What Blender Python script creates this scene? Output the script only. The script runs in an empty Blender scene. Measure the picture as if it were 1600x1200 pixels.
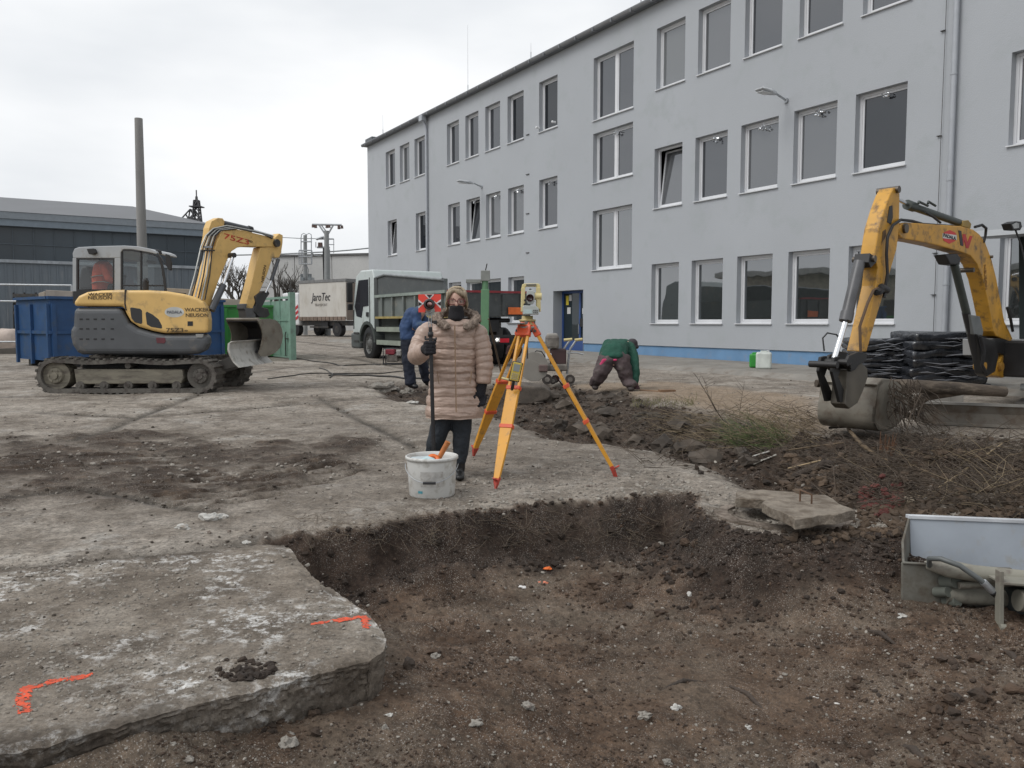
import bpy, math, random
import numpy as np
from mathutils import Vector, Matrix, noise as mnoise
random.seed(7); RNG = np.random.default_rng(7)
S = bpy.context.scene
R = math.radians
# ------------------------------------------------------------------ camera
EYE = 1.40; F = 1300.0; PITCH = math.atan(96/1300)
cam_d = bpy.data.cameras.new('camera'); cam = bpy.data.objects.new('camera', cam_d)
S.collection.objects.link(cam); S.camera = cam
cam_d.sensor_width = 36; cam_d.lens = F/1600*36; cam_d.clip_start = .05; cam_d.clip_end = 6000
cam.location = (0, 0, EYE); cam.rotation_euler = (math.pi/2-PITCH, 0, 0)
# ------------------------------------------------------------------ overcast sky
W = bpy.data.worlds.new('World'); S.world = W; W.use_nodes = True
SUN_EL, SUN_AZ = R(50), R(-112)
nt = W.node_tree; nt.nodes.clear()
def N(t, k, **kw):
    n = t.nodes.new(k)
    for a, b in kw.items(): setattr(n, a, b)
    return n
out = N(nt, 'ShaderNodeOutputWorld'); bg = N(nt, 'ShaderNodeBackground'); sky = N(nt, 'ShaderNodeTexSky')
sky.sky_type = 'NISHITA'; sky.sun_disc = False; sky.sun_elevation = SUN_EL; sky.sun_rotation = SUN_AZ
sky.dust_density = 4
tc = N(nt, 'ShaderNodeTexCoord'); mp = N(nt, 'ShaderNodeMapping'); mp.inputs['Scale'].default_value = (1, 1, 3.2)
nz = N(nt, 'ShaderNodeTexNoise'); nz.inputs['Scale'].default_value = 1.7; nz.inputs['Detail'].default_value = 5; nz.inputs['Roughness'].default_value = .5
rp = N(nt, 'ShaderNodeValToRGB')
rp.color_ramp.elements[0].position = .33; rp.color_ramp.elements[0].color = (6.5, 6.85, 7.25, 1)
rp.color_ramp.elements[1].position = .66; rp.color_ramp.elements[1].color = (9.5, 9.6, 9.7, 1)
mx = N(nt, 'ShaderNodeMixRGB'); mx.inputs[0].default_value = .96
nt.links.new(tc.outputs['Generated'], mp.inputs[0]); nt.links.new(mp.outputs[0], nz.inputs['Vector'])
nt.links.new(nz.outputs['Fac'], rp.inputs[0]); nt.links.new(sky.outputs[0], mx.inputs[1]); nt.links.new(rp.outputs[0], mx.inputs[2])
nt.links.new(mx.outputs[0], bg.inputs[0]); nt.links.new(bg.outputs[0], out.inputs[0]); bg.inputs[1].default_value = .1
sun_d = bpy.data.lights.new('sun', 'SUN'); sun = bpy.data.objects.new('sun', sun_d); S.collection.objects.link(sun)
sun_d.energy = 1.35; sun_d.angle = R(30); sun_d.color = (1, .98, .95)
sd = Vector((math.sin(SUN_AZ)*math.cos(SUN_EL), math.cos(SUN_AZ)*math.cos(SUN_EL), math.sin(SUN_EL)))
sun.rotation_euler = sd.to_track_quat('Z', 'Y').to_euler()
S.view_settings.view_transform = 'Standard'; S.view_settings.look = 'None'; S.view_settings.gamma = 1
S.view_settings.exposure = .14; S.view_settings.use_curve_mapping = False
try:
    S.cycles.max_bounces = 5; S.cycles.transparent_max_bounces = 8; S.cycles.diffuse_bounces = 3
except Exception: pass

# ------------------------------------------------------------------ pixel -> place helpers
CP, SP = math.cos(PITCH), math.sin(PITCH)
def ray(px, py):
    x, u = (px-800)/F, (600-py)/F
    return Vector((x, CP+u*SP, -SP+u*CP))
def P(px, py, D):
    r = ray(px, py); t = D/r.y
    return Vector((r.x*t, D, EYE+r.z*t))
RR = np.array([0, 7.5, 10, 14, 22, 30, 60, 100, 6000]); RZ = np.array([0, 0, .06, .19, .21, .30, .52, .6, .6])
def gz(x, y): return float(np.interp(math.hypot(x, y), RR, RZ))
def G(px, py, dz=0):
    r = ray(px, py); z = 0
    for _ in range(30):
        t = (z+dz-EYE)/r.z; z = .5*z+.5*gz(r.x*t, r.y*t)
    return Vector((r.x*t, r.y*t, EYE+r.z*t))
def G0(px, py, z=0.0):
    r = ray(px, py); t = (z-EYE)/r.z
    return Vector((r.x*t, r.y*t, z))
def on_plane(px, py, A, d):            # ray meets the vertical plane through A along d
    r = ray(px, py); n = Vector((d[1], -d[0], 0)); o = Vector((0, 0, EYE))
    t = (Vector(A)-o).dot(n)/r.dot(n)
    return o+r*t

# ------------------------------------------------------------------ materials
MATS = {}
def mat(name, col, rough=.6, metal=0., var=.25, scale=4., dirt=None, dirt_amt=0., dscale=6., bump=.0, bscale=60., stretch=(1, 1, 1), trans=0., spec=.5, rvar=.15):
    if name in MATS: return MATS[name]
    m = bpy.data.materials.new(name); m.use_nodes = True; t = m.node_tree; b = t.nodes['Principled BSDF']
    g = N(t, 'ShaderNodeNewGeometry'); mpn = N(t, 'ShaderNodeMapping'); mpn.inputs['Scale'].default_value = stretch
    t.links.new(g.outputs['Position'], mpn.inputs[0])
    n1 = N(t, 'ShaderNodeTexNoise'); n1.inputs['Scale'].default_value = scale; n1.inputs['Detail'].default_value = 6
    t.links.new(mpn.outputs[0], n1.inputs['Vector'])
    r1 = N(t, 'ShaderNodeMapRange'); r1.inputs[1].default_value = .3; r1.inputs[2].default_value = .7
    r1.inputs[3].default_value = 1-var; r1.inputs[4].default_value = 1+var*.6
    t.links.new(n1.outputs['Fac'], r1.inputs[0])
    mul = N(t, 'ShaderNodeMixRGB', blend_type='MULTIPLY'); mul.inputs[0].default_value = 1; mul.inputs[1].default_value = (*col, 1)
    t.links.new(r1.outputs[0], mul.inputs[2]); c = mul.outputs[0]
    if dirt:
        n2 = N(t, 'ShaderNodeTexNoise'); n2.inputs['Scale'].default_value = dscale; n2.inputs['Detail'].default_value = 8; n2.inputs['Roughness'].default_value = .65
        t.links.new(mpn.outputs[0], n2.inputs['Vector'])
        r2 = N(t, 'ShaderNodeMapRange'); r2.inputs[1].default_value = .62-dirt_amt*.35; r2.inputs[2].default_value = .78-dirt_amt*.3
        t.links.new(n2.outputs['Fac'], r2.inputs[0])
        mm = N(t, 'ShaderNodeMixRGB'); mm.inputs[2].default_value = (*dirt, 1)
        t.links.new(r2.outputs[0], mm.inputs[0]); t.links.new(c, mm.inputs[1]); c = mm.outputs[0]
    t.links.new(c, b.inputs['Base Color'])
    rr = N(t, 'ShaderNodeMapRange'); rr.inputs[3].default_value = max(.02, rough-rvar); rr.inputs[4].default_value = min(1, rough+rvar)
    t.links.new(n1.outputs['Fac'], rr.inputs[0]); t.links.new(rr.outputs[0], b.inputs['Roughness'])
    b.inputs['Metallic'].default_value = metal; b.inputs['Specular IOR Level'].default_value = spec
    if trans: b.inputs['Transmission Weight'].default_value = trans
    if bump:
        n3 = N(t, 'ShaderNodeTexNoise'); n3.inputs['Scale'].default_value = bscale; n3.inputs['Detail'].default_value = 5
        t.links.new(mpn.outputs[0], n3.inputs['Vector'])
        bp = N(t, 'ShaderNodeBump'); bp.inputs['Strength'].default_value = bump; bp.inputs['Distance'].default_value = .02
        t.links.new(n3.outputs['Fac'], bp.inputs['Height']); t.links.new(bp.outputs[0], b.inputs['Normal'])
    MATS[name] = m; return m
def glass_mat(name, col, refl, rough=.02):        # double glazing in front of a dark room
    if name in MATS: return MATS[name]
    m = bpy.data.materials.new(name); m.use_nodes = True; t = m.node_tree; t.nodes.remove(t.nodes['Principled BSDF'])
    o = t.nodes['Material Output']; d = N(t, 'ShaderNodeBsdfDiffuse'); d.inputs[0].default_value = (*col, 1)
    gl = N(t, 'ShaderNodeBsdfGlossy'); gl.inputs['Roughness'].default_value = rough; gl.inputs[0].default_value = (.95, .97, 1, 1)
    g = N(t, 'ShaderNodeNewGeometry'); n = N(t, 'ShaderNodeTexNoise'); n.inputs['Scale'].default_value = .8
    t.links.new(g.outputs['Position'], n.inputs['Vector'])
    bp = N(t, 'ShaderNodeBump'); bp.inputs['Strength'].default_value = .08; bp.inputs['Distance'].default_value = .05
    t.links.new(n.outputs['Fac'], bp.inputs['Height']); t.links.new(bp.outputs[0], gl.inputs['Normal'])
    mi = N(t, 'ShaderNodeMixShader'); mi.inputs[0].default_value = refl; t.links.new(d.outputs[0], mi.inputs[1]); t.links.new(gl.outputs[0], mi.inputs[2])
    t.links.new(mi.outputs[0], o.inputs[0]); MATS[name] = m; return m
def clear_glass(name, refl=.12, tint=(.55, .6, .6)):
    if name in MATS: return MATS[name]
    m = bpy.data.materials.new(name); m.use_nodes = True; t = m.node_tree; t.nodes.remove(t.nodes['Principled BSDF'])
    o = t.nodes['Material Output']; d = N(t, 'ShaderNodeBsdfTransparent'); d.inputs[0].default_value = (*tint, 1)
    gl = N(t, 'ShaderNodeBsdfGlossy'); gl.inputs['Roughness'].default_value = .03
    mi = N(t, 'ShaderNodeMixShader'); mi.inputs[0].default_value = refl
    t.links.new(d.outputs[0], mi.inputs[1]); t.links.new(gl.outputs[0], mi.inputs[2]); t.links.new(mi.outputs[0], o.inputs[0]); MATS[name] = m; return m

YEL = lambda: mat('yellow_paint', (.70, .42, .075), .42, var=.12, dirt=(.20, .14, .07), dirt_amt=.22, dscale=5)
YEL2 = lambda: mat('worn_yellow_paint', (.56, .29, .035), .38, var=.2, dirt=(.10, .06, .03), dirt_amt=.3, dscale=7)
YELP = lambda: mat('pale_yellow_paint', (.70, .455, .16), .42, var=.1, dirt=(.28, .2, .11), dirt_amt=.15, dscale=3)
GREYP = lambda: mat('charcoal_plastic', (.085, .09, .097), .5, var=.12, dirt=(.17, .15, .13), dirt_amt=.12, dscale=3)
CABG = lambda: mat('cab_grey_paint', (.36, .38, .40), .4, var=.08, dirt=(.25, .23, .2), dirt_amt=.1)
BLK = lambda: mat('black_rubber', (.018, .018, .02), .6, var=.3)
STEEL = lambda: mat('dark_steel', (.055, .055, .055), .45, .3, var=.3, dirt=(.12, .09, .07), dirt_amt=.3)
WSTEEL = lambda: mat('worn_bucket_steel', (.215, .195, .16), .42, .15, var=.25, dirt=(.13, .10, .075), dirt_amt=.3, dscale=5)
CHROME = lambda: mat('chrome_rod', (.75, .76, .78), .15, 1, var=.05)
MUD = lambda: mat('muddy_track', (.13, .12, .105), .8, var=.4, dirt=(.055, .045, .04), dirt_amt=.5, dscale=8, bump=.4)
TRKB = lambda: mat('track_frame_paint', (.22, .20, .155), .7, var=.3, dirt=(.10, .085, .07), dirt_amt=.45, dscale=6, stretch=(.5, 1, 2))
WHITE = lambda: mat('white_plastic', (.72, .73, .74), .4, var=.06)
GALV = lambda: mat('galvanised_steel', (.42, .44, .46), .42, .5, var=.15)

# ------------------------------------------------------------------ mesh builder
def wl(o):
    v = Vector((0, 0, 0))
    while o: v = v+o.location; o = o.parent
    return v
def newobj(name, me, parent=None, loc=None):
    o = bpy.data.objects.new(name, me); S.collection.objects.link(o)
    if parent: o.parent = parent
    if loc is not None: o.location = loc
    return o
def tag(o, label=None, cat=None, group=None, kind=None):
    if label: o['label'] = label
    if cat: o['category'] = cat
    if group: o['group'] = group
    if kind: o['kind'] = kind
    return o
def thing(name, loc, label, cat, group=None):
    o = newobj(name, None, None, Vector(loc)); o.empty_display_size = .2
    return tag(o, label, cat, group)
def frame_from(d, up=Vector((0, 0, 1))):
    d = Vector(d).normalized(); up = Vector(up)
    if abs(d.dot(up)) > .98: up = Vector((1, 0, 0))
    x = up.cross(d).normalized(); y = d.cross(x)
    return x, y, d
class MB:
    def __init__(s): s.v = []; s.f = []; s.sm = []
    def add(s, vs, fs, smooth=False):
        b = len(s.v); s.v += [tuple(v) for v in vs]; s.f += [tuple(b+i for i in f) for f in fs]; s.sm += [smooth]*len(fs)
        return s
    def box(s, c, size, rz=0., M=None):
        hx, hy, hz = size[0]/2, size[1]/2, size[2]/2
        vs = [Vector((x, y, z)) for x in (-hx, hx) for y in (-hy, hy) for z in (-hz, hz)]
        Q = M if M is not None else Matrix.Rotation(rz, 3, 'Z')
        vs = [Q @ v+Vector(c) for v in vs]
        return s.add(vs, [(0, 1, 3, 2), (4, 6, 7, 5), (0, 4, 5, 1), (2, 3, 7, 6), (0, 2, 6, 4), (1, 5, 7, 3)])
    def bar(s, a, b, w, h, up=(0, 0, 1)):
        a, b = Vector(a), Vector(b); x, y, d = frame_from(b-a, up); L = (b-a).length
        M = Matrix((x, y, d)).transposed()
        return s.box((a+b)/2, (w, h, L), M=M)
    def cyl(s, a, b, r0, r1=None, n=12, caps=True, smooth=True):
        r1 = r0 if r1 is None else r1; a, b = Vector(a), Vector(b); x, y, d = frame_from(b-a)
        vs = []
        for c, r in ((a, r0), (b, r1)):
            for k in range(n):
                t = 2*math.pi*k/n; vs.append(c+x*(r*math.cos(t))+y*(r*math.sin(t)))
        s.add(vs, [(k, (k+1) % n, n+(k+1) % n, n+k) for k in range(n)], smooth)
        if caps:
            s.add(vs[:n], [tuple(range(n))[::-1]]); s.add(vs[n:], [tuple(range(n))])
        return s
    def tube(s, pts, r, n=7, caps=True, squash=1.):
        pts = [Vector(p) for p in pts]; m = len(pts); vs = []; px = None
        rr = r if isinstance(r, (list, tuple)) else [r]*m
        for i, p in enumerate(pts):
            d = (pts[min(i+1, m-1)]-pts[max(i-1, 0)])
            if d.length < 1e-9: d = Vector((0, 0, 1))
            d.normalize()
            if px is None: x, y, _ = frame_from(d)
            else:
                x = (px-d*px.dot(d)); x = x.normalized() if x.length > 1e-6 else frame_from(d)[0]; y = d.cross(x)
            px = x
            for k in range(n):
                t = 2*math.pi*k/n; vs.append(p+x*(rr[i]*math.cos(t))+y*(rr[i]*math.sin(t)*squash))
        fs = [(i*n+k, i*n+(k+1) % n, (i+1)*n+(k+1) % n, (i+1)*n+k) for i in range(m-1) for k in range(n)]
        s.add(vs, fs, True)
        if caps: s.add(vs[:n], [tuple(range(n))[::-1]]); s.add(vs[-n:], [tuple(range(n))])
        return s
    def prism(s, pts, off):                        # polygon extruded by a vector
        pts = [Vector(p) for p in pts]; off = Vector(off); n = len(pts)
        nrm = Vector((0, 0, 0))
        for i in range(n): nrm += (pts[i]-pts[0]).cross(pts[(i+1) % n]-pts[0])
        if nrm.dot(off) > 0: pts = pts[::-1]
        vs = pts+[p+off for p in pts]
        s.add(vs, [tuple(range(n)), tuple(range(2*n-1, n-1, -1))]+[(i, n+i, n+(i+1) % n, (i+1) % n) for i in range(n)])
        return s
    def rings(s, rings, caps=True, smooth=True):
        n = len(rings[0]); vs = [v for r in rings for v in r]
        s.add(vs, [(i*n+k, i*n+(k+1) % n, (i+1)*n+(k+1) % n, (i+1)*n+k) for i in range(len(rings)-1) for k in range(n)], smooth)
        if caps: s.add(rings[0], [tuple(range(n))[::-1]]); s.add(rings[-1], [tuple(range(n))])
        return s
    def lathe(s, c, prof, n=28, axis=(0, 0, 1), caps=True, sx=1., sy=1.):
        x, y, d = frame_from(axis); c = Vector(c)
        if abs(Vector(axis).z) > .9: x, y, d = Vector((1, 0, 0)), Vector((0, 1, 0)), Vector((0, 0, 1))
        return s.rings([[c+d*z+x*(r*sx*math.cos(2*math.pi*k/n))+y*(r*sy*math.sin(2*math.pi*k/n)) for k in range(n)] for r, z in prof], caps)
    def sphere(s, c, r, n=12, m=8, jit=0):
        rx, ry, rz = r if isinstance(r, (tuple, list)) else (r, r, r); c = Vector(c); rings = []
        for i in range(1, m):
            a = math.pi*i/m
            rings.append([c+Vector((rx*math.sin(a)*math.cos(2*math.pi*k/n), ry*math.sin(a)*math.sin(2*math.pi*k/n), -rz*math.cos(a))) for k in range(n)])
        top, bot = c+Vector((0, 0, rz)), c-Vector((0, 0, rz)); s.rings(rings, False)
        s.add([bot]+rings[0], [(0, (k+1) % n+1, k+1) for k in range(n)], True); s.add([top]+rings[-1], [(0, k+1, (k+1) % n+1) for k in range(n)], True)
        return s
    def build(s, name, m, parent=None, bevel=0., seg=2, label=None, loc=None, weld=False):
        if parent is not None: off = wl(parent)
        else:
            a = np.array(s.v); mn, mxx = a.min(0), a.max(0)
            off = Vector(((mn[0]+mxx[0])/2, (mn[1]+mxx[1])/2, mn[2])) if loc is None else Vector(loc)
        me = bpy.data.meshes.new(name)
        me.from_pydata([(v[0]-off[0], v[1]-off[1], v[2]-off[2]) for v in s.v], [], s.f)
        me.polygons.foreach_set('use_smooth', s.sm)
        for q in (m if isinstance(m, list) else [m]): me.materials.append(q)
        o = newobj(name, me, parent, None if parent is not None else off)
        if weld: md = o.modifiers.new('weld', 'WELD'); md.merge_threshold = 1e-5
        if bevel:
            md = o.modifiers.new('bevel', 'BEVEL'); md.width = bevel; md.segments = seg; md.limit_method = 'ANGLE'; md.angle_limit = R(40)
        if label: o['label'] = label
        return o
def ico(sub=1):
    t = (1+5**.5)/2
    v = [Vector(p).normalized() for p in [(-1, t, 0), (1, t, 0), (-1, -t, 0), (1, -t, 0), (0, -1, t), (0, 1, t), (0, -1, -t), (0, 1, -t), (t, 0, -1), (t, 0, 1), (-t, 0, -1), (-t, 0, 1)]]
    f = [(0, 11, 5), (0, 5, 1), (0, 1, 7), (0, 7, 10), (0, 10, 11), (1, 5, 9), (5, 11, 4), (11, 10, 2), (10, 7, 6), (7, 1, 8), (3, 9, 4), (3, 4, 2), (3, 2, 6), (3, 6, 8), (3, 8, 9), (4, 9, 5), (2, 4, 11), (6, 2, 10), (8, 6, 7), (9, 8, 1)]
    for _ in range(sub):
        nf = []; c = {}
        def mid(a, b):
            k = (min(a, b), max(a, b))
            if k not in c: v.append(((v[a]+v[b])/2).normalized()); c[k] = len(v)-1
            return c[k]
        for a, b, d in f:
            x, y, z = mid(a, b), mid(b, d), mid(d, a); nf += [(a, x, z), (b, y, x), (d, z, y), (x, y, z)]
        f = nf
    return v, f
ICO0 = ico(0); ICO1 = ico(1); ICO2 = ico(2)
def rock(c, r, seed, flat=.7, sub=1, rough=.35):
    v, f = (ICO0, ICO1, ICO2)[sub]; out = []
    for p in v:
        q = p*(1+rough*mnoise.noise(p*1.3+Vector((seed*3.1, seed*1.7, 0)))+rough*.45*mnoise.noise(p*3.4+Vector((seed*1.3, 0, seed))))
        out.append(Vector(c)+Vector((q.x*r[0] if isinstance(r, tuple) else q.x*r, q.y*r[1] if isinstance(r, tuple) else q.y*r, q.z*(r[2] if isinstance(r, tuple) else r*flat))))
    return out, f
def text_mesh(name, txt, size, m, Mx, parent, ext=.002, bold=0., shear=0., label=None):
    cu = bpy.data.curves.new(name, 'FONT'); cu.body = txt; cu.size = size; cu.extrude = ext; cu.align_x = 'CENTER'; cu.align_y = 'CENTER'
    cu.offset = bold; cu.shear = shear; cu.resolution_u = 3
    t = bpy.data.objects.new('tmp', cu); S.collection.objects.link(t)
    dg = bpy.context.evaluated_depsgraph_get(); me = bpy.data.meshes.new_from_object(t.evaluated_get(dg))
    bpy.data.objects.remove(t); bpy.data.curves.remove(cu)
    Q = Matrix.Translation(-wl(parent)) @ Mx if parent is not None else Mx
    me.transform(Q); me.name = name; me.materials.clear(); me.materials.append(m)
    o = newobj(name, me, parent)
    if label: o['label'] = label
    return o
def basis(o, x, y):                                # matrix with text x axis x, y axis y at o
    x = Vector(x).normalized(); y = Vector(y).normalized(); z = x.cross(y)
    M = Matrix((x, y, z)).transposed().to_4x4(); M.translation = Vector(o); return M
def blob(name, chains, m, parent, voxel=.014, smooth=4, disp=0., dscale=.12, label=None, step=.3):
    """one continuous surface grown over chains of ellipsoids [(point,(rx,ry,rz)),...]"""
    b = MB()
    for ch in chains:
        if len(ch) == 1: b.sphere(ch[0][0], ch[0][1], 12, 8); continue
        for (p, r), (q, s) in zip(ch, ch[1:]):
            p, q = Vector(p), Vector(q)
            r = (r,)*3 if not isinstance(r, tuple) else r; s = (s,)*3 if not isinstance(s, tuple) else s
            n = max(2, int((q-p).length/(min(min(r), min(s))*step))+1)
            for i in range(n+1):
                t = i/n; b.sphere(p.lerp(q, t), tuple(r[k]*(1-t)+s[k]*t for k in range(3)), 12, 8)
    o = b.build(name, m, parent, label=label)
    o.data.polygons.foreach_set('use_smooth', [True]*len(o.data.polygons))
    md = o.modifiers.new('skin', 'REMESH'); md.mode = 'VOXEL'; md.voxel_size = voxel; md.use_smooth_shade = True
    md = o.modifiers.new('smooth', 'SMOOTH'); md.iterations = smooth; md.factor = .5
    if disp:
        tx = bpy.data.textures.new(name+'_folds', 'CLOUDS'); tx.noise_scale = dscale; tx.noise_depth = 2
        md = o.modifiers.new('folds', 'DISPLACE'); md.texture = tx; md.strength = disp; md.mid_level = .5; md.texture_coords = 'LOCAL'
    return o

# ------------------------------------------------------------------ numpy noise
def _h(ix, iy, seed):
    n = (ix.astype(np.int64)*374761393+iy.astype(np.int64)*668265263+seed*144665) & 0x7fffffff
    n = ((n ^ (n >> 13))*1274126177) & 0x7fffffff
    return ((n ^ (n >> 16)) & 0xffff)/65535.
def vn(x, y, seed=0):
    ix, iy = np.floor(x), np.floor(y); fx, fy = x-ix, y-iy; fx = fx*fx*(3-2*fx); fy = fy*fy*(3-2*fy)
    a, b = _h(ix, iy, seed), _h(ix+1, iy, seed); c, d = _h(ix, iy+1, seed), _h(ix+1, iy+1, seed)
    return (a*(1-fx)+b*fx)*(1-fy)+(c*(1-fx)+d*fx)*fy
def fbm(x, y, o=4, seed=0, g=.5):
    s = 0; a = 1; t = 0
    for i in range(o):
        s = s+a*vn(x*2**i+i*7.3, y*2**i-i*3.1, seed+i); t += a; a *= g
    return s/t-.5
def ss(a, b, x): t = np.clip((x-a)/(b-a), 0, 1); return t*t*(3-2*t)
def sdist(x, y, poly):                              # positive inside
    d = np.full(x.shape, 1e9); ins = np.zeros(x.shape, bool); n = len(poly)
    for i in range(n):
        ax, ay = poly[i]; bx, by = poly[(i+1) % n]; ex, ey = bx-ax, by-ay; L = ex*ex+ey*ey+1e-12
        t = np.clip(((x-ax)*ex+(y-ay)*ey)/L, 0, 1)
        d = np.minimum(d, np.hypot(x-ax-t*ex, y-ay-t*ey))
        c = ((ay > y) != (by > y)) & (x < (bx-ax)*(y-ay)/(by-ay+1e-12)+ax); ins ^= c
    return np.where(ins, d, -d)
def linedist(x, y, pts):
    d = np.full(x.shape, 1e9)
    for (ax, ay), (bx, by) in zip(pts, pts[1:]):
        ex, ey = bx-ax, by-ay; t = np.clip(((x-ax)*ex+(y-ay)*ey)/(ex*ex+ey*ey+1e-12), 0, 1)
        d = np.minimum(d, np.hypot(x-ax-t*ex, y-ay-t*ey))
    return d
# ------------------------------------------------------------------ terrain
def g2(px, py): v = G0(px, py); return (v.x, v.y)
PIT = [(-.62, 3.35), (-.80, 4.0), (-1.2, 4.5), (-1.62, 5.15), (-1.62, 5.40), (-1.35, 5.60), (-1.07, 5.72), (-.48, 6.10), (.1, 6.42), (.67, 6.56), (1.22, 6.80), (1.50, 6.62), (1.42, 6.1), (1.62, 5.55),
       (2.1, 5.38), (2.6, 5.55), (3.2, 5.95), (5.2, 6.4), (9, 6), (9, -3), (-6, -3), (-3.9, 1.45), (-1.80, 2.75)]
SLAB = [(-.52, 3.58), (-.66, 4.02), (-1.04, 4.56), (-1.44, 5.17), (-2.9, 4.60), (-5.6, 3.75), (-4.2, 1.35), (-1.68, 2.60), (-.62, 3.44)]
MUDB = [g2(*p) for p in [(560, 612), (640, 607), (700, 618), (850, 608), (960, 625), (1040, 640), (1150, 668), (1290, 684), (1430, 700), (1620, 712), (1700, 760), (1500, 790), (1350, 790), (1240, 770), (1150, 762), (1120, 745), (1010, 706), (860, 694), (730, 655), (590, 640)]]
SPOIL = [g2(*p) for p in [(1130, 690), (1300, 690), (1700, 700), (1900, 830), (1440, 800), (1370, 795), (1270, 760), (1160, 740)]]
MUDL = [g2(*p) for p in [(-200, 720), (60, 688), (250, 680), (400, 690), (520, 690), (620, 690), (640, 705), (575, 742), (480, 762), (350, 800), (230, 795), (120, 790), (-60, 800), (-300, 830), (-300, 760)]]
TRACK = [[g2(*p) for p in L] for L in [[(250, 778), (400, 765), (500, 752), (572, 738)], [(230, 768), (390, 756), (480, 745), (560, 733)], [(260, 788), (380, 776), (470, 764)], [(240, 758), (380, 747), (470, 737), (548, 727)], [(300, 748), (420, 737), (520, 722)], [(210, 760), (360, 752), (450, 741), (540, 729)], [(245, 783), (395, 771), (520, 753)], [(280, 796), (370, 785), (440, 775)], [(330, 740), (440, 730), (530, 716)], [(-60, 742), (120, 735), (300, 728)], [(-60, 730), (130, 722), (320, 716)]]]
SEAMS = [[g2(*p) for p in L] for L in [[(-400, 925), (0, 893), (180, 872), (330, 852), (440, 838)], [(-200, 800), (130, 768), (330, 800)], [(60, 662), (210, 668), (420, 652), (560, 640)], [(440, 562), (560, 574), (640, 590), (700, 600)],
         [(360, 600), (460, 586), (640, 580)], [(-300, 612), (60, 604), (360, 590), (520, 586)], [(-100, 583), (48, 580)], [(500, 640), (640, 700), (700, 740)], [(390, 590), (300, 640), (120, 700)], [(460, 545), (700, 575)], [(-60, 640), (150, 634), (420, 622), (640, 618)]]]
BROWN = [g2(*p) for p in [(820, 618), (930, 612), (1050, 610), (1290, 640), (1310, 690), (1150, 672), (1040, 645), (930, 628)]]
def soften(m): return m
def terrain(x, y):
    r = np.hypot(x, y); base = np.interp(r, RR, RZ)
    near = 1-ss(14, 40, r)
    n1 = fbm(x*.6, y*.6, 4, 1); n2 = fbm(x*3, y*3, 5, 5); n3 = fbm(x*14, y*14, 4, 11); n4 = fbm(x*42, y*42, 3, 23)
    dp = sdist(x, y, PIT)+.16*n2+.07*n3
    dsl = sdist(x, y, SLAB)
    z = base+.05*n1*near+.012*n2*near+.010*n3*near+.004*n4*near
    # pit
    dfs = np.clip(-dsl, 0, 9)
    east = ss(1.2, 2.8, x)
    depth = (.44-.16*east)*(.5+.5*ss(.05, 1.0, dfs+.9*ss(4.2, 5.2, y)))
    depth = depth-.10*ss(3.6, 2.4, y)
    wall = ss(0, .30+.5*ss(1.25, 1.9, x), dp)
    lump = .09*n2+.07*n3+.022*n4
    # tread of slumped soil at the foot of the wall
    slump = .10*np.exp(-((dp-.36)/.16)**2)*(n2+.45)*2*ss(4.9, 5.6, y+0*x)
    smooth = np.exp(-(((x-1.1)/1.0)**2+((y-4.1)/.65)**2))*.8
    zp = -depth+lump*(1-.75*smooth)+slump+.06*np.exp(-((x-.1)**2+(y-3.6)**2)/.5)
    edge = .035*np.exp(-(dp/.10)**2)*(n3*2)
    z = z*(1-wall)+zp*wall+edge
    soil = ss(-.04, .06, dp)
    # mud band and spoil behind
    db = sdist(x, y, MUDB)+.55*n2+.12*n3; band = ss(-.05, .35, db)
    z = z+band*(1-wall)*(-.10+.18*n2+.07*n3+.02*n4)
    ds = sdist(x, y, SPOIL)+.3*n2; sp = ss(0, .5, ds)
    z = z+sp*(1-wall)*(.08+.18*n2+.07*n3+.02*n4)
    # raised ring of soil round the manhole
    mh = np.exp(-(((x-2.05)/.62)**2+((y-6.0)/.5)**2)**2)
    z = np.where(mh > .02, z*(1-mh)+mh*(-.06+.05*n3), z)
    # left mud with ruts
    dl = sdist(x, y, MUDL)+.9*n2+.25*n3; lm = ss(-.05, .7, dl)
    ruts = np.zeros_like(x)
    for L in TRACK: ruts = np.maximum(ruts, np.exp(-(linedist(x+.10*n2, y+.05*n2, L)/.032)**2))
    z = z+lm*(.02+.05*n2+.03*n3)-.045*ruts+.0*x
    seam = np.zeros_like(x)
    for k, L in enumerate(SEAMS):
        w = .040+.0035*r+(.05 if k == 0 else 0)
        seam = np.maximum(seam, np.exp(-(((linedist(x, y, L))+.22*n2*w*6*.3)/w)**2)*np.clip(.80+1.2*n2, 0, 1))
    z = z-.026*seam*(1-wall)
    # soil stays below the underside of the slab along its broken sides
    lim = -.185-.16*ss(.05, .9, dfs)+.05*n3+.03*n2
    lim = lim+.19*np.exp(-(dfs/.22)**2)*ss(-.95, -1.5, x)*(y < 3.3)
    wl_ = (1-ss(4.75, 5.15, y))*(dp > -.02)*(1-ss(.25, .5, dfs))*(dsl < .06)
    z = z*(1-wl_)+np.minimum(z, lim)*wl_
    # beneath the slab
    us = ss(-.02, .05, dsl)
    z = z*(1-us)+np.minimum(z, -.16)*us
    # rubble bank against the front of the slab
    bank = np.exp(-(dfs/.30)**2)*(y < 4.2)*(1-us)*(x < -.3)
    mud = np.clip(np.maximum(np.maximum(band, sp*.6), lm*np.clip(.80+1.7*n2+.8*n3, 0, 1))+.9*ruts*np.clip(.6+n3*2, 0, 1), 0, 1)
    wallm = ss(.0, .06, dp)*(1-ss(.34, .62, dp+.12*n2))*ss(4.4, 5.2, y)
    brown = ss(-.1, .5, sdist(x, y, BROWN)+.5*n2)
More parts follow.
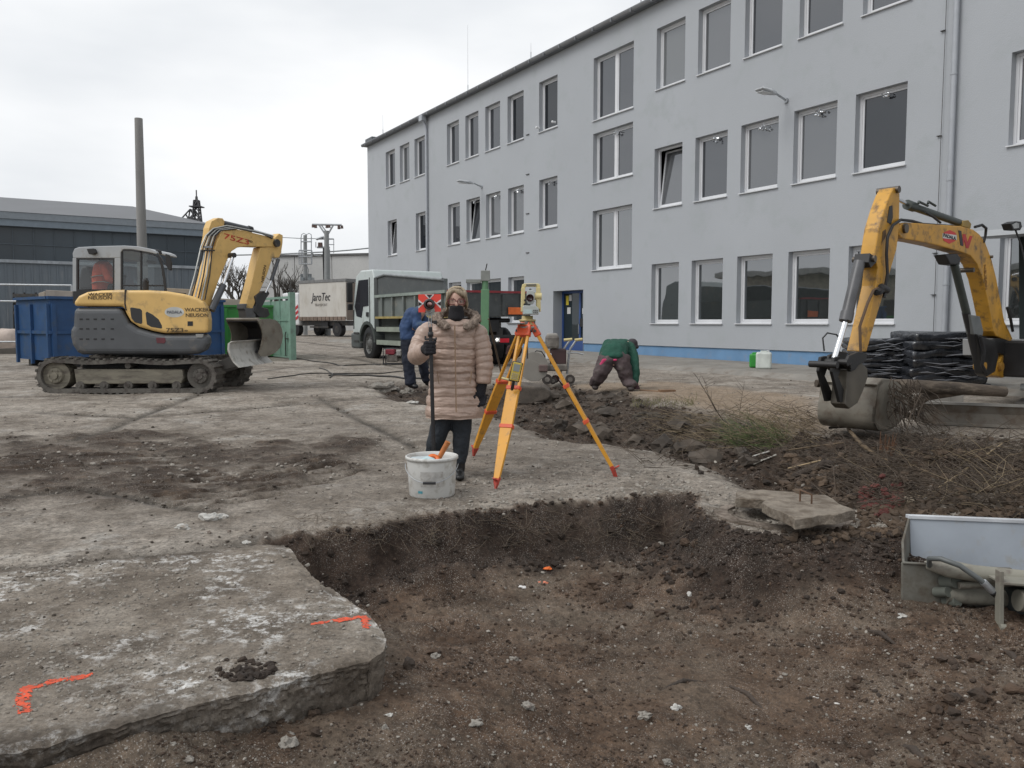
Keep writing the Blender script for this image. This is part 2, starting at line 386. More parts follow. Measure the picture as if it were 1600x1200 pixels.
    grime = ss(5.2, 7.0, r)*(1-ss(9.5, 14, r))*(1-.8*ss(-1.5, .3, x)*ss(8.6, 7.6, r))*np.clip(.62+1.6*n2+1.2*n1, 0, 1)
    return z, dict(soil=soil, grime=grime*(1-soil), band=np.maximum(band, sp)*(1-soil), mud=mud*(1-soil), seam=seam*(1-soil), wet=wallm, brown=brown*(1-soil)*(1-band), smooth=smooth*soil, pave=ss(30, 60, r))
def hz(x, y):
    z, _ = terrain(np.array([float(x)]), np.array([float(y)])); return float(z[0])
az = np.concatenate([np.linspace(-180, -48, 45)[:-1], np.linspace(-48, 48, 760), np.linspace(48, 180, 45)[1:-1]])*math.pi/180
rad = np.concatenate([np.geomspace(.3, 2.3, 14)[:-1], np.geomspace(2.3, 13, 470)[:-1], np.geomspace(13, 70, 150)[:-1], np.geomspace(70, 5000, 24)])
AZ, RA = np.meshgrid(az, rad); X, Y = RA*np.sin(AZ), RA*np.cos(AZ)
Z, MK = terrain(X, Y)
def grid_mesh(name, X, Y, Z, masks, m, wrap=False):
    nr, nc = X.shape; me = bpy.data.meshes.new(name)
    me.vertices.add(nr*nc); me.vertices.foreach_set('co', np.stack([X, Y, Z], -1).astype(np.float32).ravel())
    i = np.arange(nr-1)[:, None]; j = np.arange(nc if wrap else nc-1)[None, :]; j2 = (j+1) % nc
    q = np.stack([i*nc+j, i*nc+j2, (i+1)*nc+j2, (i+1)*nc+j], -1).reshape(-1, 4)[:, ::-1]
    me.loops.add(q.size); me.loops.foreach_set('vertex_index', q.ravel().astype(np.int32))
    me.polygons.add(len(q)); me.polygons.foreach_set('loop_start', np.arange(0, q.size, 4, dtype=np.int32))
    me.polygons.foreach_set('use_smooth', np.ones(len(q), bool)); me.update(calc_edges=True)
    for k, v in masks.items():
        a = me.attributes.new(k, 'FLOAT', 'POINT'); a.data.foreach_set('value', v.astype(np.float32).ravel())
    me.materials.append(m); return me
def ground_mat():
    m = bpy.data.materials.new('yard_ground'); m.use_nodes = True; t = m.node_tree; b = t.nodes['Principled BSDF']
    g = N(t, 'ShaderNodeNewGeometry')
    def noise(s, d=8, r=.6, st=(1, 1, 1)):
        mpn = N(t, 'ShaderNodeMapping'); mpn.inputs['Scale'].default_value = st; t.links.new(g.outputs['Position'], mpn.inputs[0])
        n = N(t, 'ShaderNodeTexNoise'); n.inputs['Scale'].default_value = s; n.inputs['Detail'].default_value = d; n.inputs['Roughness'].default_value = r
        t.links.new(mpn.outputs[0], n.inputs['Vector']); return n.outputs['Fac']
    def att(k): a = N(t, 'ShaderNodeAttribute'); a.attribute_name = k; return a.outputs['Fac']
    def ramp(f, stops):
        r = N(t, 'ShaderNodeValToRGB'); e = r.color_ramp.elements
        while len(e) < len(stops): e.new(.5)
        for q, (p, c) in zip(e, stops): q.position = p; q.color = (*c, 1) if isinstance(c, tuple) else (c, c, c, 1)
        t.links.new(f, r.inputs[0]); return r.outputs[0]
    def mix(f, a, b_, ty='MIX'):
        x = N(t, 'ShaderNodeMixRGB', blend_type=ty)
        for i, v in ((0, f), (1, a), (2, b_)):
            if isinstance(v, (int, float)): x.inputs[i].default_value = v
            elif isinstance(v, tuple): x.inputs[i].default_value = (*v, 1)
            else: t.links.new(v, x.inputs[i])
        return x.outputs[0]
    def mth(op, a, b_=None):
        x = N(t, 'ShaderNodeMath', operation=op, use_clamp=True)
        for i, v in ((0, a), (1, b_)):
            if v is None: continue
            if isinstance(v, (int, float)): x.inputs[i].default_value = v
            else: t.links.new(v, x.inputs[i])
        return x.outputs[0]
    big = noise(.55, 6, .6); mid = noise(3.2, 9, .68); fine = noise(38, 8, .7); grit = noise(140, 3, .6)
    conc = ramp(big, [(.32, (.22, .188, .155)), (.5, (.31, .273, .231)), (.68, (.395, .358, .312))])
    conc = mix(mth('MULTIPLY', ramp(noise(2.1, 10, .72), [(.46, 0.), (.60, 1.)]), .72), conc, (.115, .093, .072))
    conc = mix(mth('MULTIPLY', ramp(noise(11, 8, .75), [(.52, 0.), (.64, 1.)]), .6), conc, (.085, .069, .054))
    conc = mix(ramp(noise(1.6, 10, .75), [(.55, 0.), (.66, .6)]), conc, (.46, .44, .405))
    soil = ramp(mid, [(.3, (.036, .022, .014)), (.5, (.082, .052, .034)), (.7, (.155, .106, .072))])
    soil = mix(ramp(noise(1.3, 6, .6), [(.46, 0.), (.62, .6)]), soil, (.155, .127, .098))
    soil = mix(mth('MULTIPLY', att('smooth'), .55), soil, (.105, .070, .046))
    mud = ramp(mid, [(.32, (.020, .013, .009)), (.52, (.046, .030, .020)), (.7, (.11, .078, .054))])
    mudm = mth('MULTIPLY', att('mud'), ramp(fine, [(.25, .8), (.5, 1.)]))
    conc = mix(mth('MULTIPLY', att('grime'), .75), conc, (.135, .112, .09))
    c = mix(mth('MULTIPLY', att('brown'), .75), conc, (.27, .20, .135))
    c = mix(mudm, c, mud)
    c = mix(mth('MULTIPLY', att('seam'), .9), c, (.045, .038, .030))
    c = mix(att('soil'), c, soil)
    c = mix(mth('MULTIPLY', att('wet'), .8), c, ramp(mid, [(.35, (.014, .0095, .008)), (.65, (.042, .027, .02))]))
    sp = ramp(grit, [(.58, 0.), (.64, 1.)]); spn = mth('MULTIPLY', sp, ramp(noise(4, 5), [(.38, .08), (.6, .75)]))
    c = mix(spn, c, (.40, .375, .34))
    c = mix(mth('MULTIPLY', ramp(noise(75, 5, .7), [(.36, 1.), (.44, 0.)]), .6), c, (.05, .038, .028))
    c = mix(1., c, ramp(fine, [(.30, .50), (.5, 1.), (.70, 1.38)]), 'MULTIPLY')
    c = mix(1., c, ramp(noise(9, 6, .7), [(.34, .72), (.5, 1.), (.66, 1.2)]), 'MULTIPLY')
    t.links.new(c, b.inputs['Base Color'])
    rg = N(t, 'ShaderNodeMapRange'); rg.inputs[3].default_value = .98; rg.inputs[4].default_value = .7; t.links.new(ramp(mid, [(.4, 0.), (.7, 1.)]), rg.inputs[0]); t.links.new(rg.outputs[0], b.inputs['Roughness'])
    b.inputs['Specular IOR Level'].default_value = .3
    hgt = mth('ADD', mth('MULTIPLY', fine, .6), mth('MULTIPLY', grit, .35))
    bp = N(t, 'ShaderNodeBump'); bp.inputs['Strength'].default_value = .85; bp.inputs['Distance'].default_value = .02
    t.links.new(hgt, bp.inputs['Height']); t.links.new(bp.outputs[0], b.inputs['Normal']); return m
GM = ground_mat()
go = newobj('ground', grid_mesh('ground', X, Y, Z, MK, GM, True)); tag(go, kind='structure')

# ------------------------------------------------------------------ foreground concrete slab
def slab_top(x, y): return .012*fbm(x*1.2, y*1.2, 3, 77)+.010*fbm(x*9, y*9, 4, 78)+.006*fbm(x*40, y*40, 3, 79)+.006
def slab_mat():
    m = bpy.data.materials.new('slab_concrete'); m.use_nodes = True; t = m.node_tree; b = t.nodes['Principled BSDF']
    g = N(t, 'ShaderNodeNewGeometry')
    def noise(s, d=8, r=.6, st=(1, 1, 1), off=(0, 0, 0)):
        mpn = N(t, 'ShaderNodeMapping'); mpn.inputs['Scale'].default_value = st; mpn.inputs['Location'].default_value = off; t.links.new(g.outputs['Position'], mpn.inputs[0])
        n = N(t, 'ShaderNodeTexNoise'); n.inputs['Scale'].default_value = s; n.inputs['Detail'].default_value = d; n.inputs['Roughness'].default_value = r
        t.links.new(mpn.outputs[0], n.inputs['Vector']); return n.outputs['Fac']
    def ramp(f, stops):
        r = N(t, 'ShaderNodeValToRGB'); e = r.color_ramp.elements
        while len(e) < len(stops): e.new(.5)
        for q, (p, c) in zip(e, stops): q.position = p; q.color = (*c, 1) if isinstance(c, tuple) else (c, c, c, 1)
        t.links.new(f, r.inputs[0]); return r.outputs[0]
    def mix(f, a, b_, ty='MIX'):
        x = N(t, 'ShaderNodeMixRGB', blend_type=ty)
        for i, v in ((0, f), (1, a), (2, b_)):
            if isinstance(v, (int, float)): x.inputs[i].default_value = v
            elif isinstance(v, tuple): x.inputs[i].default_value = (*v, 1)
            else: t.links.new(v, x.inputs[i])
        return x.outputs[0]
    def att(k): a = N(t, 'ShaderNodeAttribute'); a.attribute_name = k; return a.outputs['Fac']
    fine = noise(45, 8, .72)
    c = ramp(noise(2.2, 9, .68), [(.34, (.105, .085, .066)), (.5, (.185, .156, .126)), (.66, (.275, .242, .203))])
    wm = N(t, 'ShaderNodeMath', operation='MULTIPLY', use_clamp=True)
    t.links.new(ramp(noise(12, 12, .80), [(.50, 0.), (.57, 1.)]), wm.inputs[0])
    t.links.new(ramp(noise(1.5, 4, .6, off=(3, 1, 0)), [(.47, 0.), (.60, 1.)]), wm.inputs[1])
    c = mix(wm.outputs[0], c, (.52, .51, .49))
    c = mix(ramp(noise(110, 3), [(.62, 0.), (.7, .5)]), c, (.4, .38, .35))
    c = mix(att('dirt'), c, (.062, .050, .040))  # on the slab sides this tone also carries painted shade
    c = mix(1., c, ramp(fine, [(.30, .52), (.5, 1.), (.70, 1.35)]), 'MULTIPLY')
    c = mix(ramp(noise(80, 5, .7, off=(7, 2, 0)), [(.35, .6), (.43, 0.)]), c, (.05, .04, .03))
    c = mix(1., c, ramp(noise(6, 6, .7), [(.34, .74), (.5, 1.), (.66, 1.18)]), 'MULTIPLY')
    t.links.new(c, b.inputs['Base Color']); b.inputs['Roughness'].default_value = .9; b.inputs['Specular IOR Level'].default_value = .3
    bp = N(t, 'ShaderNodeBump'); bp.inputs['Strength'].default_value = .7; bp.inputs['Distance'].default_value = .015
    t.links.new(fine, bp.inputs['Height']); t.links.new(bp.outputs[0], b.inputs['Normal']); return m
# strips across the slab: u runs along the front edge, v from front to back; the outer rows fold down as its broken side
fr = np.array([(-4.2, 1.35), (-1.68, 2.62), (-1.05, 3.05), (-.64, 3.37)]); bk = np.array([(-5.6, 3.75), (-2.9, 4.60), (-2.1, 4.90), (-1.44, 5.20)])
def slab_grid():
    nu, nv = 520, 230
    u = np.linspace(0, 1, nu)**.8; v = np.linspace(0, 1, nv); U, V = np.meshgrid(u, v)
    k = np.array([0, .60, .84, 1.]); f = lambda A, c: np.interp(U, k, A[:, c])
    x = f(fr, 0)*(1-V)+f(bk, 0)*V; y = f(fr, 1)*(1-V)+f(bk, 1)*V
    # the right-hand edge bulges out to the corner that carries the paint
    bul = np.interp(V, [0, .05, .12, .22, .33, .48, .62, .8, 1], [.05, .13, .18, .205, .19, .13, .06, .01, 0]); w = ss(.80, 1, U)
    x = x+bul*w; y = y+.02*w*np.sin(V*9)
    x = x+w*.035*fbm(y*4, y*0+3, 4, 31); y = y+(1-ss(0, .2, V))*.05*fbm(x*3.2, x*0+9, 4, 33)
    z = slab_top(x, y)
    cu = (1-U)*3.8; de = np.minimum(V*2.0, (1-U)**1.25*3.6+.0)   # distance to the broken rim
    z = z-.012*np.exp(-(de/.014)**2)-.02*np.clip(fbm(x*14, y*14, 3, 95)*2.2, 0, 1)*np.exp(-(de/.06)**2)
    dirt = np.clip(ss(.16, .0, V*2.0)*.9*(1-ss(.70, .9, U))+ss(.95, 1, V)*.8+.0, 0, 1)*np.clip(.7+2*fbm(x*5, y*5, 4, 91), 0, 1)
    rimx, rimy, rimz, rd = [x], [y], [z], [dirt]
    X_, Y_, Z_, D_ = x, y, z, dirt
    # skirt rows below v=0 (front) and columns beyond u=1 (right side)
    def skirt(xx, yy, zz, dd, out, n=16):
        R_ = []
        for i in range(1, n+1):
            t = (i/n)**1.5; ov = -.02*t
            nn = fbm(xx*22+i*1.1, yy*22-i*.9, 5, 41, .65)*.040*min(1, t*8)
            R_.append((xx+out[0]*(ov+nn*1.), yy+out[1]*(ov+nn), zz-.19*t+.03*fbm(xx*3, yy*3, 3, 44)*t, np.clip(dd+.30*t+.12+.8*fbm(xx*6, yy*6+i*.4, 3, 47), 0, 1)))  # sides darken downward: dirt plus shade painted into the colour
        return R_
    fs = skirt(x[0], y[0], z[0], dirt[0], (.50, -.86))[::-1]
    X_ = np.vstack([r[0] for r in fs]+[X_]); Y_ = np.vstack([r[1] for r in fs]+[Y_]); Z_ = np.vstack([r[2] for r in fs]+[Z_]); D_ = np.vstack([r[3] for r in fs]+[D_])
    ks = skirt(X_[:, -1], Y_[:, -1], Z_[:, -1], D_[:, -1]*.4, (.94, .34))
    low = np.arange(len(X_[:, -1])) < len(fs)
    cols = []
    for i, r in enumerate(ks):
        t = (i+1)/len(ks); zc = np.where(low, np.maximum(np.minimum(r[2], Z_[:, -1]), -.22), r[2]); cols.append((r[0], r[1], zc, r[3]))
    X_ = np.hstack([X_]+[c[0][:, None] for c in cols]); Y_ = np.hstack([Y_]+[c[1][:, None] for c in cols]); Z_ = np.hstack([Z_]+[c[2][:, None] for c in cols]); D_ = np.hstack([D_]+[c[3][:, None] for c in cols])
    return X_, Y_, Z_, D_
sx_, sy_, sz_, sd_ = slab_grid()
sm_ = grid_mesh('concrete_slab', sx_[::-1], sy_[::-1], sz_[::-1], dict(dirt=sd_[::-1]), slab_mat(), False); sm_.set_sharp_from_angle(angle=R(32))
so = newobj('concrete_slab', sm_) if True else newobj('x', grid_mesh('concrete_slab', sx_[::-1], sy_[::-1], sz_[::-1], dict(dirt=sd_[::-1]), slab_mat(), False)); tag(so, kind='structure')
# sprayed survey marks (a film of paint that follows the slab)
def spray(name, lines, label, seed, w=.028):
    mb = MB(); st = .0045
    for L in lines:
        L = [tuple(G0(*p).xy) for p in L]
        xs = [p[0] for p in L]; ys = [p[1] for p in L]
        gx = np.arange(min(xs)-.06, max(xs)+.06, st); gy = np.arange(min(ys)-.06, max(ys)+.06, st); A, B = np.meshgrid(gx, gy)
        d = linedist(A, B, L)+.020*fbm(A*30, B*30, 4, seed)*2+.03*np.clip(fbm(A*90, B*90, 2, seed+4), 0, 1)
        keep = (d < w) & (fbm(A*70, B*70, 4, seed+8, .7) > .0-.26*np.clip((w-d)/w, 0, 1))
        zz = slab_top(A, B)+.002
        for i in range(len(gy)-1):
            for j in range(len(gx)-1):
                if keep[i, j]: mb.add([(A[i, j], B[i, j], zz[i, j]), (A[i, j+1], B[i, j+1], zz[i, j+1]), (A[i+1, j+1], B[i+1, j+1], zz[i+1, j+1]), (A[i+1, j], B[i+1, j], zz[i+1, j])], [(0, 1, 2, 3)])
    o = mb.build(name, mat('orange_spray_paint', (.68, .085, .03), .75, var=.3, scale=30, dirt=(.25, .12, .08), dirt_amt=.3, dscale=70, bump=.3, bscale=150))
    return tag(o, label, 'paint mark')
spray('spray_mark', [[(492, 978), (530, 971), (556, 968)], [(545, 969), (566, 966), (572, 982)]], 'orange sprayed corner mark near the rounded tip of the concrete slab', 3, .026)
spray('spray_mark', [[(138, 1058), (80, 1069), (36, 1080)], [(40, 1082), (33, 1098), (36, 1113)]], 'orange sprayed corner mark at the left end of the front edge of the slab', 9, .024)

# ------------------------------------------------------------------ grey office building
BD = Vector((.5135, -.8581, 0)).normalized(); BN = Vector((-BD.y*-1, 0, 0))
BN = Vector((BD.y, -BD.x, 0)).normalized()
if BN.dot(Vector((-7, -21, 0))) < 0: BN = -BN
B0 = P(1240, 540, 21.5); B0.z = 0
BA = on_plane(576, 400, B0, BD); BA.z = 0
def wp(s, z, w=0): return BA+BD*s+Vector((0, 0, z))+BN*w
def wpx(px, py): v = on_plane(px, py, BA, BD); return (v-BA).dot(BD), v.z
bld = thing('office_building', wp(0, 0), 'three storey grey rendered office building with blue plinth and rows of white windows', 'building')
wallm = mat('grey_render', (.40, .42, .446), .9, var=.05, scale=.35, dirt=(.365, .39, .405), dirt_amt=.25, dscale=1.2, bump=.25, bscale=40)
winf = mat('window_white', (.68, .69, .71), .45, var=.04)
winr = mat('reveal_render', (.36, .375, .4), .9, var=.05)
glv = [glass_mat('window_glass', (.035, .037, .042), .15), glass_mat('window_glass_dim', (.012, .014, .017), .09), glass_mat('window_glass_blind', (.085, .088, .092), .17), glass_mat('window_glass_curtain', (.14, .147, .15), .14)]; gl2 = glass_mat('lower_window_glass', (.025, .028, .028), .25)
up_b = wpx(1023.3, 142.3)[1]; up_t = wpx(1023.3, 46.7)[1]
mi_b = wpx(1022, 326.6)[1]; mi_t = wpx(1022, 233.3)[1]
gr_b = wpx(1019.6, 505.4)[1]; gr_t = wpx(1019.6, 413)[1]
roof_z = wpx(828, 103)[1]; pl_z = wpx(1240, 547.5)[1]
stU = (wpx(926.8, 189.7)[1], wpx(926.8, 92)[1]); stM = (wpx(926, 287.5)[1], wpx(926, 210)[1]); stL = (wpx(925, 422.8)[1], wpx(925, 330.4)[1])
s_end = wpx(1595, 300)[0]+9
wins = []
def addw(row, l, r, b, t, kind='w', tilt=False, orn=False, y=300):
    wins.append(dict(row=row, s0=wpx(l, y)[0], s1=wpx(r, y)[0], z0=b, z1=t, kind=kind, tilt=tilt, orn=orn))
UX = [(603.3, 617.5), (625.2, 640.1), (648.2, 664.3), (698.8, 717.5), (727.5, 747.8), (758.5, 781.5), (793, 818), (842, 870.5), (1023.3, 1067.2), (1087.3, 1136.7), (1159, 1216), (1242.7, 1309), (1339.7, 1414.4), (1573, 1672)]
MX = [(605.2, 619.4), (649.3, 666.2), (699.9, 718.3), (728.6, 749.7), (759.3, 781.9), (793.8, 818.3), (842.5, 870.9), (1022, 1065.3), (1085.4, 1135.3), (1156.3, 1214.2), (1238, 1304.7), (1333, 1412.5), (1572, 1670)]
for i, (l, r) in enumerate(UX): addw('top', l, r, up_b, up_t)
for i, (l, r) in enumerate(MX): addw('middle', l, r, mi_b, mi_t, tilt=i in (0, 3, 7), orn=i in (3, 4, 5, 6, 8, 9, 10, 11))
for i, (l, r) in enumerate([(700.5, 720), (728.7, 782.5), (794, 819), (1019.6, 1062.5), (1082.6, 1131.6), (1154, 1209.5), (1234.3, 1299.6), (1329, 1403.6), (1566, 1660)]):
    addw('ground', l, r, gr_b, gr_t, kind='mull' if i == 1 else 'w')
for b, t in (stU, stM, stL): addw('stair', 926.3, 988, b, t, kind='mull', orn=(b == stM[0]))
ds0, dzt = wpx(864.4, 455); ds1 = wpx(911.3, 455)[0]; dz0 = .30
wins.append(dict(row='door', s0=ds0, s1=ds1, z0=dz0, z1=dzt, kind='door', tilt=False, orn=False))
RV = .22
def wall_panel():
    ss_ = sorted(set([0, s_end]+[w['s0'] for w in wins]+[w['s1'] for w in wins])); zz_ = sorted(set([pl_z, roof_z]+[v for w in wins for v in (w['z0'], w['z1']) if v > pl_z]))
    mb = MB()
    for a, b in zip(ss_, ss_[1:]):
        for c, d in zip(zz_, zz_[1:]):
            sm, zm = (a+b)/2, (c+d)/2
            if any(w['s0'] < sm < w['s1'] and w['z0'] < zm < w['z1'] for w in wins): continue
            mb.add([wp(a, c), wp(b, c), wp(b, d), wp(a, d)], [(0, 1, 2, 3)])
    for w in wins:
        a, b, c, d = w['s0'], w['s1'], max(w['z0'], -.2), w['z1']; c2 = c
        q = RV+(.25 if w['kind'] == 'door' else 0)
        for p in ([wp(a, c2), wp(a, d), wp(a, d, -q), wp(a, c2, -q)], [wp(b, c2), wp(b, c2, -q), wp(b, d, -q), wp(b, d)], [wp(a, d), wp(b, d), wp(b, d, -q), wp(a, d, -q)], [wp(a, c2), wp(a, c2, -q), wp(b, c2, -q), wp(b, c2)]):
            mb.add(p, [(0, 1, 2, 3)])
    # far end wall, back and dark interior backing
    mb.add([wp(0, -.3), wp(0, roof_z), wp(0, roof_z, -13), wp(0, -.3, -13)], [(0, 1, 2, 3)])
    mb.add([wp(s_end, -.3), wp(s_end, -.3, -13), wp(s_end, roof_z, -13), wp(s_end, roof_z)], [(0, 1, 2, 3)])
    mb.add([wp(0, -.3, -13), wp(0, roof_z, -13), wp(s_end, roof_z, -13), wp(s_end, -.3, -13)], [(0, 1, 2, 3)])
    mb.build('wall', wallm, bld)
wall_panel()
pm = mat('blue_plinth', (.15, .285, .47), .75, var=.12, scale=2, dirt=(.2, .27, .38), dirt_amt=.2, dscale=4, bump=.2)
mb = MB()
for a, b in ((0, ds0), (ds1, s_end)): mb.add([wp(a, -.4, -.03), wp(b, -.4, -.03), wp(b, pl_z, -.03), wp(a, pl_z, -.03)], [(0, 1, 2, 3)])
mb.build('plinth', pm, bld)
mb = MB(); mb.box(wp((ds0)/2, pl_z-.006, -.008), (ds0-.0, .03, .012), M=Matrix((BD, BN, Vector((0, 0, 1)))).transposed())
mb.box(wp((ds1+s_end)/2, pl_z-.006, -.008), (s_end-ds1, .03, .012), M=Matrix((BD, BN, Vector((0, 0, 1)))).transposed()); mb.build('drip_edge', GALV(), bld)
BM = Matrix((BD, BN, Vector((0, 0, 1)))).transposed()
def wbox(mb, s0, s1, z0, z1, w0, w1): mb.box(wp((s0+s1)/2, (z0+z1)/2, (w0+w1)/2), (s1-s0, abs(w1-w0), z1-z0), M=BM)
foil = mat('foil', (.8, .82, .85), .2, .9, var=.1)
def window(w):
    a, b, c, d = w['s0']+.003, w['s1']-.003, w['z0']+.003, w['z1']-.003; f = .065; mb = MB()
    for q in ((a, a+f, c, d), (b-f, b, c, d), (a+f, b-f, c, c+f), (a+f, b-f, d-f, d)): wbox(mb, q[0], q[1], q[2], q[3], -RV+.06, -RV-.0)
    if w['kind'] == 'mull': m_ = (a+b)/2; wbox(mb, m_-.05, m_+.05, c+f, d-f, -RV+.055, -RV)
    fo = mb.build('window', winf, bld)
    cells = [(a+f, b-f)] if w['kind'] != 'mull' else [(a+f, (a+b)/2-.05), ((a+b)/2+.05, b-f)]
    for (p, q) in cells:
        ti = math.tan(R(7)) if w['tilt'] else 0.; g = .05
        def tp(s, z, ww): return wp(s, z, ww-(z-c)*ti)
        sb = MB()
        for (s0, s1, z0, z1) in ((p+.004, p+g, c+f+.004, d-f-.004), (q-g, q-.004, c+f+.004, d-f-.004), (p+g, q-g, c+f+.004, c+f+g), (p+g, q-g, d-f-g, d-f-.004)):
            vs = [tp(s, z, ww) for s in (s0, s1) for ww in (-RV+.045, -RV+.005) for z in (z0, z1)]
            sb.add(vs, [(0, 1, 3, 2), (4, 6, 7, 5), (0, 4, 5, 1), (2, 3, 7, 6), (0, 2, 6, 4), (1, 5, 7, 3)])
        sb.build('sash', winf, fo)
        gb = MB(); gb.add([tp(p+g, c+f+g, -RV+.02), tp(q-g, c+f+g, -RV+.02), tp(q-g, d-f-g, -RV+.02), tp(p+g, d-f-g, -RV+.02)], [(0, 1, 2, 3)])
        rr_ = random.Random(w['s0']*7.7+w['z0']).random(); gl = glv[0 if rr_ < .5 else 1 if rr_ < .72 else 2 if rr_ < .95 else 3]
        gb.build('pane', gl2 if w['row'] in ('ground',) or (w['row'] == 'stair' and w['z0'] < 6) else gl, fo)
    if w['tilt']:
        bb = MB(); wbox(bb, a+f, b-f, c+f, d-f, -RV-.45, -RV-.44); bb.build('dark_room', mat('dark_room', (.05, .05, .055), .9), fo)
    sb = MB(); wbox(sb, w['s0']-.03, w['s1']+.03, w['z0']-.024, w['z0']+.003, -RV+.06, .05)
    sb.build('sill', mat('sill_metal', (.60, .61, .63), .4, var=.05), fo, bevel=.003)
    if w['orn']:
        ob = MB()
        for k in range(7):
            p = wp((a+b)/2+random.uniform(-.13, .13)+.05, d-f-.05-random.uniform(0, .12), -RV+.12+random.uniform(-.02, .04))
            v, ff = rock(p, random.uniform(.018, .045), random.random()*99, .8, 0, .9); ob.add(v, ff)
        ob.cyl(wp((a+b)/2+.05, d, -RV+.12), wp((a+b)/2+.05, d-.12, -RV+.12), .004, n=4)
        ob.build('foil_ornament', foil, fo)
for w in wins:
    if w['kind'] != 'door': window(w)
# entrance
dq = -RV-.25
blue = mat('door_blue', (.035, .085, .26), .45, var=.1)
mb = MB(); a, b, c, d = ds0+.003, ds1-.003, dz0, dzt-.003; m1 = a+(b-a)*.60
for q in ((a, a+.09, c, d), (b-.09, b, c, d), (m1-.05, m1+.05, c, d-.09), (a+.09, m1-.05, c, c+.45), (m1+.05, b-.09, c, c+.45), (a+.09, m1-.05, d-.09, d), (m1-.05, b-.09, d-.09, d)): wbox(mb, q[0], q[1], q[2], q[3], dq+.07, dq+.01)
do = mb.build('door', blue, bld)
dg = glass_mat('door_glass', (.02, .03, .035), .06)
for (p, q) in ((a+.09, m1-.05), (m1+.05, b-.09)):
    gb = MB(); wbox(gb, p, q, c+.45, d-.09, dq+.03, dq+.04); gb.build('pane', dg, do)
hb = MB(); hb.cyl(wp(m1-.0, 1.0, dq+.12), wp(m1, 1.35, dq+.12), .015); wbox(hb, m1-.012, m1+.012, 1.0, 1.03, dq+.07, dq+.12); wbox(hb, m1-.012, m1+.012, 1.32, 1.35, dq+.07, dq+.12); hb.build('handle', GALV(), do)
for (s, z, ww, hh, col, nm) in ((.22, 2.05, .17, .34, (.7, .55, .05), 'yellow_notice'), (.42, 2.2, .16, .22, (.6, .6, .6), 'notice'), (.30, 1.72, .22, .24, (.65, .7, .75), 'notice'), (.86, 1.72, .1, .2, (.75, .75, .75), 'notice')):
    nb = MB(); wbox(nb, a+s, a+s+ww, z, z+hh, dq+.042, dq+.046) if s < .5 else wbox(nb, m1+.12, m1+.12+ww, z, z+hh, dq+.042, dq+.046)
    nb.build(nm, mat('paper_%s' % nm, col, .7, var=.2, scale=30), do)
# letter box / black panel on the right leaf, step
nb = MB(); wbox(nb, m1+.06, b-.095, 1.25, 1.55, dq+.045, dq+.11); nb.build('letter_box', BLK(), do)
nb = MB(); wbox(nb, ds0-.25, ds1+.5, .10, .30, dq+.0, .75); nb.build('entrance_step', mat('step_concrete', (.28, .26, .24), .9, var=.2, bump=.3), bld, bevel=.01)
# roof, gutter, pipes
mb = MB(); mb.add([wp(-.15, roof_z+.02, .25), wp(s_end, roof_z+.02, .25), wp(s_end, roof_z+.9, -6.5), wp(-.15, roof_z+.9, -6.5)], [(0, 1, 2, 3)])
mb.add([wp(-.15, roof_z+.9, -6.5), wp(s_end, roof_z+.9, -6.5), wp(s_end, roof_z+.02, -13.2), wp(-.15, roof_z+.02, -13.2)], [(0, 1, 2, 3)])
mb.add([wp(-.15, roof_z+.02, .25), wp(-.15, roof_z+.9, -6.5), wp(-.15, roof_z+.02, -13.2)], [(0, 1, 2)])
mb.add([wp(-.15, roof_z-.02, .25), wp(s_end, roof_z-.02, .25), wp(s_end, roof_z-.02, -.1), wp(-.15, roof_z-.02, -.1)], [(0, 1, 2, 3)])
mb.build('roof', mat('roof_sheet', (.16, .17, .18), .5, .3, var=.1), bld)
mb = MB(); prof = [(.25, .10), (.30, .0), (.36, -.03), (.42, .0), (.44, .10)]
rings = [[wp(s, roof_z+z, w-.14) for w, z in prof] for s in np.linspace(-.2, s_end, 2)]
mb.add(rings[0]+rings[1], [(i, i+1, 6+i, 5+i) for i in range(4)], True)
for s in np.arange(.4, s_end, 1.0): wbox(mb, s-.015, s+.015, roof_z-.04, roof_z+.09, .10, .315)
mb.build('gutter', mat('gutter_zinc', (.30, .31, .33), .4, .5, var=.1), bld)
mb = MB(); wbox(mb, -.25, .75, roof_z+.0, roof_z+.42, -.9, .02); mb.build('roof_end_block', mat('roof_dark', (.12, .13, .14), .6), bld)
def pipe(px, boxtop):
    s = wpx(px, 300)[0]; mb = MB(); g = mat('downpipe_grey', (.40, .42, .45), .4, .2, var=.08)
    mb.tube([wp(s, roof_z, .24), wp(s, roof_z-.18, .24), wp(s+.04, roof_z-.45, .10), wp(s+.08, roof_z-.65, .09), wp(s+.08, .25, .09)], .058, 12)
    for z in (2.2, 4.4, 6.6, 8.8): mb.cyl(wp(s+.08, z, .09), wp(s+.08, z+.05, .09), .068, n=12)
    if boxtop: wbox(mb, s-.17, s+.17, roof_z-.22, roof_z+.05, .12, .36)
    mb.build('downpipe', g, bld)
pipe(668, True); pipe(1490-8, False)
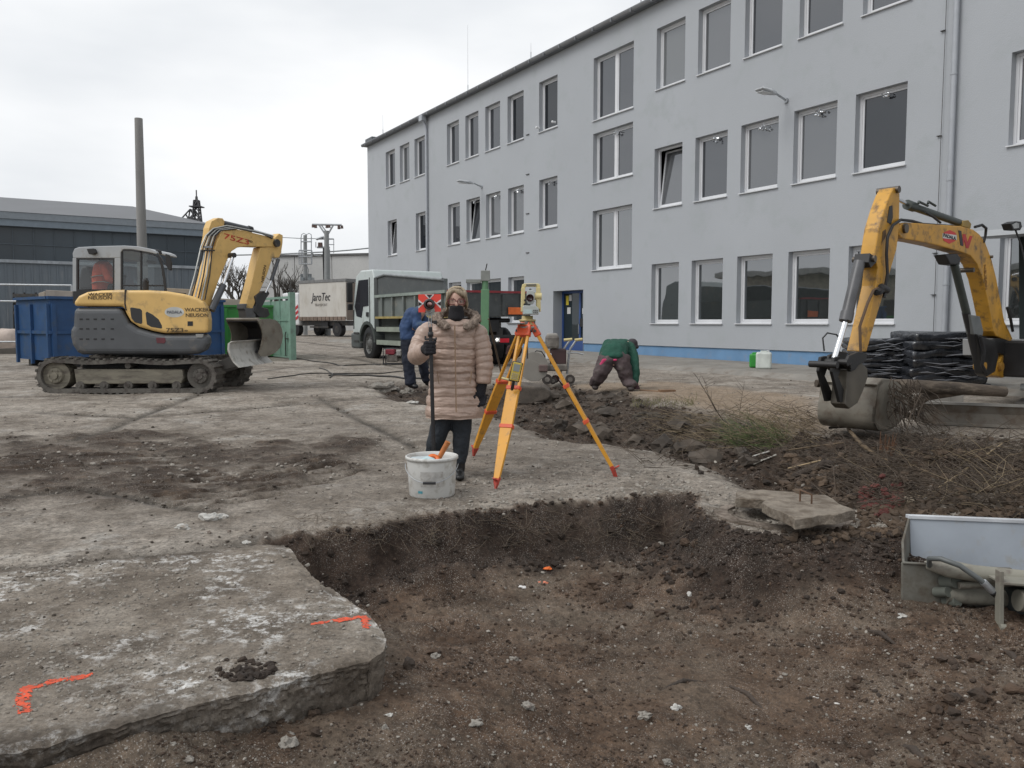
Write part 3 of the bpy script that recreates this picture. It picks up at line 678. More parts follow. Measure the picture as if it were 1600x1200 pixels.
# lightning conductor wire beside the right pipe
s = wpx(1463, 450)[0]; mb = MB(); mb.tube([wp(s, .3, .05), wp(s, 3.0, .05), wp(s+.03, roof_z, .05)], .006, 5)
for z in (.9, 2.0, 2.9, 5.4, 7.6): wbox(mb, s-.10, s+.0, z, z+.012, 0, .05)
mb.build('conductor_wire', STEEL(), bld)
s = wpx(825, 300)[0]; mb = MB()
for z in (2.6, 4.1, 5.6, 7.1, 8.6): wbox(mb, s-.12, s+.10, z, z+.018, 0, .04)
mb.build('conductor_clip', STEEL(), bld)
for px, h in ((595, .8), (728, 2.6), (996, .7), (826, .4)):
    s = wpx(px, 150)[0]; mb = MB(); mb.cyl(wp(s, roof_z, -.1), wp(s, roof_z+.55, -.1), .02, n=6); mb.cyl(wp(s, roof_z+.5, -.1), wp(s, roof_z+h+.5, -.1), .008, .004, n=5); mb.build('lightning_rod', GALV(), bld)
# security cameras beside top window
for px, py in ((843, 200), (868, 191)):
    s, z = wpx(px, py); mb = MB(); mb.cyl(wp(s, z, .0), wp(s, z, .10), .035, n=10); mb.sphere(wp(s, z, .13), .05, 10, 6); mb.build('security_camera', WHITE(), bld)
def wall_lamp(px, py, hx, hy, label, L):
    s, z = wpx(px, py); t = thing('wall_lamp', wp(s, z, 0), label, 'lamp', 'lamps on brackets on the grey facade')
    end = wp(s, z, 0); d = (Vector((BN.x, BN.y, .30))).normalized()
    mb = MB(); mb.cyl(end, end+BN*.05, .07, n=12); mb.cyl(end, end+d*.45, .03, n=10); mb.build('bracket', GALV(), t)
    a = end+d*.42; e = a+Vector((BN.x, BN.y, .06)).normalized()*L; up = Vector((0, 0, 1))
    x, y, dd = frame_from(e-a); mb = MB(); w = x
    ring = []
    for q, (wd, th) in ((0, (.05, .04)), (.25, (.09, .06)), (.4, (.15, .055)), (.9, (.16, .04)), (1., (.13, .015))):
        c = a.lerp(e, q); ring.append([c+w*wd*cx+y*th*cy for cx, cy in ((-1, -.4), (-.6, 1), (.6, 1), (1, -.4), (.8, -1), (-.8, -1))])
    mb.rings(ring, True, False); mb.build('lamp_head', mat('lamp_grey', (.5, .52, .54), .4), t, bevel=.01)
    mb = MB(); c0, c1 = a.lerp(e, .45), a.lerp(e, .93); off = -y*.062
    mb.prism([c0-w*.11+off, c0+w*.11+off, c1+w*.11+off, c1-w*.11+off], -y*.012); mb.build('lens', WHITE(), t)
wall_lamp(1229, 157, 0, 0, 'wall lamp on the grey facade between the middle and top windows on the right', .62)
wall_lamp(753, 292, 0, 0, 'wall lamp on the far left part of the grey facade near the downpipe', .75)
# pavement strip beside the wall
mb = MB(); n = 60; vs = []
for i in range(n+1):
    s = 2+(s_end-2)*i/n
    for w in (-.02, .6, 1.8, 3.0, 3.25):
        p = wp(s, 0, w); z = gz(p.x, p.y)+(.10 if w < 3.1 else -.02)*1.0; vs.append((p.x, p.y, z))
mb.add(vs, [(i*5+j, (i+1)*5+j, (i+1)*5+j+1, i*5+j+1) for i in range(n) for j in range(4)])
po = mb.build('pavement', mat('pavement_concrete', (.255, .24, .215), .9, var=.25, scale=1.5, dirt=(.17, .145, .12), dirt_amt=.35, dscale=3, bump=.5, bscale=90)); tag(po, kind='structure')
# ================================================================== background
def zf(ox, oy, sc): return lambda x, y: (ox+x/sc, oy+y/sc)
Z1 = zf(40, 320, 3.636); Z4 = zf(1240, 270, 2.6667); Z2 = zf(440, 380, 3.81); Z3 = zf(600, 420, 3.1575); ZC = zf(420, 330, 5.716); ID = lambda x, y: (x, y)
def chaikin(p, n=1):
    for _ in range(n):
        q = []
        for i in range(len(p)):
            a, b = p[i], p[(i+1) % len(p)]
            q += [(a[0]*.75+b[0]*.25, a[1]*.75+b[1]*.25), (a[0]*.25+b[0]*.75, a[1]*.25+b[1]*.75)]
        p = q
    return p
def extr(name, z, pts, D, th, m, parent, bevel=0., seg=2, sm=0, label=None):
    if sm: pts = chaikin(pts, sm)
    return MB().prism([P(*z(*p), D) for p in pts], (0, th, 0)).build(name, m, parent, bevel, seg, label)
UP = Vector((0, 0, 1)); XA = Vector((1, 0, 0))
def wbase(v): return Vector((v.x, v.y, gz(v.x, v.y)))
class Loc:                                          # local frame: u forward, v to the right, z up
    def __init__(s, o, h):
        s.o = Vector(o); s.h = Vector((h[0], h[1], 0)).normalized(); s.r = Vector((s.h.y, -s.h.x, 0)); s.M = Matrix((s.h, s.r, UP)).transposed()
    def p(s, u, v, z): return s.o+s.h*u+s.r*v+UP*z
    def box(s, mb, u0, u1, v0, v1, z0, z1): mb.box(s.p((u0+u1)/2, (v0+v1)/2, (z0+z1)/2), (abs(u1-u0), abs(v1-v0), abs(z1-z0)), M=s.M); return mb
# ---- long hall on the left
hm = mat('hall_cladding', (.13, .155, .18), .7, var=.12, scale=.5, dirt=(.20, .21, .22), dirt_amt=.2, stretch=(1, 1, .15), dscale=3)
A0 = P(-150, 500, 52); A1 = P(327, 500, 62); A0.z = .45; A1.z = .45; hd = Vector((A1.x-A0.x, A1.y-A0.y, 0)); HL = hd.length; HF = Loc(A0, hd.normalized())
hall = thing('warehouse', A0, 'long dark warehouse with low grey roof and dark glazed band behind the blue container', 'building')
back = -1 if HF.r.y > 0 else 1                       # v towards the camera is positive when back = 1
if HF.r.y > 0: VF = lambda v: -v
else: VF = lambda v: v
zt = 8.15; zb = 5.0
mb = MB(); HF.box(mb, 0, HL, VF(0), VF(-26), 0, zb-.1); mb.build('lower_wall', hm, hall)
mb = MB()
for i in range(int(HL/.5)): HF.box(mb, i*.5, i*.5+.09, VF(.0), VF(.05), .1, zb-.15)
o = mb.build('cladding_rib', hm, hall); o['kind'] = 'stuff'
mb = MB(); HF.box(mb, 0, HL, VF(-.1), VF(-25.9), zb-.1, zt-.9); mb.build('glazed_band', mat('dark_glazing', (.045, .062, .078), .35, var=.35, scale=.25, stretch=(1, 1, .3)), hall)
mb = MB()
for i in range(int(HL/1.2)): HF.box(mb, i*1.2, i*1.2+.05, VF(-.1), VF(-.04), zb, zt-.9)
HF.box(mb, 0, HL, VF(-.1), VF(-.04), (zb+zt)/2-.5, (zb+zt)/2-.44); mb.build('glazing_bar', mat('glazing_bar', (.06, .08, .10), .5), hall)
mb = MB(); HF.box(mb, -.2, HL+.1, VF(.15), VF(-.1), zb-.12, zb+.08); mb.build('ledge', mat('ledge_grey', (.3, .33, .36), .6), hall)
mb = MB(); HF.box(mb, -.2, HL+.2, VF(.35), VF(-26.3), zt-.9, zt-.45); mb.build('fascia', mat('fascia_blue_grey', (.17, .21, .25), .6, var=.1), hall)
mb = MB(); HF.box(mb, -.2, HL+.25, VF(.45), VF(-26.4), zt-.45, zt); mb.build('eave_band', mat('eave_grey', (.21, .24, .27), .6, var=.1), hall)
mb = MB(); e = [HF.p(-.3, VF(.5), zt+.003), HF.p(HL+.3, VF(.5), zt+.003), HF.p(HL-3.0, VF(-13), zt+2.6), HF.p(-.3, VF(-13), zt+2.6)]
mb.add(e, [(0, 1, 2, 3)]); e2 = [HF.p(-.3, VF(-26.5), zt), HF.p(HL+.3, VF(-26.5), zt)]; mb.add([e[3], e[2], e2[1], e2[0]], [(0, 1, 2, 3)]); mb.add([e[1], e2[1], e[2]], [(0, 1, 2)])
mb.build('roof', mat('hall_roof', (.15, .155, .165), .7, var=.15, scale=.5, stretch=(1, .3, 1)), hall)
# rooftop lattice tower
ct = P(308, 345, 66); t = thing('lattice_tower', (ct.x, ct.y, zt+.2), 'small lattice mast standing above the right end of the warehouse roof', 'mast')
def lattice(t, base, top, w0, w1, n, nm, m, r=.035):
    mb = MB(); base, top = Vector(base), Vector(top)
    cs = lambda f: [base.lerp(top, f)+Vector((sx*(w0*(1-f)+w1*f), sy*(w0*(1-f)+w1*f), 0)) for sx, sy in ((-1, -1), (1, -1), (1, 1), (-1, 1))]
    for k in range(4): mb.cyl(cs(0)[k], cs(1)[k], r, n=4)
    for i in range(n):
        a, b = cs(i/n), cs((i+1)/n)
        for k in range(4): mb.cyl(a[k], b[(k+1) % 4], r*.7, n=3); mb.cyl(b[k], b[(k+1) % 4], r*.6, n=3)
    return mb.build(nm, m, t)
dks = mat('dark_lattice', (.07, .07, .075), .6)
tz = P(308, 305, 66).z
lattice(t, (ct.x, ct.y, zt+.2), (ct.x, ct.y, tz-.4), .34, .16, 5, 'mast', dks, .06)
mb = MB(); mb.cyl((ct.x, ct.y, tz-1.0), (ct.x, ct.y, tz-.1), .15, .10, 8); mb.box((ct.x, ct.y, tz-.9), (.9, .9, .08)); mb.cyl((ct.x, ct.y, tz-.2), (ct.x, ct.y, tz+.4), .05, n=4); mb.build('beacon', dks, t)
ct = P(294, 340, 66); t = thing('roof_frame', (ct.x, ct.y, zt+.2), 'dark slanted conveyor frame beside the small mast on the warehouse roof', 'frame')
mb = MB(); a = P(283, 342, 66); b = P(297, 327, 66); c = P(306, 342, 66)
for p, q in ((a, b), (b, c), (a, c), (a.lerp(b, .5), c.lerp(a, .5)), (b, c.lerp(a, .5)), (b.lerp(c, .5), c.lerp(a, .3))):
    for dy in (0, 1.2): mb.cyl(p+Vector((0, dy, 0)), q+Vector((0, dy, 0)), .06, n=4)
for p in (a, b, c): mb.cyl(p, p+Vector((0, 1.2, 0)), .05, n=4)
mb.build('truss', dks, t)
# ---- pale hall behind the utility poles
A0 = P(405, 500, 88); A1 = P(640, 500, 84); A0.z = A1.z = .5; hd = Vector((A1.x-A0.x, A1.y-A0.y, 0)); HL2 = hd.length; H2 = Loc(A0, hd.normalized())
VF2 = (lambda v: -v) if H2.r.y > 0 else (lambda v: v)
h2 = thing('pale_hall', A0, 'pale grey precast panel hall in the far background behind the utility poles', 'building')
zt2 = P(510, 407, 86).z
px_ = mat('precast_panel', (.52, .52, .51), .85, var=.12, scale=.4, dirt=(.42, .42, .42), dirt_amt=.2)
mb = MB(); H2.box(mb, 0, HL2, VF2(-.15), VF2(-20), 0, zt2-.1); mb.build('core_wall', px_, h2)
nx = 4; rows = [(0, 2.2), (2.22, 4.6), (4.62, zt2)]
for i in range(nx):
    for z0, z1 in rows:
        mb = MB(); H2.box(mb, i*HL2/nx+.04, (i+1)*HL2/nx-.04, VF2(0), VF2(-.14), z0+.02, z1-.04); mb.build('panel', px_, h2)
mb = MB(); H2.box(mb, -.1, HL2, VF2(.15), VF2(-20.1), zt2-.02, zt2+.18); mb.build('coping', mat('coping_dark', (.12, .12, .12), .6), h2)
# ---- concrete lighting mast
c = G(224, 553); D = 25.; tb = P(216.5, 185, D); bb = P(226, 545, D); bb.z = gz(bb.x, bb.y)-.2
mb = MB(); mb.cyl(bb, tb, .165, .112, 16); o = mb.build('concrete_mast', mat('mast_concrete', (.27, .265, .255), .9, var=.3, scale=2, stretch=(1, 1, .25), bump=.3)); tag(o, 'tall bare tapering concrete mast rising behind the left excavator', 'mast')
# ---- two utility poles
pc = mat('pole_concrete', (.26, .27, .27), .8, var=.1); ins = mat('insulator', (.10, .06, .05), .3)
def PZ(x, y, D): return P(*ZC(x, y), D)
t = thing('utility_pole', wbase(PZ(325, 1000, 60)), 'thin utility pole with caged ladder frame and transformer box', 'utility pole')
D = 60; b = wbase(PZ(325, 1000, D)); tp = PZ(325, 215, D); mb = MB(); mb.cyl(b, tp, .17, .13, 8); mb.build('post', pc, t)
mb = MB()
for x0, x1, y in ((285, 385, 272), (270, 385, 350), (270, 385, 405), (270, 385, 472)):
    for dy in (-.35, .35): mb.cyl(PZ(x0, y, D+dy), PZ(x1, y, D+dy), .045, n=4)
for x, y0, y1 in ((270, 350, 472), (385, 350, 472), (288, 230, 472), (380, 230, 472), (300, 350, 472)):
    for dy in (-.35, .35): mb.cyl(PZ(x, y0, D+dy), PZ(x, y1, D+dy), .035, n=4)
for cx in (312, 358):
    mb.tube([PZ(cx-24, 240, D), PZ(cx-20, 208, D), PZ(cx, 197, D), PZ(cx+20, 208, D), PZ(cx+24, 240, D)], .03, 4)
mb.build('platform_frame', GALV(), t)
mb = MB()
for x0, x1 in ((282, 308), (345, 384)): mb.prism([PZ(x0, 590, D-.4), PZ(x1, 590, D-.4), PZ(x1, 652, D-.4), PZ(x0, 652, D-.4)], (0, .8, 0))
for x in (288, 300, 352, 365, 377): mb.cyl(PZ(x, 592, D), PZ(x, 560, D), .05, n=6)
mb.tube([PZ(335, 575, D), PZ(330, 520, D), PZ(340, 488, D), PZ(352, 520, D), PZ(350, 570, D)], .03, 4)
mb.build('transformer', mat('transformer_grey', (.2, .22, .23), .5), t)
t = thing('utility_pole', wbase(PZ(520, 1000, 58)), 'stout utility pole topped by a Y shaped crossarm with hanging insulators', 'utility pole')
D = 58; mb = MB(); b = wbase(PZ(520, 1000, D)); mb.cyl(b, PZ(516, 175, D), .21, .16, 10); mb.cyl(wbase(PZ(541, 1000, D)), PZ(535, 340, D), .10, n=6); mb.build('post', pc, t)
mb = MB()
mb.cyl(PZ(388, 118, D), PZ(650, 122, D), .07, n=5); mb.cyl(PZ(445, 118, D), PZ(500, 200, D), .06, n=5); mb.cyl(PZ(578, 122, D), PZ(530, 205, D), .06, n=5)
mb.cyl(PZ(465, 118, D), PZ(512, 180, D), .04, n=4); mb.cyl(PZ(420, 248, D), PZ(580, 248, D), .05, n=4); mb.cyl(PZ(430, 322, D), PZ(545, 325, D), .07, n=4); mb.cyl(PZ(540, 298, D), PZ(585, 298, D), .03, n=4)
mb.cyl(PZ(420, 275, D), PZ(420, 325, D), .03, n=4); mb.cyl(PZ(580, 250, D), PZ(580, 375, D), .025, n=4); mb.cyl(PZ(425, 250, D), PZ(490, 228, D), .09, n=5)
mb.build('crossarm', GALV(), t)
for x, y0, y1 in ((395, 120, 145), (418, 125, 150), (518, 125, 150), (538, 122, 148), (625, 125, 160), (652, 128, 155), (450, 280, 320), (468, 280, 320)):
    mb = MB(); mb.cyl(PZ(x, y0, D), PZ(x+2, y1, D), .09, .11, 6); mb.build('insulator', ins, t)
mb = MB(); mb.tube([PZ(490, 330, D), PZ(488, 420, D), PZ(497, 700, D)], .07, 5); mb.build('cable_duct', BLK(), t)
wm_ = mat('wire', (.28, .30, .31), .6)
def wire(pts, D, r, label):
    o = MB().tube([PZ(x, y, D) for x, y in pts], r, 4).build('overhead_wire', wm_); tag(o, label, 'wire', None); return o
wire([(-400, 395), (130, 382), (325, 372), (540, 362), (720, 348), (893, 330)], 59, .045, 'pale overhead wire crossing both utility poles to the grey building')
wire([(-300, 225), (150, 236), (285, 243), (420, 245)], 59, .025, 'thin overhead wire reaching the pole with the caged frame at its top')
wire([(385, 372), (410, 395), (450, 402), (480, 388), (492, 365)], 58.5, .035, 'sagging black cable loop between the two utility poles')
# ---- bare trees
def bare_tree(px, pyb, pyt, D, spread, seed, label, depth=6, nb=3):
    rnd = random.Random(seed); b = wbase(P(px, pyb, D)); H = P(px, pyt, D).z-b.z; t = thing('bare_tree', b, label, 'tree')
    tr = MB(); br = MB()
    def grow(p, d, L, r, lv):
        mb = tr if lv == 0 else br; pts = [p]; q = p; dd = d.copy()
        for i in range(3):
            dd = (dd+Vector((rnd.uniform(-.2, .2), rnd.uniform(-.2, .2), rnd.uniform(-.05, .15)))).normalized(); q = q+dd*L/3; pts.append(q)
        mb.tube(pts, [r, r*.87, r*.75, r*.62], 5 if lv < 2 else 3, False)
        if lv >= depth: return
        for k in range(nb if lv else nb+2):
            f = rnd.uniform(.45, 1.) if k else 1.; s = pts[0].lerp(pts[-1], f) if f < 1 else pts[-1]
            a = Vector((rnd.uniform(-1, 1)*spread, rnd.uniform(-1, 1)*spread, rnd.uniform(.0, .75)))
            grow(s, (dd*.75+a).normalized(), L*rnd.uniform(.62, .8), r*.58, lv+1)
    grow(b, Vector((.05, 0, 1)), H*.36, H*.03, 0)
    bk = mat('bark', (.075, .065, .055), .9, var=.3); tr.build('trunk', bk, t); br.build('crown', bk, t)
bare_tree(380, 500, 392, 48, .95, 4, 'bare spreading tree seen through the left excavator boom', 5, 3)
bare_tree(452, 500, 425, 70, .8, 8, 'slender bare tree in front of the pale hall near the green gate', 5, 3)
bare_tree(436, 500, 375, 72, .8, 12, 'bare tree half hidden behind the left excavator stick', 5, 2)
# ---- curtain sided truck
c0 = P(468, 504, 56); c1 = P(541, 504, 53); base = gz(c0.x, c0.y); c0.z = c1.z = base
h = (c0-c1).normalized(); Lc = (c0-c1).length; K = Loc(c1, h); vs_ = 1 if K.r.y > 0 else -1
t = thing('curtain_truck', c1, 'beige curtain sided lorry with dark lettering standing beyond the green gate post', 'truck')
zb_, zt_ = 1.65-base, 4.0-base
mb = MB(); K.box(mb, 0, Lc, 0, vs_*2.4, zb_, zt_); bx = mb.build('box_body', mat('tarpaulin_beige', (.56, .54, .50), .6, var=.1, scale=1, dirt=(.45, .42, .37), dirt_amt=.3, dscale=1.5, stretch=(1, 1, .4)), t, .03)
mb = MB(); K.box(mb, -.03, Lc+.03, -vs_*.04, vs_*2.42, zt_, zt_+.18); mb.build('roof_rail', mat('rail_grey', (.20, .2, .2), .5), t)
mb = MB(); K.box(mb, -.06, -.01, vs_*.02, vs_*2.38, zb_-.1, zt_-.05); mb.build('rear_door', mat('door_brown', (.22, .18, .15), .6, var=.2), t)
for i in range(12):
    mb = MB(); K.box(mb, i*Lc/12+.03, (i+1)*Lc/12-.03, -vs_*.06, -vs_*.012, zb_-.12, zb_+.13); mb.build('side_board', mat('board_brown', (.20, .15, .12), .6), t)
mb = MB(); K.box(mb, 0, Lc, vs_*.2, vs_*2.2, zb_-.45, zb_-.13); K.box(mb, 1.8, 3.7, 0, vs_*.05, .55, .66); mb.build('chassis', STEEL(), t)
for u, r in ((1.7, .42), (.4, .3), (4.6, .3)):
    if r < .4: continue
for u in (1.0, Lc+.6):
    for v in (.25, 2.15):
        mb = MB(); q = K.p(u, vs_*v, .45); mb.cyl(q-K.r*vs_*.18, q+K.r*vs_*.18, .45, n=16); wlr = mb.build('wheel', BLK(), t)
        mb = MB(); mb.cyl(q-K.r*vs_*.19, q-K.r*vs_*.10, .22, n=12); mb.build('rim', STEEL(), wlr)
mb = MB(); K.box(mb, 1.9, 2.6, vs_*.05, vs_*.5, .5, zb_-.2); mb.build('side_skirt', BLK(), t)
mb = MB(); K.box(mb, Lc+.1, Lc+1.9, 0, vs_*2.35, .7, 2.9); cb = mb.build('cab', WHITE(), t, .12)
mb = MB(); K.box(mb, Lc+.6, Lc+1.5, -vs_*.012, vs_*.02, 1.8, 2.5); mb.build('cab_window', glass_mat('cab_dark_glass', (.03, .03, .035), .1), cb)
for k in range(3):
    mb = MB(); z0 = .95+.35*k; mb.prism([K.p(Lc+.12, -vs_*.01, z0+.25), K.p(Lc+.12, -vs_*.01, z0+.45), K.p(Lc+.8, -vs_*.01, z0+.05), K.p(Lc+.8, -vs_*.01, z0-.15)], -K.r*vs_*.01); mb.build('warning_stripe', mat('stripe_red', (.55, .05, .06), .5), cb)
o_ = K.p(Lc*.52, -vs_*.02, (zb_+zt_)/2+.22)
tx = mat('lettering_dark', (.04, .04, .045), .6)
text_mesh('lettering', 'JaroTec', .74, tx, basis(o_, -K.h, UP) @ Matrix.Diagonal((.80, 1, 1, 1)), t, .004, .002, .25)
text_mesh('lettering', 'TRANSPORT', .24, mat('lettering_grey', (.28, .26, .24), .6), basis(o_-UP*.50, -K.h, UP) @ Matrix.Diagonal((.95, 1, 1, 1)), t, .004)
# ---- green sheet gate
gm = mat('gate_green', (.20, .33, .26), .55, var=.12, dirt=(.15, .2, .17), dirt_amt=.3)
g1 = G(456, 562); g0 = G(410, 556); gf = Loc(g1, (g0-g1).xy.normalized()); L = 3.4; HH = P(456, 458, g1.y).z-g1.z
t = thing('green_gate', g1, 'pale green sheet metal gate leaf with a square post behind the left excavator bucket', 'gate')
mb = MB(); gf.box(mb, -.16, .0, -.09, .09, -.1, HH+.02); mb.build('post', gm, t, .008)
for i in range(4):
    mb = MB(); gf.box(mb, .10+i*L/4, .04+(i+1)*L/4, -.012, .012, .12, HH-.22); mb.build('sheet_panel', gm, t)
mb = MB()
for i in range(5): gf.box(mb, .04+i*L/4, .10+i*L/4, -.035, .035, .08, HH-.12)
gf.box(mb, .04, L+.1, -.036, .036, HH-.16, HH-.09); gf.box(mb, .04, L+.1, -.036, .036, .05, .11); gf.box(mb, .04, L+.1, -.034, .034, HH*.58, HH*.58+.05); mb.build('gate_frame', gm, t)
mb = MB(); q = gf.p(.12, .05, .45); mb.tube([gf.p(.35, -.06, .1), gf.p(.35, -.07, .75), gf.p(.28, -.07, .85)], .018, 6); gf.box(mb, .0, .3, -.08, -.04, .62, .66)
for u in (-.12, -.04, .05): mb.cyl(gf.p(u, 0, HH), gf.p(u, 0, HH+.16), .025, n=6)
mb.tube([gf.p(0, 0, HH+.1), gf.p(-.01, 0, HH+.35), gf.p(.1, 0, HH+.30)], .006, 4); mb.build('latch', STEEL(), t)
# ---- blue skip container
C = P(78.5, 500, 21.); C.z = gz(C.x, C.y); hd = Vector((.66, .75, 0)).normalized(); B = Loc(C, hd); vb = 1 if B.r.x < 0 else -1
ztc = P(78.5, 467, 21).z-C.z; bl = mat('container_blue', (.02, .068, .175), .5, var=.15, dirt=(.05, .075, .12), dirt_amt=.25, dscale=3)
t = thing('blue_container', C, 'large blue open top steel container behind the left excavator', 'container')
LC, WC = 4.75, 2.3
mb = MB(); B.box(mb, 0, LC, 0, vb*.04, .25, ztc); B.box(mb, 0, LC, vb*WC, vb*(WC+.04), .25, ztc); B.box(mb, 0, .04, vb*.045, vb*(WC-.005), .25, ztc); B.box(mb, LC-.04, LC, vb*.045, vb*(WC-.005), .25, ztc); B.box(mb, .0, LC, vb*.0, vb*WC, .2, .245); mb.build('shell', bl, t)
for u in np.linspace(.02, LC-.12, 6):
    mb = MB(); B.box(mb, u, u+.1, -vb*.06, -vb*.003, .25, ztc-.12); mb.build('rib', bl, t)
for v in (.02, WC/2, WC-.1):
    mb = MB(); B.box(mb, -.07, -.003, vb*v, vb*(v+.1), .1, ztc-.12); mb.build('rib', bl, t)
mb = MB(); B.box(mb, -.06, LC+.04, -vb*.06, vb*.05, ztc, ztc+.07); B.box(mb, -.06, LC+.04, vb*WC, vb*(WC+.1), ztc, ztc+.07); B.box(mb, -.08, .05, vb*.055, vb*(WC-.005), ztc, ztc+.07); B.box(mb, LC-.04, LC+.06, vb*.055, vb*(WC-.005), ztc, ztc+.07); mb.build('rim', bl, t)
mb = MB(); B.box(mb, -.05, LC, -vb*.045, -vb*.002, ztc*.5, ztc*.5+.08); B.box(mb, -.055, -.004, 0, vb*WC, ztc*.5, ztc*.5+.08); mb.build('waist_rail', bl, t)
mb = MB(); B.box(mb, .1, LC-.1, vb*.3, vb*.5, 0, .2); B.box(mb, .1, LC-.1, vb*1.7, vb*1.9, 0, .2); mb.build('skid', STEEL(), t)
def boxthing(name, pts, D, th, m, label, cat, bevel=.01):
    o = MB().prism([P(x, y, D) for x, y in pts], (0, th, 0)).build(name, m, bevel=bevel); return tag(o, label, cat)
card = mat('cardboard', (.42, .36, .29), .8, var=.15)
boxthing('cardboard_sheet', [(71, 453), (113, 455), (113, 470), (71, 472)], 22.3, .9, mat('pale_board', (.33, .29, .25), .8, var=.2), 'brown board stack standing in the blue container beside the excavator cab', 'board')
boxthing('pale_crate', [(60, 458), (70, 455), (70, 474), (60, 476)], 22.6, .5, card, 'small pale crate at the left end of the blue container load', 'crate')
# green skip
C = P(350, 500, 26.5); C.z = gz(C.x, C.y); B = Loc(C, Vector((.97, .25, 0))); vb = 1 if B.r.y > 0 else -1; zg = P(350, 480, 26.5).z-C.z
gr = mat('container_green', (.035, .24, .045), .5, var=.15, dirt=(.05, .14, .05), dirt_amt=.25)
t = thing('green_container', C, 'bright green steel container beside the blue one behind the excavator blade', 'container')
mb = MB(); B.box(mb, 0, 1.9, 0, vb*.04, .1, zg); B.box(mb, 0, 1.9, vb*1.6, vb*1.64, .1, zg); B.box(mb, 0, .04, vb*.045, vb*1.595, .1, zg); B.box(mb, 1.86, 1.9, vb*.045, vb*1.595, .1, zg); B.box(mb, 0, 1.9, 0, vb*1.6, .05, .095); mb.build('shell', gr, t)
mb = MB(); B.box(mb, -.05, 1.95, -vb*.06, vb*.05, zg, zg+.07); B.box(mb, -.05, 1.95, vb*1.6, vb*1.7, zg, zg+.07); mb.build('rim', gr, t)
for u in (.02, .62, 1.22, 1.8):
    mb = MB(); B.box(mb, u, u+.09, -vb*.06, -vb*.003, .1, zg-.02); mb.build('rib', gr, t)
boxthing('board_stack', [(343, 466), (388, 469), (388, 482), (343, 481)], 27.2, .8, mat('pale_board', (.4, .36, .31), .8), 'beige boards heaped on the green container', 'board')
boxthing('fibre_board', [(258, 450), (300, 452), (318, 462), (318, 475), (258, 475)], 24.6, .6, mat('fibre_board', (.36, .29, .21), .8), 'tan board lying in the right half of the blue container', 'board')
# big bags far left with rail in front
for i, (x, w) in enumerate(((-26, 34), (12, 36), (38, 22))):
    c = wbase(P(x, 520, 31+i*.3)); s = w*31/1300/2
    mb = MB(); rg = []
    for k, (zz, q) in enumerate(((0, .85), (.12, 1.), (.45, 1.05), (.75, 1.0), (.92, .8), (1.0, .45))):
        rg.append([c+Vector(((s*q*math.copysign(abs(math.cos(a))**.6, math.cos(a)))+random.uniform(-.02, .02), .45*q*math.copysign(abs(math.sin(a))**.6, math.sin(a)), zz*.82+random.uniform(-.02, .02))) for a in [2*math.pi*j/18 for j in range(18)]])
    mb.rings(rg); o = mb.build('big_bag', mat('bag_cloth', (.50, .42, .37), .85, var=.25, scale=3, bump=.6, bscale=6))
    tag(o, ['cloth rubble bag at the far left frame edge', 'cloth rubble bag in the middle of the row left of the blue container', 'cloth rubble bag touching the blue container corner'][i], 'bag', 'rubble bags left of the container')
t = thing('site_rail', wbase(P(35, 530, 27)), 'low metal rail with one post in front of the cloth bags', 'railing')
a = wbase(P(35, 530, 27)); mb = MB(); mb.cyl(a, P(35, 474, 27), .035, n=6); mb.build('post', GALV(), t)
mb = MB(); mb.cyl(P(-40, 470, 27), P(35, 471, 27), .03, n=6); mb.cyl(P(-40, 534, 27), P(35, 534, 27), .03, n=6); mb.build('rail', GALV(), t)
mb = MB(); mb.cyl(P(-40, 444, 50), P(112, 446, 50), .06, n=6); mb.cyl(P(112, 446, 50), wbase(P(112, 500, 50)), .06, n=6); mb.cyl(P(-40, 444, 50), wbase(P(-40, 500, 50)), .06, n=6); o = mb.build('pipe_rail', GALV()); tag(o, 'high pale pipe rail in front of the warehouse wall', 'railing')
t = thing('dark_rack', wbase(P(40, 500, 45)), 'dark shelf rack of parts against the warehouse wall', 'rack')
for k in range(4):
    mb = MB(); mb.prism([P(20, 459+k*9, 45), P(57, 459+k*9, 45), P(57, 464+k*9, 45), P(20, 464+k*9, 45)], (0, .9, 0)); mb.build('shelf', STEEL(), t)
mb = MB()
for x in (21, 38, 56): mb.cyl(P(x, 457, 45.4), wbase(P(x, 500, 45.4)), .06, n=4)
mb.prism([P(21, 468, 45.8), P(56, 468, 45.8), P(56, 495, 45.8), P(21, 495, 45.8)], (0, .1, 0)); mb.build('upright', BLK(), t)
boxthing('concrete_block', [(-10, 545), (40, 543), (44, 553), (-10, 556)], 28.5, .5, mat('pavement_dark', (.10, .09, .08), .9), 'low dark concrete beam on the ground at the left frame edge', 'beam')

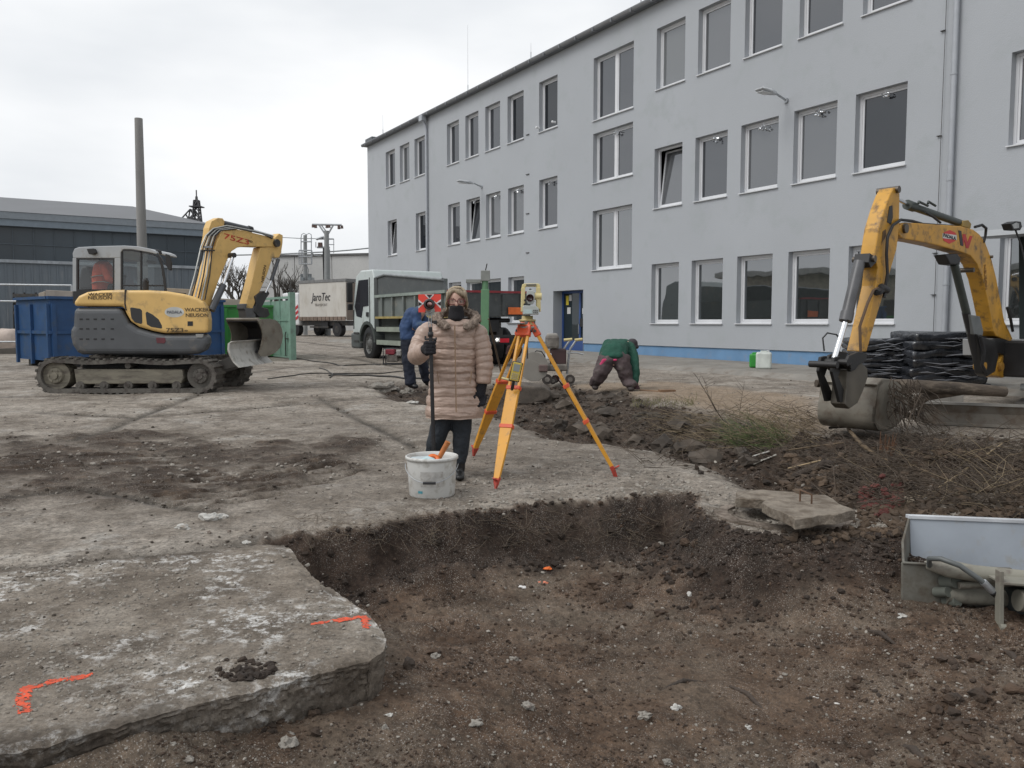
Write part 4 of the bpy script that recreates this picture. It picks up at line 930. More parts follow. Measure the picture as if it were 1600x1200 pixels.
# ================================================================== dump truck
R0 = P(700, 504, 21.5); R0.z = gz(R0.x, R0.y+2)-.02; T = Loc(R0, (-.51, .86))
dt = thing('dump_truck', R0, 'dump truck with white cab and grey green tipper body parked behind the woman', 'truck')
gg = mat('tipper_grey_green', (.15, .168, .16), .55, var=.15, dirt=(.22, .21, .18), dirt_amt=.25, dscale=2.5); dkg = mat('tipper_dark', (.07, .078, .08), .55, var=.2, dirt=(.12, .12, .11), dirt_amt=.2)
zB, zM = 1.36, 1.98
LB = 4.9
mb = MB(); T.box(mb, .0, LB, 0, .06, zB, zM); T.box(mb, .06, LB, .06, 2.39, zB, zB+.06); T.box(mb, LB-.06, LB, .065, 2.385, zB+.065, 2.6); T.box(mb, .0, LB, 2.39, 2.45, zB, zM); mb.build('tipper_body', gg, dt)
for i in range(6):
    u = .25+i*.82; mb = MB()
    mb.prism([T.p(u, -.002, zB+.08), T.p(u+.62, -.002, zB+.08), T.p(u+.62, -.06, zB+.14), T.p(u, -.06, zB+.14)], UP*.001) if False else T.box(mb, u, u+.10, -.07, -.003, zB+.02, zM-.04)
    mb.build('side_rib', gg, dt)
mb = MB(); T.box(mb, 0, LB, -.09, -.004, zM-.03, zM+.05); mb.build('top_rail', mat('rail_pale_green', (.24, .28, .25), .5), dt)
mb = MB(); T.box(mb, 0, LB, -.075, -.004, zB-.05, zB+.015); mb.build('bottom_rail', mat('rail_ochre', (.34, .27, .10), .6), dt)
mb = MB(); mb.prism([T.p(.10, .0, zM+.055), T.p(LB, .0, zM+.055), T.p(LB, .0, zM+.62), T.p(4.2, .0, zM+.66), T.p(.35, .0, zM+.34)], T.r*.07); mb.build('side_extension', dkg, dt)
mb = MB(); mb.tube([T.p(LB, -.01, zM+.60), T.p(4.2, -.02, zM+.65), T.p(.25, -.02, zM+.33)], .045, 8); mb.build('tarp_roll', mat('tarp_roll', (.25, .27, .28), .5), dt)
mb = MB(); T.box(mb, LB-.1, LB+.25, -.0, .10, .98, zM+.6); mb.build('headboard', mat('headboard_dark', (.05, .055, .055), .5), dt)
mb = MB(); T.box(mb, -.08, -.005, .0, 2.45, zB, zM-.01); tg = mb.build('tailgate', dkg, dt)
for v in (.35, .95, 1.55, 2.1):
    mb = MB(); T.box(mb, -.13, -.085, v, v+.09, zB+.02, zM-.05); mb.build('tailgate_rib', dkg, tg)
mb = MB(); T.box(mb, -.11, -.0, -.02, 2.47, zM-.005, zM+.05); mb.build('red_rim', mat('rim_red', (.30, .035, .045), .5), dt)
mb = MB(); T.box(mb, -.150, -.135, 1.72, 2.22, zB+.05, zB+.24); mb.build('marker_plate', mat('marker_orange', (.75, .17, .04), .5), dt)
mb = MB(); T.box(mb, .1, 7.0, .75, .95, .80, 1.05); T.box(mb, .1, 7.0, 1.5, 1.7, .80, 1.05); T.box(mb, .0, .12, .3, 2.1, .72, .86); T.box(mb, .3, LB, .7, .85, 1.06, 1.33); T.box(mb, .3, LB, 1.6, 1.75, 1.06, 1.33); mb.build('chassis', STEEL(), dt)
mb = MB(); T.box(mb, -.06, -.01, 1.05, 2.35, .62, .80); ub = mb.build('rear_bumper', BLK(), dt)
for v0, v1, z0, m_ in ((1.5, 1.78, .66, mat('tail_red', (.65, .02, .04), .3)), (1.38, 1.49, .68, WHITE())):
    mb = MB(); T.box(mb, -.085, -.062, v0, v1, z0, z0+.11); mb.build('tail_light', m_, ub)
if True:                                            # that lamp is lit in the photograph
    em = mat('lamp_white', (.9, .9, .85), .3); 
    mb = MB(); mb.sphere(T.p(-.09, 1.40, .74), .035, 10, 6); lo = mb.build('reversing_lamp', em, ub)
    em.node_tree.nodes['Principled BSDF'].inputs['Emission Color'].default_value = (1, .95, .85, 1); em.node_tree.nodes['Principled BSDF'].inputs['Emission Strength'].default_value = 2.5
mb = MB(); T.box(mb, .15, .4, .12, .6, .7, 1.2); T.box(mb, -.04, .3, 1.0, 1.5, .95, 1.25); mb.cyl(T.p(.3, .5, 1.25), T.p(.3, 2.0, 1.25), .06); mb.build('rear_hinge', BLK(), dt)
def wheel(fr, u, v, r, w, parent, side):
    q = fr.p(u, v, r); a = fr.r; mb = MB()
    mb.lathe(q, [(r*.62, -w/2), (r*.93, -w/2), (r, -w*.38), (r, w*.38), (r*.93, w/2), (r*.62, w/2)], 28, axis=a, caps=False); o = mb.build('wheel', BLK(), parent)
    mb = MB(); mb.lathe(q, [(r*.64, side*w*.42), (r*.55, side*w*.25), (r*.3, side*w*.28), (r*.22, side*w*.5), (.01, side*w*.52)], 20, axis=a, caps=False)
    for k in range(8):
        an = k*math.pi/4; c = q+fr.h*(r*.40*math.cos(an))+UP*(r*.40*math.sin(an))+a*side*w*.3; mb.cyl(c, c+a*side*.05, .018, n=5)
    mb.build('rim', mat('rim_grey', (.13, .13, .125), .6, var=.3), o); return o
for u, vs2 in ((5.75, (.17, 2.28)), (1.2, (.2, .5, 1.95, 2.25)), (2.4, (.2, 2.25))):
    for v in vs2: wheel(T, u, v, .53, .28, dt, -1 if v < 1 else 1)
cabw = mat('truck_cab_white', (.52, .57, .56), .35, var=.05, dirt=(.35, .36, .33), dirt_amt=.15, dscale=3)
# cab profile seen from its side, extruded across
pr = [(5.2, .75), (5.15, 2.55), (5.3, 2.84), (6.3, 2.86), (6.75, 2.70), (7.05, 1.75), (7.1, .95), (7.05, .5), (6.45, .5), (6.35, .95), (6.1, 1.13), (5.55, 1.13), (5.3, .85)]
mb = MB(); mb.prism([T.p(u, 0, z) for u, z in pr], T.r*2.4); cb = mb.build('cab', cabw, dt, .05, 3)
dgl = glass_mat('cab_dark_glass', (.03, .03, .035), .1)
mb = MB(); mb.prism([T.p(u, -.012, z) for u, z in ((5.62, 1.72), (5.62, 2.55), (6.48, 2.55), (6.86, 1.72), (6.7, 1.4), (6.25, 1.35), (6.1, 1.7))], T.r*.012); mb.build('side_window', dgl, cb)
mb = MB(); mb.box(T.p(6.93, 1.2, 2.15), (.02, 2.1, .85), M=T.M @ Matrix.Rotation(R(-17), 3, 'Y')); mb.build('windscreen', dgl, cb)
mb = MB(); T.box(mb, 5.5, 5.54, -.014, -.002, .98, 2.6); T.box(mb, 6.95, 7.0, -.014, -.002, .98, 1.6); mb.build('door_seam', BLK(), cb)
mb = MB(); T.box(mb, 5.62, 5.8, -.03, -.002, 1.38, 1.52); mb.build('door_handle', BLK(), cb)
mb = MB(); T.box(mb, 6.9, 7.02, -.24, -.05, 1.85, 2.5); T.box(mb, 6.9, 7.0, -.22, -.05, 1.6, 1.8); mb.cyl(T.p(6.9, 0, 2.5), T.p(7.0, -.2, 2.5), .02); mb.build('mirror', BLK(), cb, .03)
mb = MB(); T.box(mb, 6.45, 7.25, -.02, 2.42, .35, .85); mb.build('front_bumper', mat('bumper_grey', (.10, .11, .11), .6), dt, .06)
mb = MB(); ring = [(math.cos(a), math.sin(a)) for a in [math.pi*k/10 for k in range(11)]]
mb.prism([T.p(5.75+.72*c, -.03, .58+.66*s) for c, s in ring]+[T.p(5.75+.60*c, -.03, .58+.56*s) for c, s in ring[::-1]], T.r*.4); mb.build('mudguard', mat('mudguard_dark', (.06, .07, .065), .6), dt)
mb = MB(); T.box(mb, 6.5, 6.95, -.03, .1, .55, .62); T.box(mb, 6.5, 6.95, -.03, .1, .82, .88); mb.build('step', STEEL(), dt)
for z in (.52, .92):
    mb = MB(); T.box(mb, 2.9, 4.95, -.02, .02, z, z+.14); mb.build('side_guard', mat('guard_pale', (.28, .31, .26), .6), dt)
mb = MB(); T.box(mb, 3.1, 4.6, .12, .62, .55, 1.1); mb.cyl(T.p(3.0, .3, .6), T.p(3.0, .3, 1.2), .1); mb.build('fuel_tank', mat('tank_dark', (.06, .065, .06), .5, .3), dt)
# ================================================================== left excavator
DN = 14.1; mid = 15.05
rt = P(*Z1(560, 1080), DN); rt.z = gz(rt.x, rt.y)
ex = thing('excavator', Vector((rt.x, mid, rt.z)), 'yellow and grey tracked excavator with an orange clad driver in its cab on the left', 'excavator')
ylw = YELP(); gry = GREYP(); cg = CABG(); st = STEEL()
def track(parent, D0, D1, L_, R_, zb, m, mf, near=True):
    # L_, R_ = (x, z, r) idler and sprocket; belt loops round them
    (xl, zl, rl), (xr, zr, rr) = L_, R_; pts = []
    for k in range(13): a = math.pi/2+math.pi*k/12; pts.append((xl+rl*math.cos(a), zl+rl*math.sin(a)))
    for k in range(1, 9): pts.append((xl+(xr-xl)*k/9, (zl-rl)*(1-k/9)+(zr-rr)*k/9))
    for k in range(13): a = -math.pi/2+math.pi*k/12; pts.append((xr+rr*math.cos(a), zr+rr*math.sin(a)))
    for k in range(1, 9): f = k/9; pts.append((xr+(xl-xr)*f, (zr+rr)*(1-f)+(zl+rl)*f-.035*math.sin(math.pi*f*2)**2))
    n = len(pts); nr = []
    for i in range(n):
        dx = pts[(i+1) % n][0]-pts[i-1][0]; dz = pts[(i+1) % n][1]-pts[i-1][1]; q = math.hypot(dx, dz); nr.append((-dz/q*-1, dx/q*-1))
    t_ = .07; mb = MB(); vs = []
    for (x, z), (nx, nz) in zip(pts, nr): vs += [(x, D0, z), (x, D1, z), (x-nx*t_, D1, z-nz*t_), (x-nx*t_, D0, z-nz*t_)]
    fs = []
    for i in range(n):
        a, b = i*4, ((i+1) % n)*4
        for k in range(4): fs.append((a+k, b+k, b+(k+1) % 4, a+(k+1) % 4))
    mb.add(vs, fs); belt = mb.build('track', m, parent)
    # lugs
    per = [0]
    for i in range(n): per.append(per[-1]+math.dist(pts[i], pts[(i+1) % n]))
    tot = per[-1]; cnt = int(tot/.125); lg = MB()
    for k in range(cnt):
        s = tot*k/cnt; i = max(j for j in range(n) if per[j] <= s); f = (s-per[i])/max(1e-6, per[i+1]-per[i]); a, b = pts[i], pts[(i+1) % n]
        x, z = a[0]+(b[0]-a[0])*f, a[1]+(b[1]-a[1])*f; dx, dz = b[0]-a[0], b[1]-a[1]; q = math.hypot(dx, dz); dx /= q; dz /= q
        M = Matrix(((dx, 0, dz), (0, 1, 0), (dz, 0, -dx))).transposed()
        lg.box((x+dz*.012, (D0+D1)/2, z-dx*.012), (.05, D1-D0+.02, .03), M=M)
    o = lg.build('track_lug', m, belt); o['kind'] = 'stuff'
    # frame, wheels, rollers
    fb = MB(); w0, w1 = D0+.06, D1-.06
    fb.prism([(xl+rl+.02, w0, zl+.11), (xr-rr-.02, w0, zr+.11), (xr-rr+.0, w0, zr-.04), (xr-rr-.05, w0, zr-.13), (xl+rl+.05, w0, zl-.15)], (0, w1-w0, 0)); fb.build('track_frame', mf, parent, .015)
    for (x, z, r, nm) in ((xl, zl, rl-.055, 'idler_wheel'), (xr, zr, rr-.055, 'drive_sprocket')):
        wb = MB(); wb.cyl((x, D0+.08, z), (x, D1-.08, z), r, n=24); wb.cyl((x, D0+.03, z), (x, D0+.08, z), r*.52, r*.6, 18); wb.cyl((x, D0+.0, z), (x, D0+.03, z), r*.25, n=10)
        for k in range(6): a = k*math.pi/3; wb.cyl((x+r*.4*math.cos(a), D0+.015, z+r*.4*math.sin(a)), (x+r*.4*math.cos(a), D0+.03, z+r*.4*math.sin(a)), .018, n=6)
        wb.build(nm, mf if nm == 'idler_wheel' else m, parent)
    for k in range(5):
        x = xl+rl+.12+(xr-xl-rl-rr-.24)*k/4; rb = MB(); z = zl-rl+.055+.07; rb.cyl((x, D0+.04, z), (x, D1-.04, z), .075, n=14); rb.cyl((x, D0+.02, z), (x, D0+.04, z), .03, n=8); rb.build('roller', m, parent)
    rb = MB(); x = (xl+xr)/2; rb.cyl((x, D0+.06, zl+rl-.13), (x, D1-.06, zl+rl-.13), .05, n=12); rb.build('carrier_roller', m, parent)
a = P(*Z1(160, 990), DN); b = P(*Z1(985, 983), DN); k_ = DN/F/3.636
base = rt.z
for D0 in (DN, DN+1.5):
    zz = base-rt.z
    track(ex, D0, D0+.45, (a.x, base+.305, .295), (b.x, base+.30, .285), base, MUD(), TRKB())
mb = MB(); mb.box(((a.x+b.x)/2, mid, base+.38), (1.9, 1.1, .26)); mb.cyl(((a.x+b.x)/2, mid, base+.5), ((a.x+b.x)/2, mid, base+.66), .55, n=24); mb.build('undercarriage', mat('undercarriage_dark', (.05, .05, .05), .7, var=.3), ex, .03)
H0 = DN+.06; HT = .95
def skew(name, pts, m, bv): return MB().prism([P(*Z1(*p), H0) for p in pts], (-.28, HT, 0)).build(name, m, ex, bv, 4)
extr('deck', Z1, [(330, 700), (880, 700), (880, 840), (330, 840)], H0+.97, 1.0, blk_ if False else mat('deck_dark', (.05, .052, .055), .6), ex, .03)
skew('lower_body', [(272, 583), (548, 583), (562, 620), (590, 668), (640, 700), (720, 723), (790, 736), (1036, 734), (1038, 790), (1018, 832), (985, 848), (900, 853), (320, 851), (290, 838), (262, 795), (252, 750), (253, 712), (268, 688), (271, 640)], gry, .10)
skew('engine_cover', [(272, 575), (278, 548), (300, 518), (350, 495), (430, 486), (560, 482), (572, 485), (700, 485), (800, 490), (900, 506), (970, 526), (1010, 550), (1030, 590), (1039, 650), (1038, 728), (790, 730), (720, 716), (645, 694), (598, 663), (572, 618), (555, 577)], ylw, .09)
extr('cover_seam', Z1, [(562, 484), (570, 484), (568, 560), (574, 600), (566, 600), (560, 560)], H0-.004, .03, BLK(), ex)
for pts in ([(592, 588), (600, 582), (650, 590), (661, 600), (663, 672), (655, 678), (620, 668), (600, 645)], [(680, 615), (688, 606), (720, 622), (755, 650), (774, 685), (775, 702), (765, 703), (712, 694), (688, 680)]):
    extr('air_vent', Z1, pts, H0-.005, .03, mat('vent_mesh', (.03, .032, .034), .6, var=.4, scale=200), ex, .008)
for y in (650, 705, 763):
    for i, x in enumerate((315, 352, 395, 440, 492)):
        extr('vent_slot', Z1, [(x-9, y-4), (x+9, y-4), (x+9, y+4), (x-9, y+4)], H0-.004, .03, BLK(), ex)
extr('latch', Z1, [(920, 662), (950, 662), (950, 688), (920, 688)], H0-.005, .03, BLK(), ex)
extr('marker_light', Z1, [(740, 755), (790, 755), (796, 775), (788, 788), (745, 786)], H0-.006, .04, mat('red_reflector', (.13, .03, .04), .4), ex, .005)
extr('tow_hook', Z1, [(965, 735), (1010, 735), (1005, 755), (970, 755)], H0-.006, .04, mat('hook_grey', (.3, .3, .29), .6), ex, .005)
# cab
CD = H0+1.06; CW = .92
extr('cab_roof', Z1, [(268, 303), (266, 275), (276, 250), (300, 240), (400, 235), (560, 231), (640, 236), (705, 249), (738, 262), (748, 276), (740, 280), (700, 270), (600, 253), (556, 253), (542, 268), (540, 303)], CD, CW, cg, ex, .02, 3)
blk = mat('cab_black', (.022, .022, .024), .5)
for dd in (CD, CD+CW-.05):
    for pts in ([(266, 303), (288, 303), (288, 492), (266, 492)], [(504, 303), (540, 303), (540, 492), (504, 492)]): extr('cab_pillar', Z1, pts, dd, .05, cg, ex, .008)
    for pts in ([(288, 303), (298, 303), (298, 492), (288, 492)], [(495, 303), (504, 303), (504, 492), (495, 492)], [(298, 303), (495, 303), (495, 311), (298, 311)], [(298, 480), (495, 480), (495, 492), (298, 492)],
                [(540, 268), (550, 262), (550, 492), (540, 492)], [(651, 262), (659, 263), (659, 492), (651, 492)], [(750, 285), (762, 285), (780, 345), (792, 420), (800, 492), (788, 492), (780, 420), (768, 350)], [(550, 455), (651, 455), (651, 463), (550, 463)], [(659, 455), (784, 455), (786, 463), (659, 463)], [(550, 253), (600, 254), (700, 271), (752, 290), (745, 294), (700, 280), (600, 263), (550, 262)]):
        extr('window_frame', Z1, pts, dd+.002, .035, blk, ex)
cgl = clear_glass('cab_glass', .10, (.62, .66, .66))
for dd in (CD+.02, CD+CW-.02):
    for pts in ([(298, 311), (495, 311), (495, 480), (298, 480)], [(550, 262), (600, 263), (651, 270), (651, 492), (550, 492)], [(659, 272), (700, 280), (745, 294), (768, 350), (780, 420), (788, 492), (659, 492)]):
        MB().add([P(*Z1(*p), dd) for p in pts], [tuple(range(len(pts)))]).build('cab_window', cgl, ex)
extr('cab_floor', Z1, [(270, 492), (800, 492), (800, 560), (270, 560)], CD, CW, blk, ex)
extr('work_light', Z1, [(345, 250), (385, 247), (398, 272), (385, 282), (358, 280)], CD-.1, .09, BLK(), ex, .01)
extr('work_light', Z1, [(735, 252), (760, 258), (765, 280), (745, 280)], CD+.1, .1, BLK(), ex, .01)
extr('mirror', Z1, [(793, 278), (815, 285), (828, 330), (826, 372), (812, 372), (800, 350), (792, 310)], CD-.12, .05, BLK(), ex, .01)
MB().tube([P(*Z1(750, 275), CD), P(*Z1(770, 300), CD-.05), P(*Z1(800, 345), CD-.1)], .012, 6).build('mirror_arm', BLK(), ex)
MB().cyl(P(*Z1(683, 500), H0+.5), P(*Z1(683, 440), H0+.5), .048, n=14).tube([P(*Z1(683, 445), H0+.5), P(*Z1(684, 432), H0+.5), P(*Z1(692, 428), H0+.5)], .048, 12).build('exhaust', BLK(), ex)
extr('seat', Z1, [(300, 420), (315, 350), (355, 345), (375, 400), (380, 480), (300, 480)], CD+.3, .4, blk, ex, .04)
mb = MB(); mb.tube([P(*Z1(560, 480), CD+.4), P(*Z1(565, 410), CD+.4)], .012, 6); mb.sphere(P(*Z1(566, 405), CD+.4), .028, 8, 6); mb.tube([P(*Z1(690, 320), CD+.2), P(*Z1(740, 330), CD+.2)], .03, 6); mb.build('control_lever', BLK(), ex)
# decals
inkt = mat('decal_dark', (.10, .065, .03), .5, var=.3); red = mat('decal_red', (.50, .055, .03), .5)
def dec(nm, s, zx, zy, D, size, m_, parent=ex, shear=0, rot=0, sx=1., ax_=XA):
    xv = ax_*math.cos(rot)+UP*math.sin(rot); yv = UP*math.cos(rot)-ax_*math.sin(rot)
    M_ = basis(P(*Z1(zx, zy), D), xv, yv) @ Matrix.Diagonal((sx, 1, 1, 1)); return text_mesh(nm, s, size, m_, M_, parent, .002, .0012, shear)
dec('lettering', 'WACKER', 425, 510, H0-.004, .078, inkt, sx=1.25); dec('lettering', 'NEUSON', 422, 529, H0-.004, .078, inkt, sx=1.3)
dec('lettering', 'WACKER', 972, 597, H0-.004, .085, inkt, sx=1.15); dec('lettering', 'NEUSON', 974, 628, H0-.004, .085, inkt, sx=1.15)
dec('lettering', '75Z3', 848, 713, H0-.004, .098, inkt, sx=1.45); dec('lettering', 'RD', 912, 716, H0-.004, .04, inkt)
mb = MB(); cc = P(*Z1(845, 610), H0-.002); mb.add([cc+Vector((.165*math.cos(a), 0, .088*math.sin(a))) for a in [2*math.pi*k/28 for k in range(28)]]+[cc+Vector((.165*math.cos(a), .02, .088*math.sin(a))) for a in [2*math.pi*k/28 for k in range(28)]], [tuple(range(28))]+[(i, (i+1) % 28, 28+(i+1) % 28, 28+i) for i in range(28)]); mb.build('oval_sticker', mat('sticker_white', (.55, .56, .54), .5), ex)
dec('lettering', 'PADALA', 845, 610, H0-.006, .066, mat('decal_grey', (.13, .14, .17), .5), sx=1.05)
# boom and stick stand in a vertical plane that swings away from the camera
P_flat, extr_flat = P, extr
Pb_ = P(330, 480, 14.9); bl_ = (P(430, 480, 16.2)-Pb_); bl_.z = 0; bl_.normalize(); nr_ = Vector((bl_.y, -bl_.x, 0))
def P(x, y, D): return on_plane(x, y, Pb_, bl_)-nr_*(D-14.9)
def extr(name, z, pts, D, th, m, parent, bevel=0., seg=2, sm=0, label=None):
    return MB().prism([P(*z(*p), D) for p in pts], -nr_*th).build(name, m, parent, bevel, seg, label)
# boom
DB = 14.90; BT = .24
boom_pts = [(985, 560), (1000, 470), (1060, 290), (1088, 205), (1112, 158), (1150, 130), (1250, 148), (1350, 172), (1420, 190), (1440, 215), (1425, 240), (1340, 240), (1250, 237), (1205, 243), (1172, 265), (1145, 320), (1095, 440), (1052, 570), (1020, 610)]
bm = extr('boom', Z1, boom_pts, DB, BT, ylw, ex, .02, 3)
extr('boom_bracket', Z1, [(1046, 185), (1052, 130), (1066, 92), (1105, 73), (1130, 76), (1140, 92), (1136, 126), (1105, 146), (1080, 200), (1055, 260), (1030, 255)], DB+.04, BT-.08, ylw, bm, .01)
cyl = mat('cylinder_grey', (.085, .09, .10), .4, .2, var=.2)
def rod(nm, z0, z1, D, r, m_, parent=ex, n=14): return MB().cyl(P(*Z1(*z0), D), P(*Z1(*z1), D), r, n=n).build(nm, m_, parent)
DC = DB+BT/2
rod('arm_cylinder', (1140, 100), (1308, 140), DC, .05, cyl); rod('piston_rod', (1300, 138), (1432, 176), DC, .026, CHROME()); rod('cylinder_cap', (1290, 133), (1310, 139), DC, .058, blk)
for dd in (DB-.09, DB+BT+.09): rod('boom_cylinder', (1035, 600), (1105, 455), dd, .06, cyl); rod('piston_rod', (1100, 465), (1160, 290), dd, .03, CHROME())
rod('pivot_pin', (1160, 290), (1160, 290.5), DB-.1, .03, blk) if False else MB().cyl(P(*Z1(1158, 288), DB-.14), P(*Z1(1158, 288), DB+BT+.14), .045, n=12).build('pivot_pin', st, ex)
for i in range(6):
    x0 = 918+i*17; off = .035*i
    MB().tube([P(*Z1(x0-4, 540), DB-.03-.012*i), P(*Z1(x0+36, 400), DB-.03), P(*Z1(990+i*13, 240), DB-.03), P(*Z1(1020+i*11, 175), DB-.02), P(*Z1(1062+i*9, 135+i*2), DB-.02), P(*Z1(1140+i*14, 118+i*3.5), DB-.02), P(*Z1(1300+i*8, 150+i*3), DB-.02), P(*Z1(1400, 176+i*3), DB-.015)], .0125, 6).build('hydraulic_line', mat('line_steel', (.5, .5, .47), .35, .6) if i % 2 == 0 else blk, ex)
extr('line_clamp', Z1, [(984, 256), (1062, 256), (1060, 264), (982, 264)], DB-.07, .05, st, ex); extr('line_clamp', Z1, [(1010, 235), (1045, 235), (1043, 246), (1008, 246)], DB-.07, .05, GALV(), ex)
dp = extr('stick', Z1, [(1422, 185), (1446, 162), (1467, 172), (1466, 215), (1458, 270), (1446, 300), (1408, 300), (1378, 395), (1345, 470), (1312, 545), (1296, 592), (1252, 590), (1264, 540), (1290, 440), (1318, 320), (1338, 242), (1395, 236), (1420, 218)], DB+.02, BT-.04, ylw, ex, .015, 3)
MB().cyl(P(*Z1(1422, 218), DB-.05), P(*Z1(1422, 218), DB+BT+.05), .075, n=18).build('stick_pivot', st, ex)
rod('bucket_cylinder', (1425, 310), (1385, 430), DB-.05, .035, cyl); rod('piston_rod', (1388, 425), (1352, 500), DB-.05, .02, CHROME())
dec('lettering', '75Z3', 1200, 197, DB-.004, .135, red, rot=R(-7), sx=2.1, ax_=bl_); dec('lettering', 'RD', 1276, 208, DB-.004, .05, inkt, rot=R(-7), sx=1.6, ax_=bl_)
dec('lettering', 'NEUSON', 1357, 392, DB+.016, .085, inkt, rot=R(76), ax_=bl_)
extr('bucket_link', Z1, [(1340, 490), (1378, 487), (1388, 505), (1370, 530), (1345, 580), (1380, 590), (1390, 625), (1370, 642), (1330, 640), (1300, 610), (1310, 560), (1300, 520)], DB, BT, st, ex, .015)
extr('quick_coupler', Z1, [(1246, 562), (1300, 560), (1316, 600), (1312, 642), (1258, 645), (1252, 600), (1244, 590)], DB+.02, .2, mat('coupler_grey', (.12, .12, .12), .5, .3, var=.3), ex, .012)
# ditching bucket, width along the normal of the boom plane
zc1, zc0 = P(*Z1(1290, 655), 14.9).z, P(*Z1(1290, 832), 14.9).z; bcn = on_plane(397, 540, Pb_, bl_); bcn.z = 0
hw_ = .40
def bp(q, w, z): return bcn+bl_*q+nr_*w+UP*z
prof = [(-.28, zc1), (-.10, zc1+.02), (.1, zc1-.03), (.24, zc1-.15), (.26, zc1-.32), (.15, zc0+.08), (-.05, zc0), (-.22, zc0-.02)]
inner = [(q_+(.0 if a_ in (0, 7) else -.035*(1 if 1 < a_ < 6 else .3)), z_+(-.03 if a_ < 3 else .03 if a_ > 4 else 0)) for a_, (q_, z_) in enumerate(prof)]
mb = MB(); mb.prism([bp(q_, -hw_, z_) for q_, z_ in prof+inner[::-1]], nr_*2*hw_)
bk = mb.build('bucket', mat('bucket_shell_shaded', (.06, .06, .07), .5, .25, var=.3, dirt=(.1, .08, .06), dirt_amt=.2), ex)  # shade inside the bucket is put into this shell colour
pl_ = chaikin([(-.30, zc1+.02), (.12, zc1+.03), (.30, zc1-.12), (.33, zc1-.36), (.20, zc0-.0), (-.10, zc0-.10), (-.30, zc0-.06), (-.22, zc0+.10), (-.16, zc1-.3), (-.20, zc1-.15)], 1)
for w_ in (-hw_-.03, hw_+.002): MB().prism([bp(q_, w_, z_) for q_, z_ in pl_], nr_*.028).build('bucket_side', WSTEEL(), bk)
MB().cyl(bp(-.26, -hw_-.02, zc1+.01), bp(-.26, hw_+.02, zc1+.01), .032, n=10).build('bucket_rim', mat('rim_steel', (.30, .27, .23), .5, .2, var=.2), bk)
P, extr = P_flat, extr_flat
# blade
X0 = P(*Z1(1165, 775), DN).x; zt_ = P(*Z1(1165, 775), DN).z; X1 = P(*Z1(1212, 925), DN).x; zb_ = P(*Z1(1212, 925), DN).z
pf = [(X0+.05, zt_), (X0-.01, zt_-.04), (X0-.02, zt_-.14), (X0+.01, zt_-.25), (X0+.07, zt_-.36), (X1+.03, zb_)]
mb = MB(); lp = pf+[(x-.035, z) for x, z in pf[::-1]]; mb.prism([(x, DN-.02, z) for x, z in lp], (0, 1.95, 0)); mb.build('dozer_blade', mat('blade_grey', (.47, .46, .43), .55, .1, var=.15, dirt=(.2, .18, .15), dirt_amt=.3), ex, .006)
mb = MB()
for y in (DN+.55, DN+1.35): mb.prism([(b.x-.1, y, base+.42), (b.x-.1, y, base+.25), (X1-.04, y, zb_+.05), (X0-.05, y, zt_-.22)], (0, .12, 0))
mb.build('blade_arm', mat('blade_arm', (.14, .13, .12), .6, var=.3), ex, .01)
# driver
dr = thing('person', P(*Z1(440, 480), CD+.45), 'driver in orange high visibility jacket seated in the cab of the left excavator', 'person')
og = mat('hivis_orange', (.80, .12, .045), .6, var=.15, scale=8, bump=.3, bscale=20); skin = mat('skin', (.50, .31, .24), .5, var=.08); dark = mat('dark_cloth', (.03, .032, .04), .8)
q = lambda x, y, d=.45: P(*Z1(x, y), CD+d)
blob('body', [[(q(435, 480), .14), (q(440, 330), .09), (q(445, 300), .06), (q(447, 278), (.085, .09, .11))], [(q(440, 470), .1), (q(530, 480), .08)], [(q(530, 478), .08), (q(560, 540), .06)]], dark, dr, .02)
blob('jacket', [[(q(432, 490), (.17, .19, .12)), (q(432, 420), (.18, .2, .14)), (q(440, 350), (.15, .22, .09)), (q(445, 335), (.10, .14, .06))], [(q(440, 350, .25), .07), (q(470, 420, .22), .065), (q(540, 450, .30), .05)], [(q(440, 350, .65), .07), (q(475, 425, .68), .065), (q(540, 450, .6), .05)]], og, dr, .018)
for y in (405, 440):
    MB().tube([q(374, y+6, .28), q(400, y-2, .235), q(440, y-4, .225), (q(478, y+4, .25))], .022, 8, squash=.4).build('reflective_band', mat('reflective_grey', (.45, .42, .36), .4), dr)
# ================================================================== right excavator
Qr = P(1365, 620, 9.2); bdir = Vector((.76, .65, 0)).normalized(); adir = Vector((-.65, .76, 0)).normalized()
def PR(x, y, off=0.): return on_plane(*Z4(x, y), Qr, bdir)+adir*off
base_r = PR(930, 900); e2 = thing('excavator', (base_r.x, base_r.y, gz(base_r.x, base_r.y)), 'yellow excavator cut off by the right frame edge with its bucket hanging beside the brushwood', 'excavator')
yw = YEL2()
def exr(name, pts, off, th, m, parent=None, bevel=0., seg=2, sm=0):
    if sm: pts = chaikin(pts, sm)
    return MB().prism([PR(x, y, off) for x, y in pts], adir*th).build(name, m, parent or e2, bevel, seg)
bth = .17
dip = exr('stick', [(418, 62), (436, 60), (443, 74), (442, 150), (440, 240), (430, 318), (386, 470), (346, 600), (305, 745), (282, 745), (316, 600), (345, 470), (352, 400), (338, 350), (345, 300), (356, 230), (380, 150), (402, 90)], 0, bth, yw, None, .012)
exr('stick_slot', [(398, 140), (410, 135), (412, 185), (404, 215), (388, 205)], -.006, .02, blk); exr('stick_recess', [(370, 245), (382, 235), (384, 262), (366, 292)], -.006, .02, mat('recess_brown', (.12, .07, .03), .6))
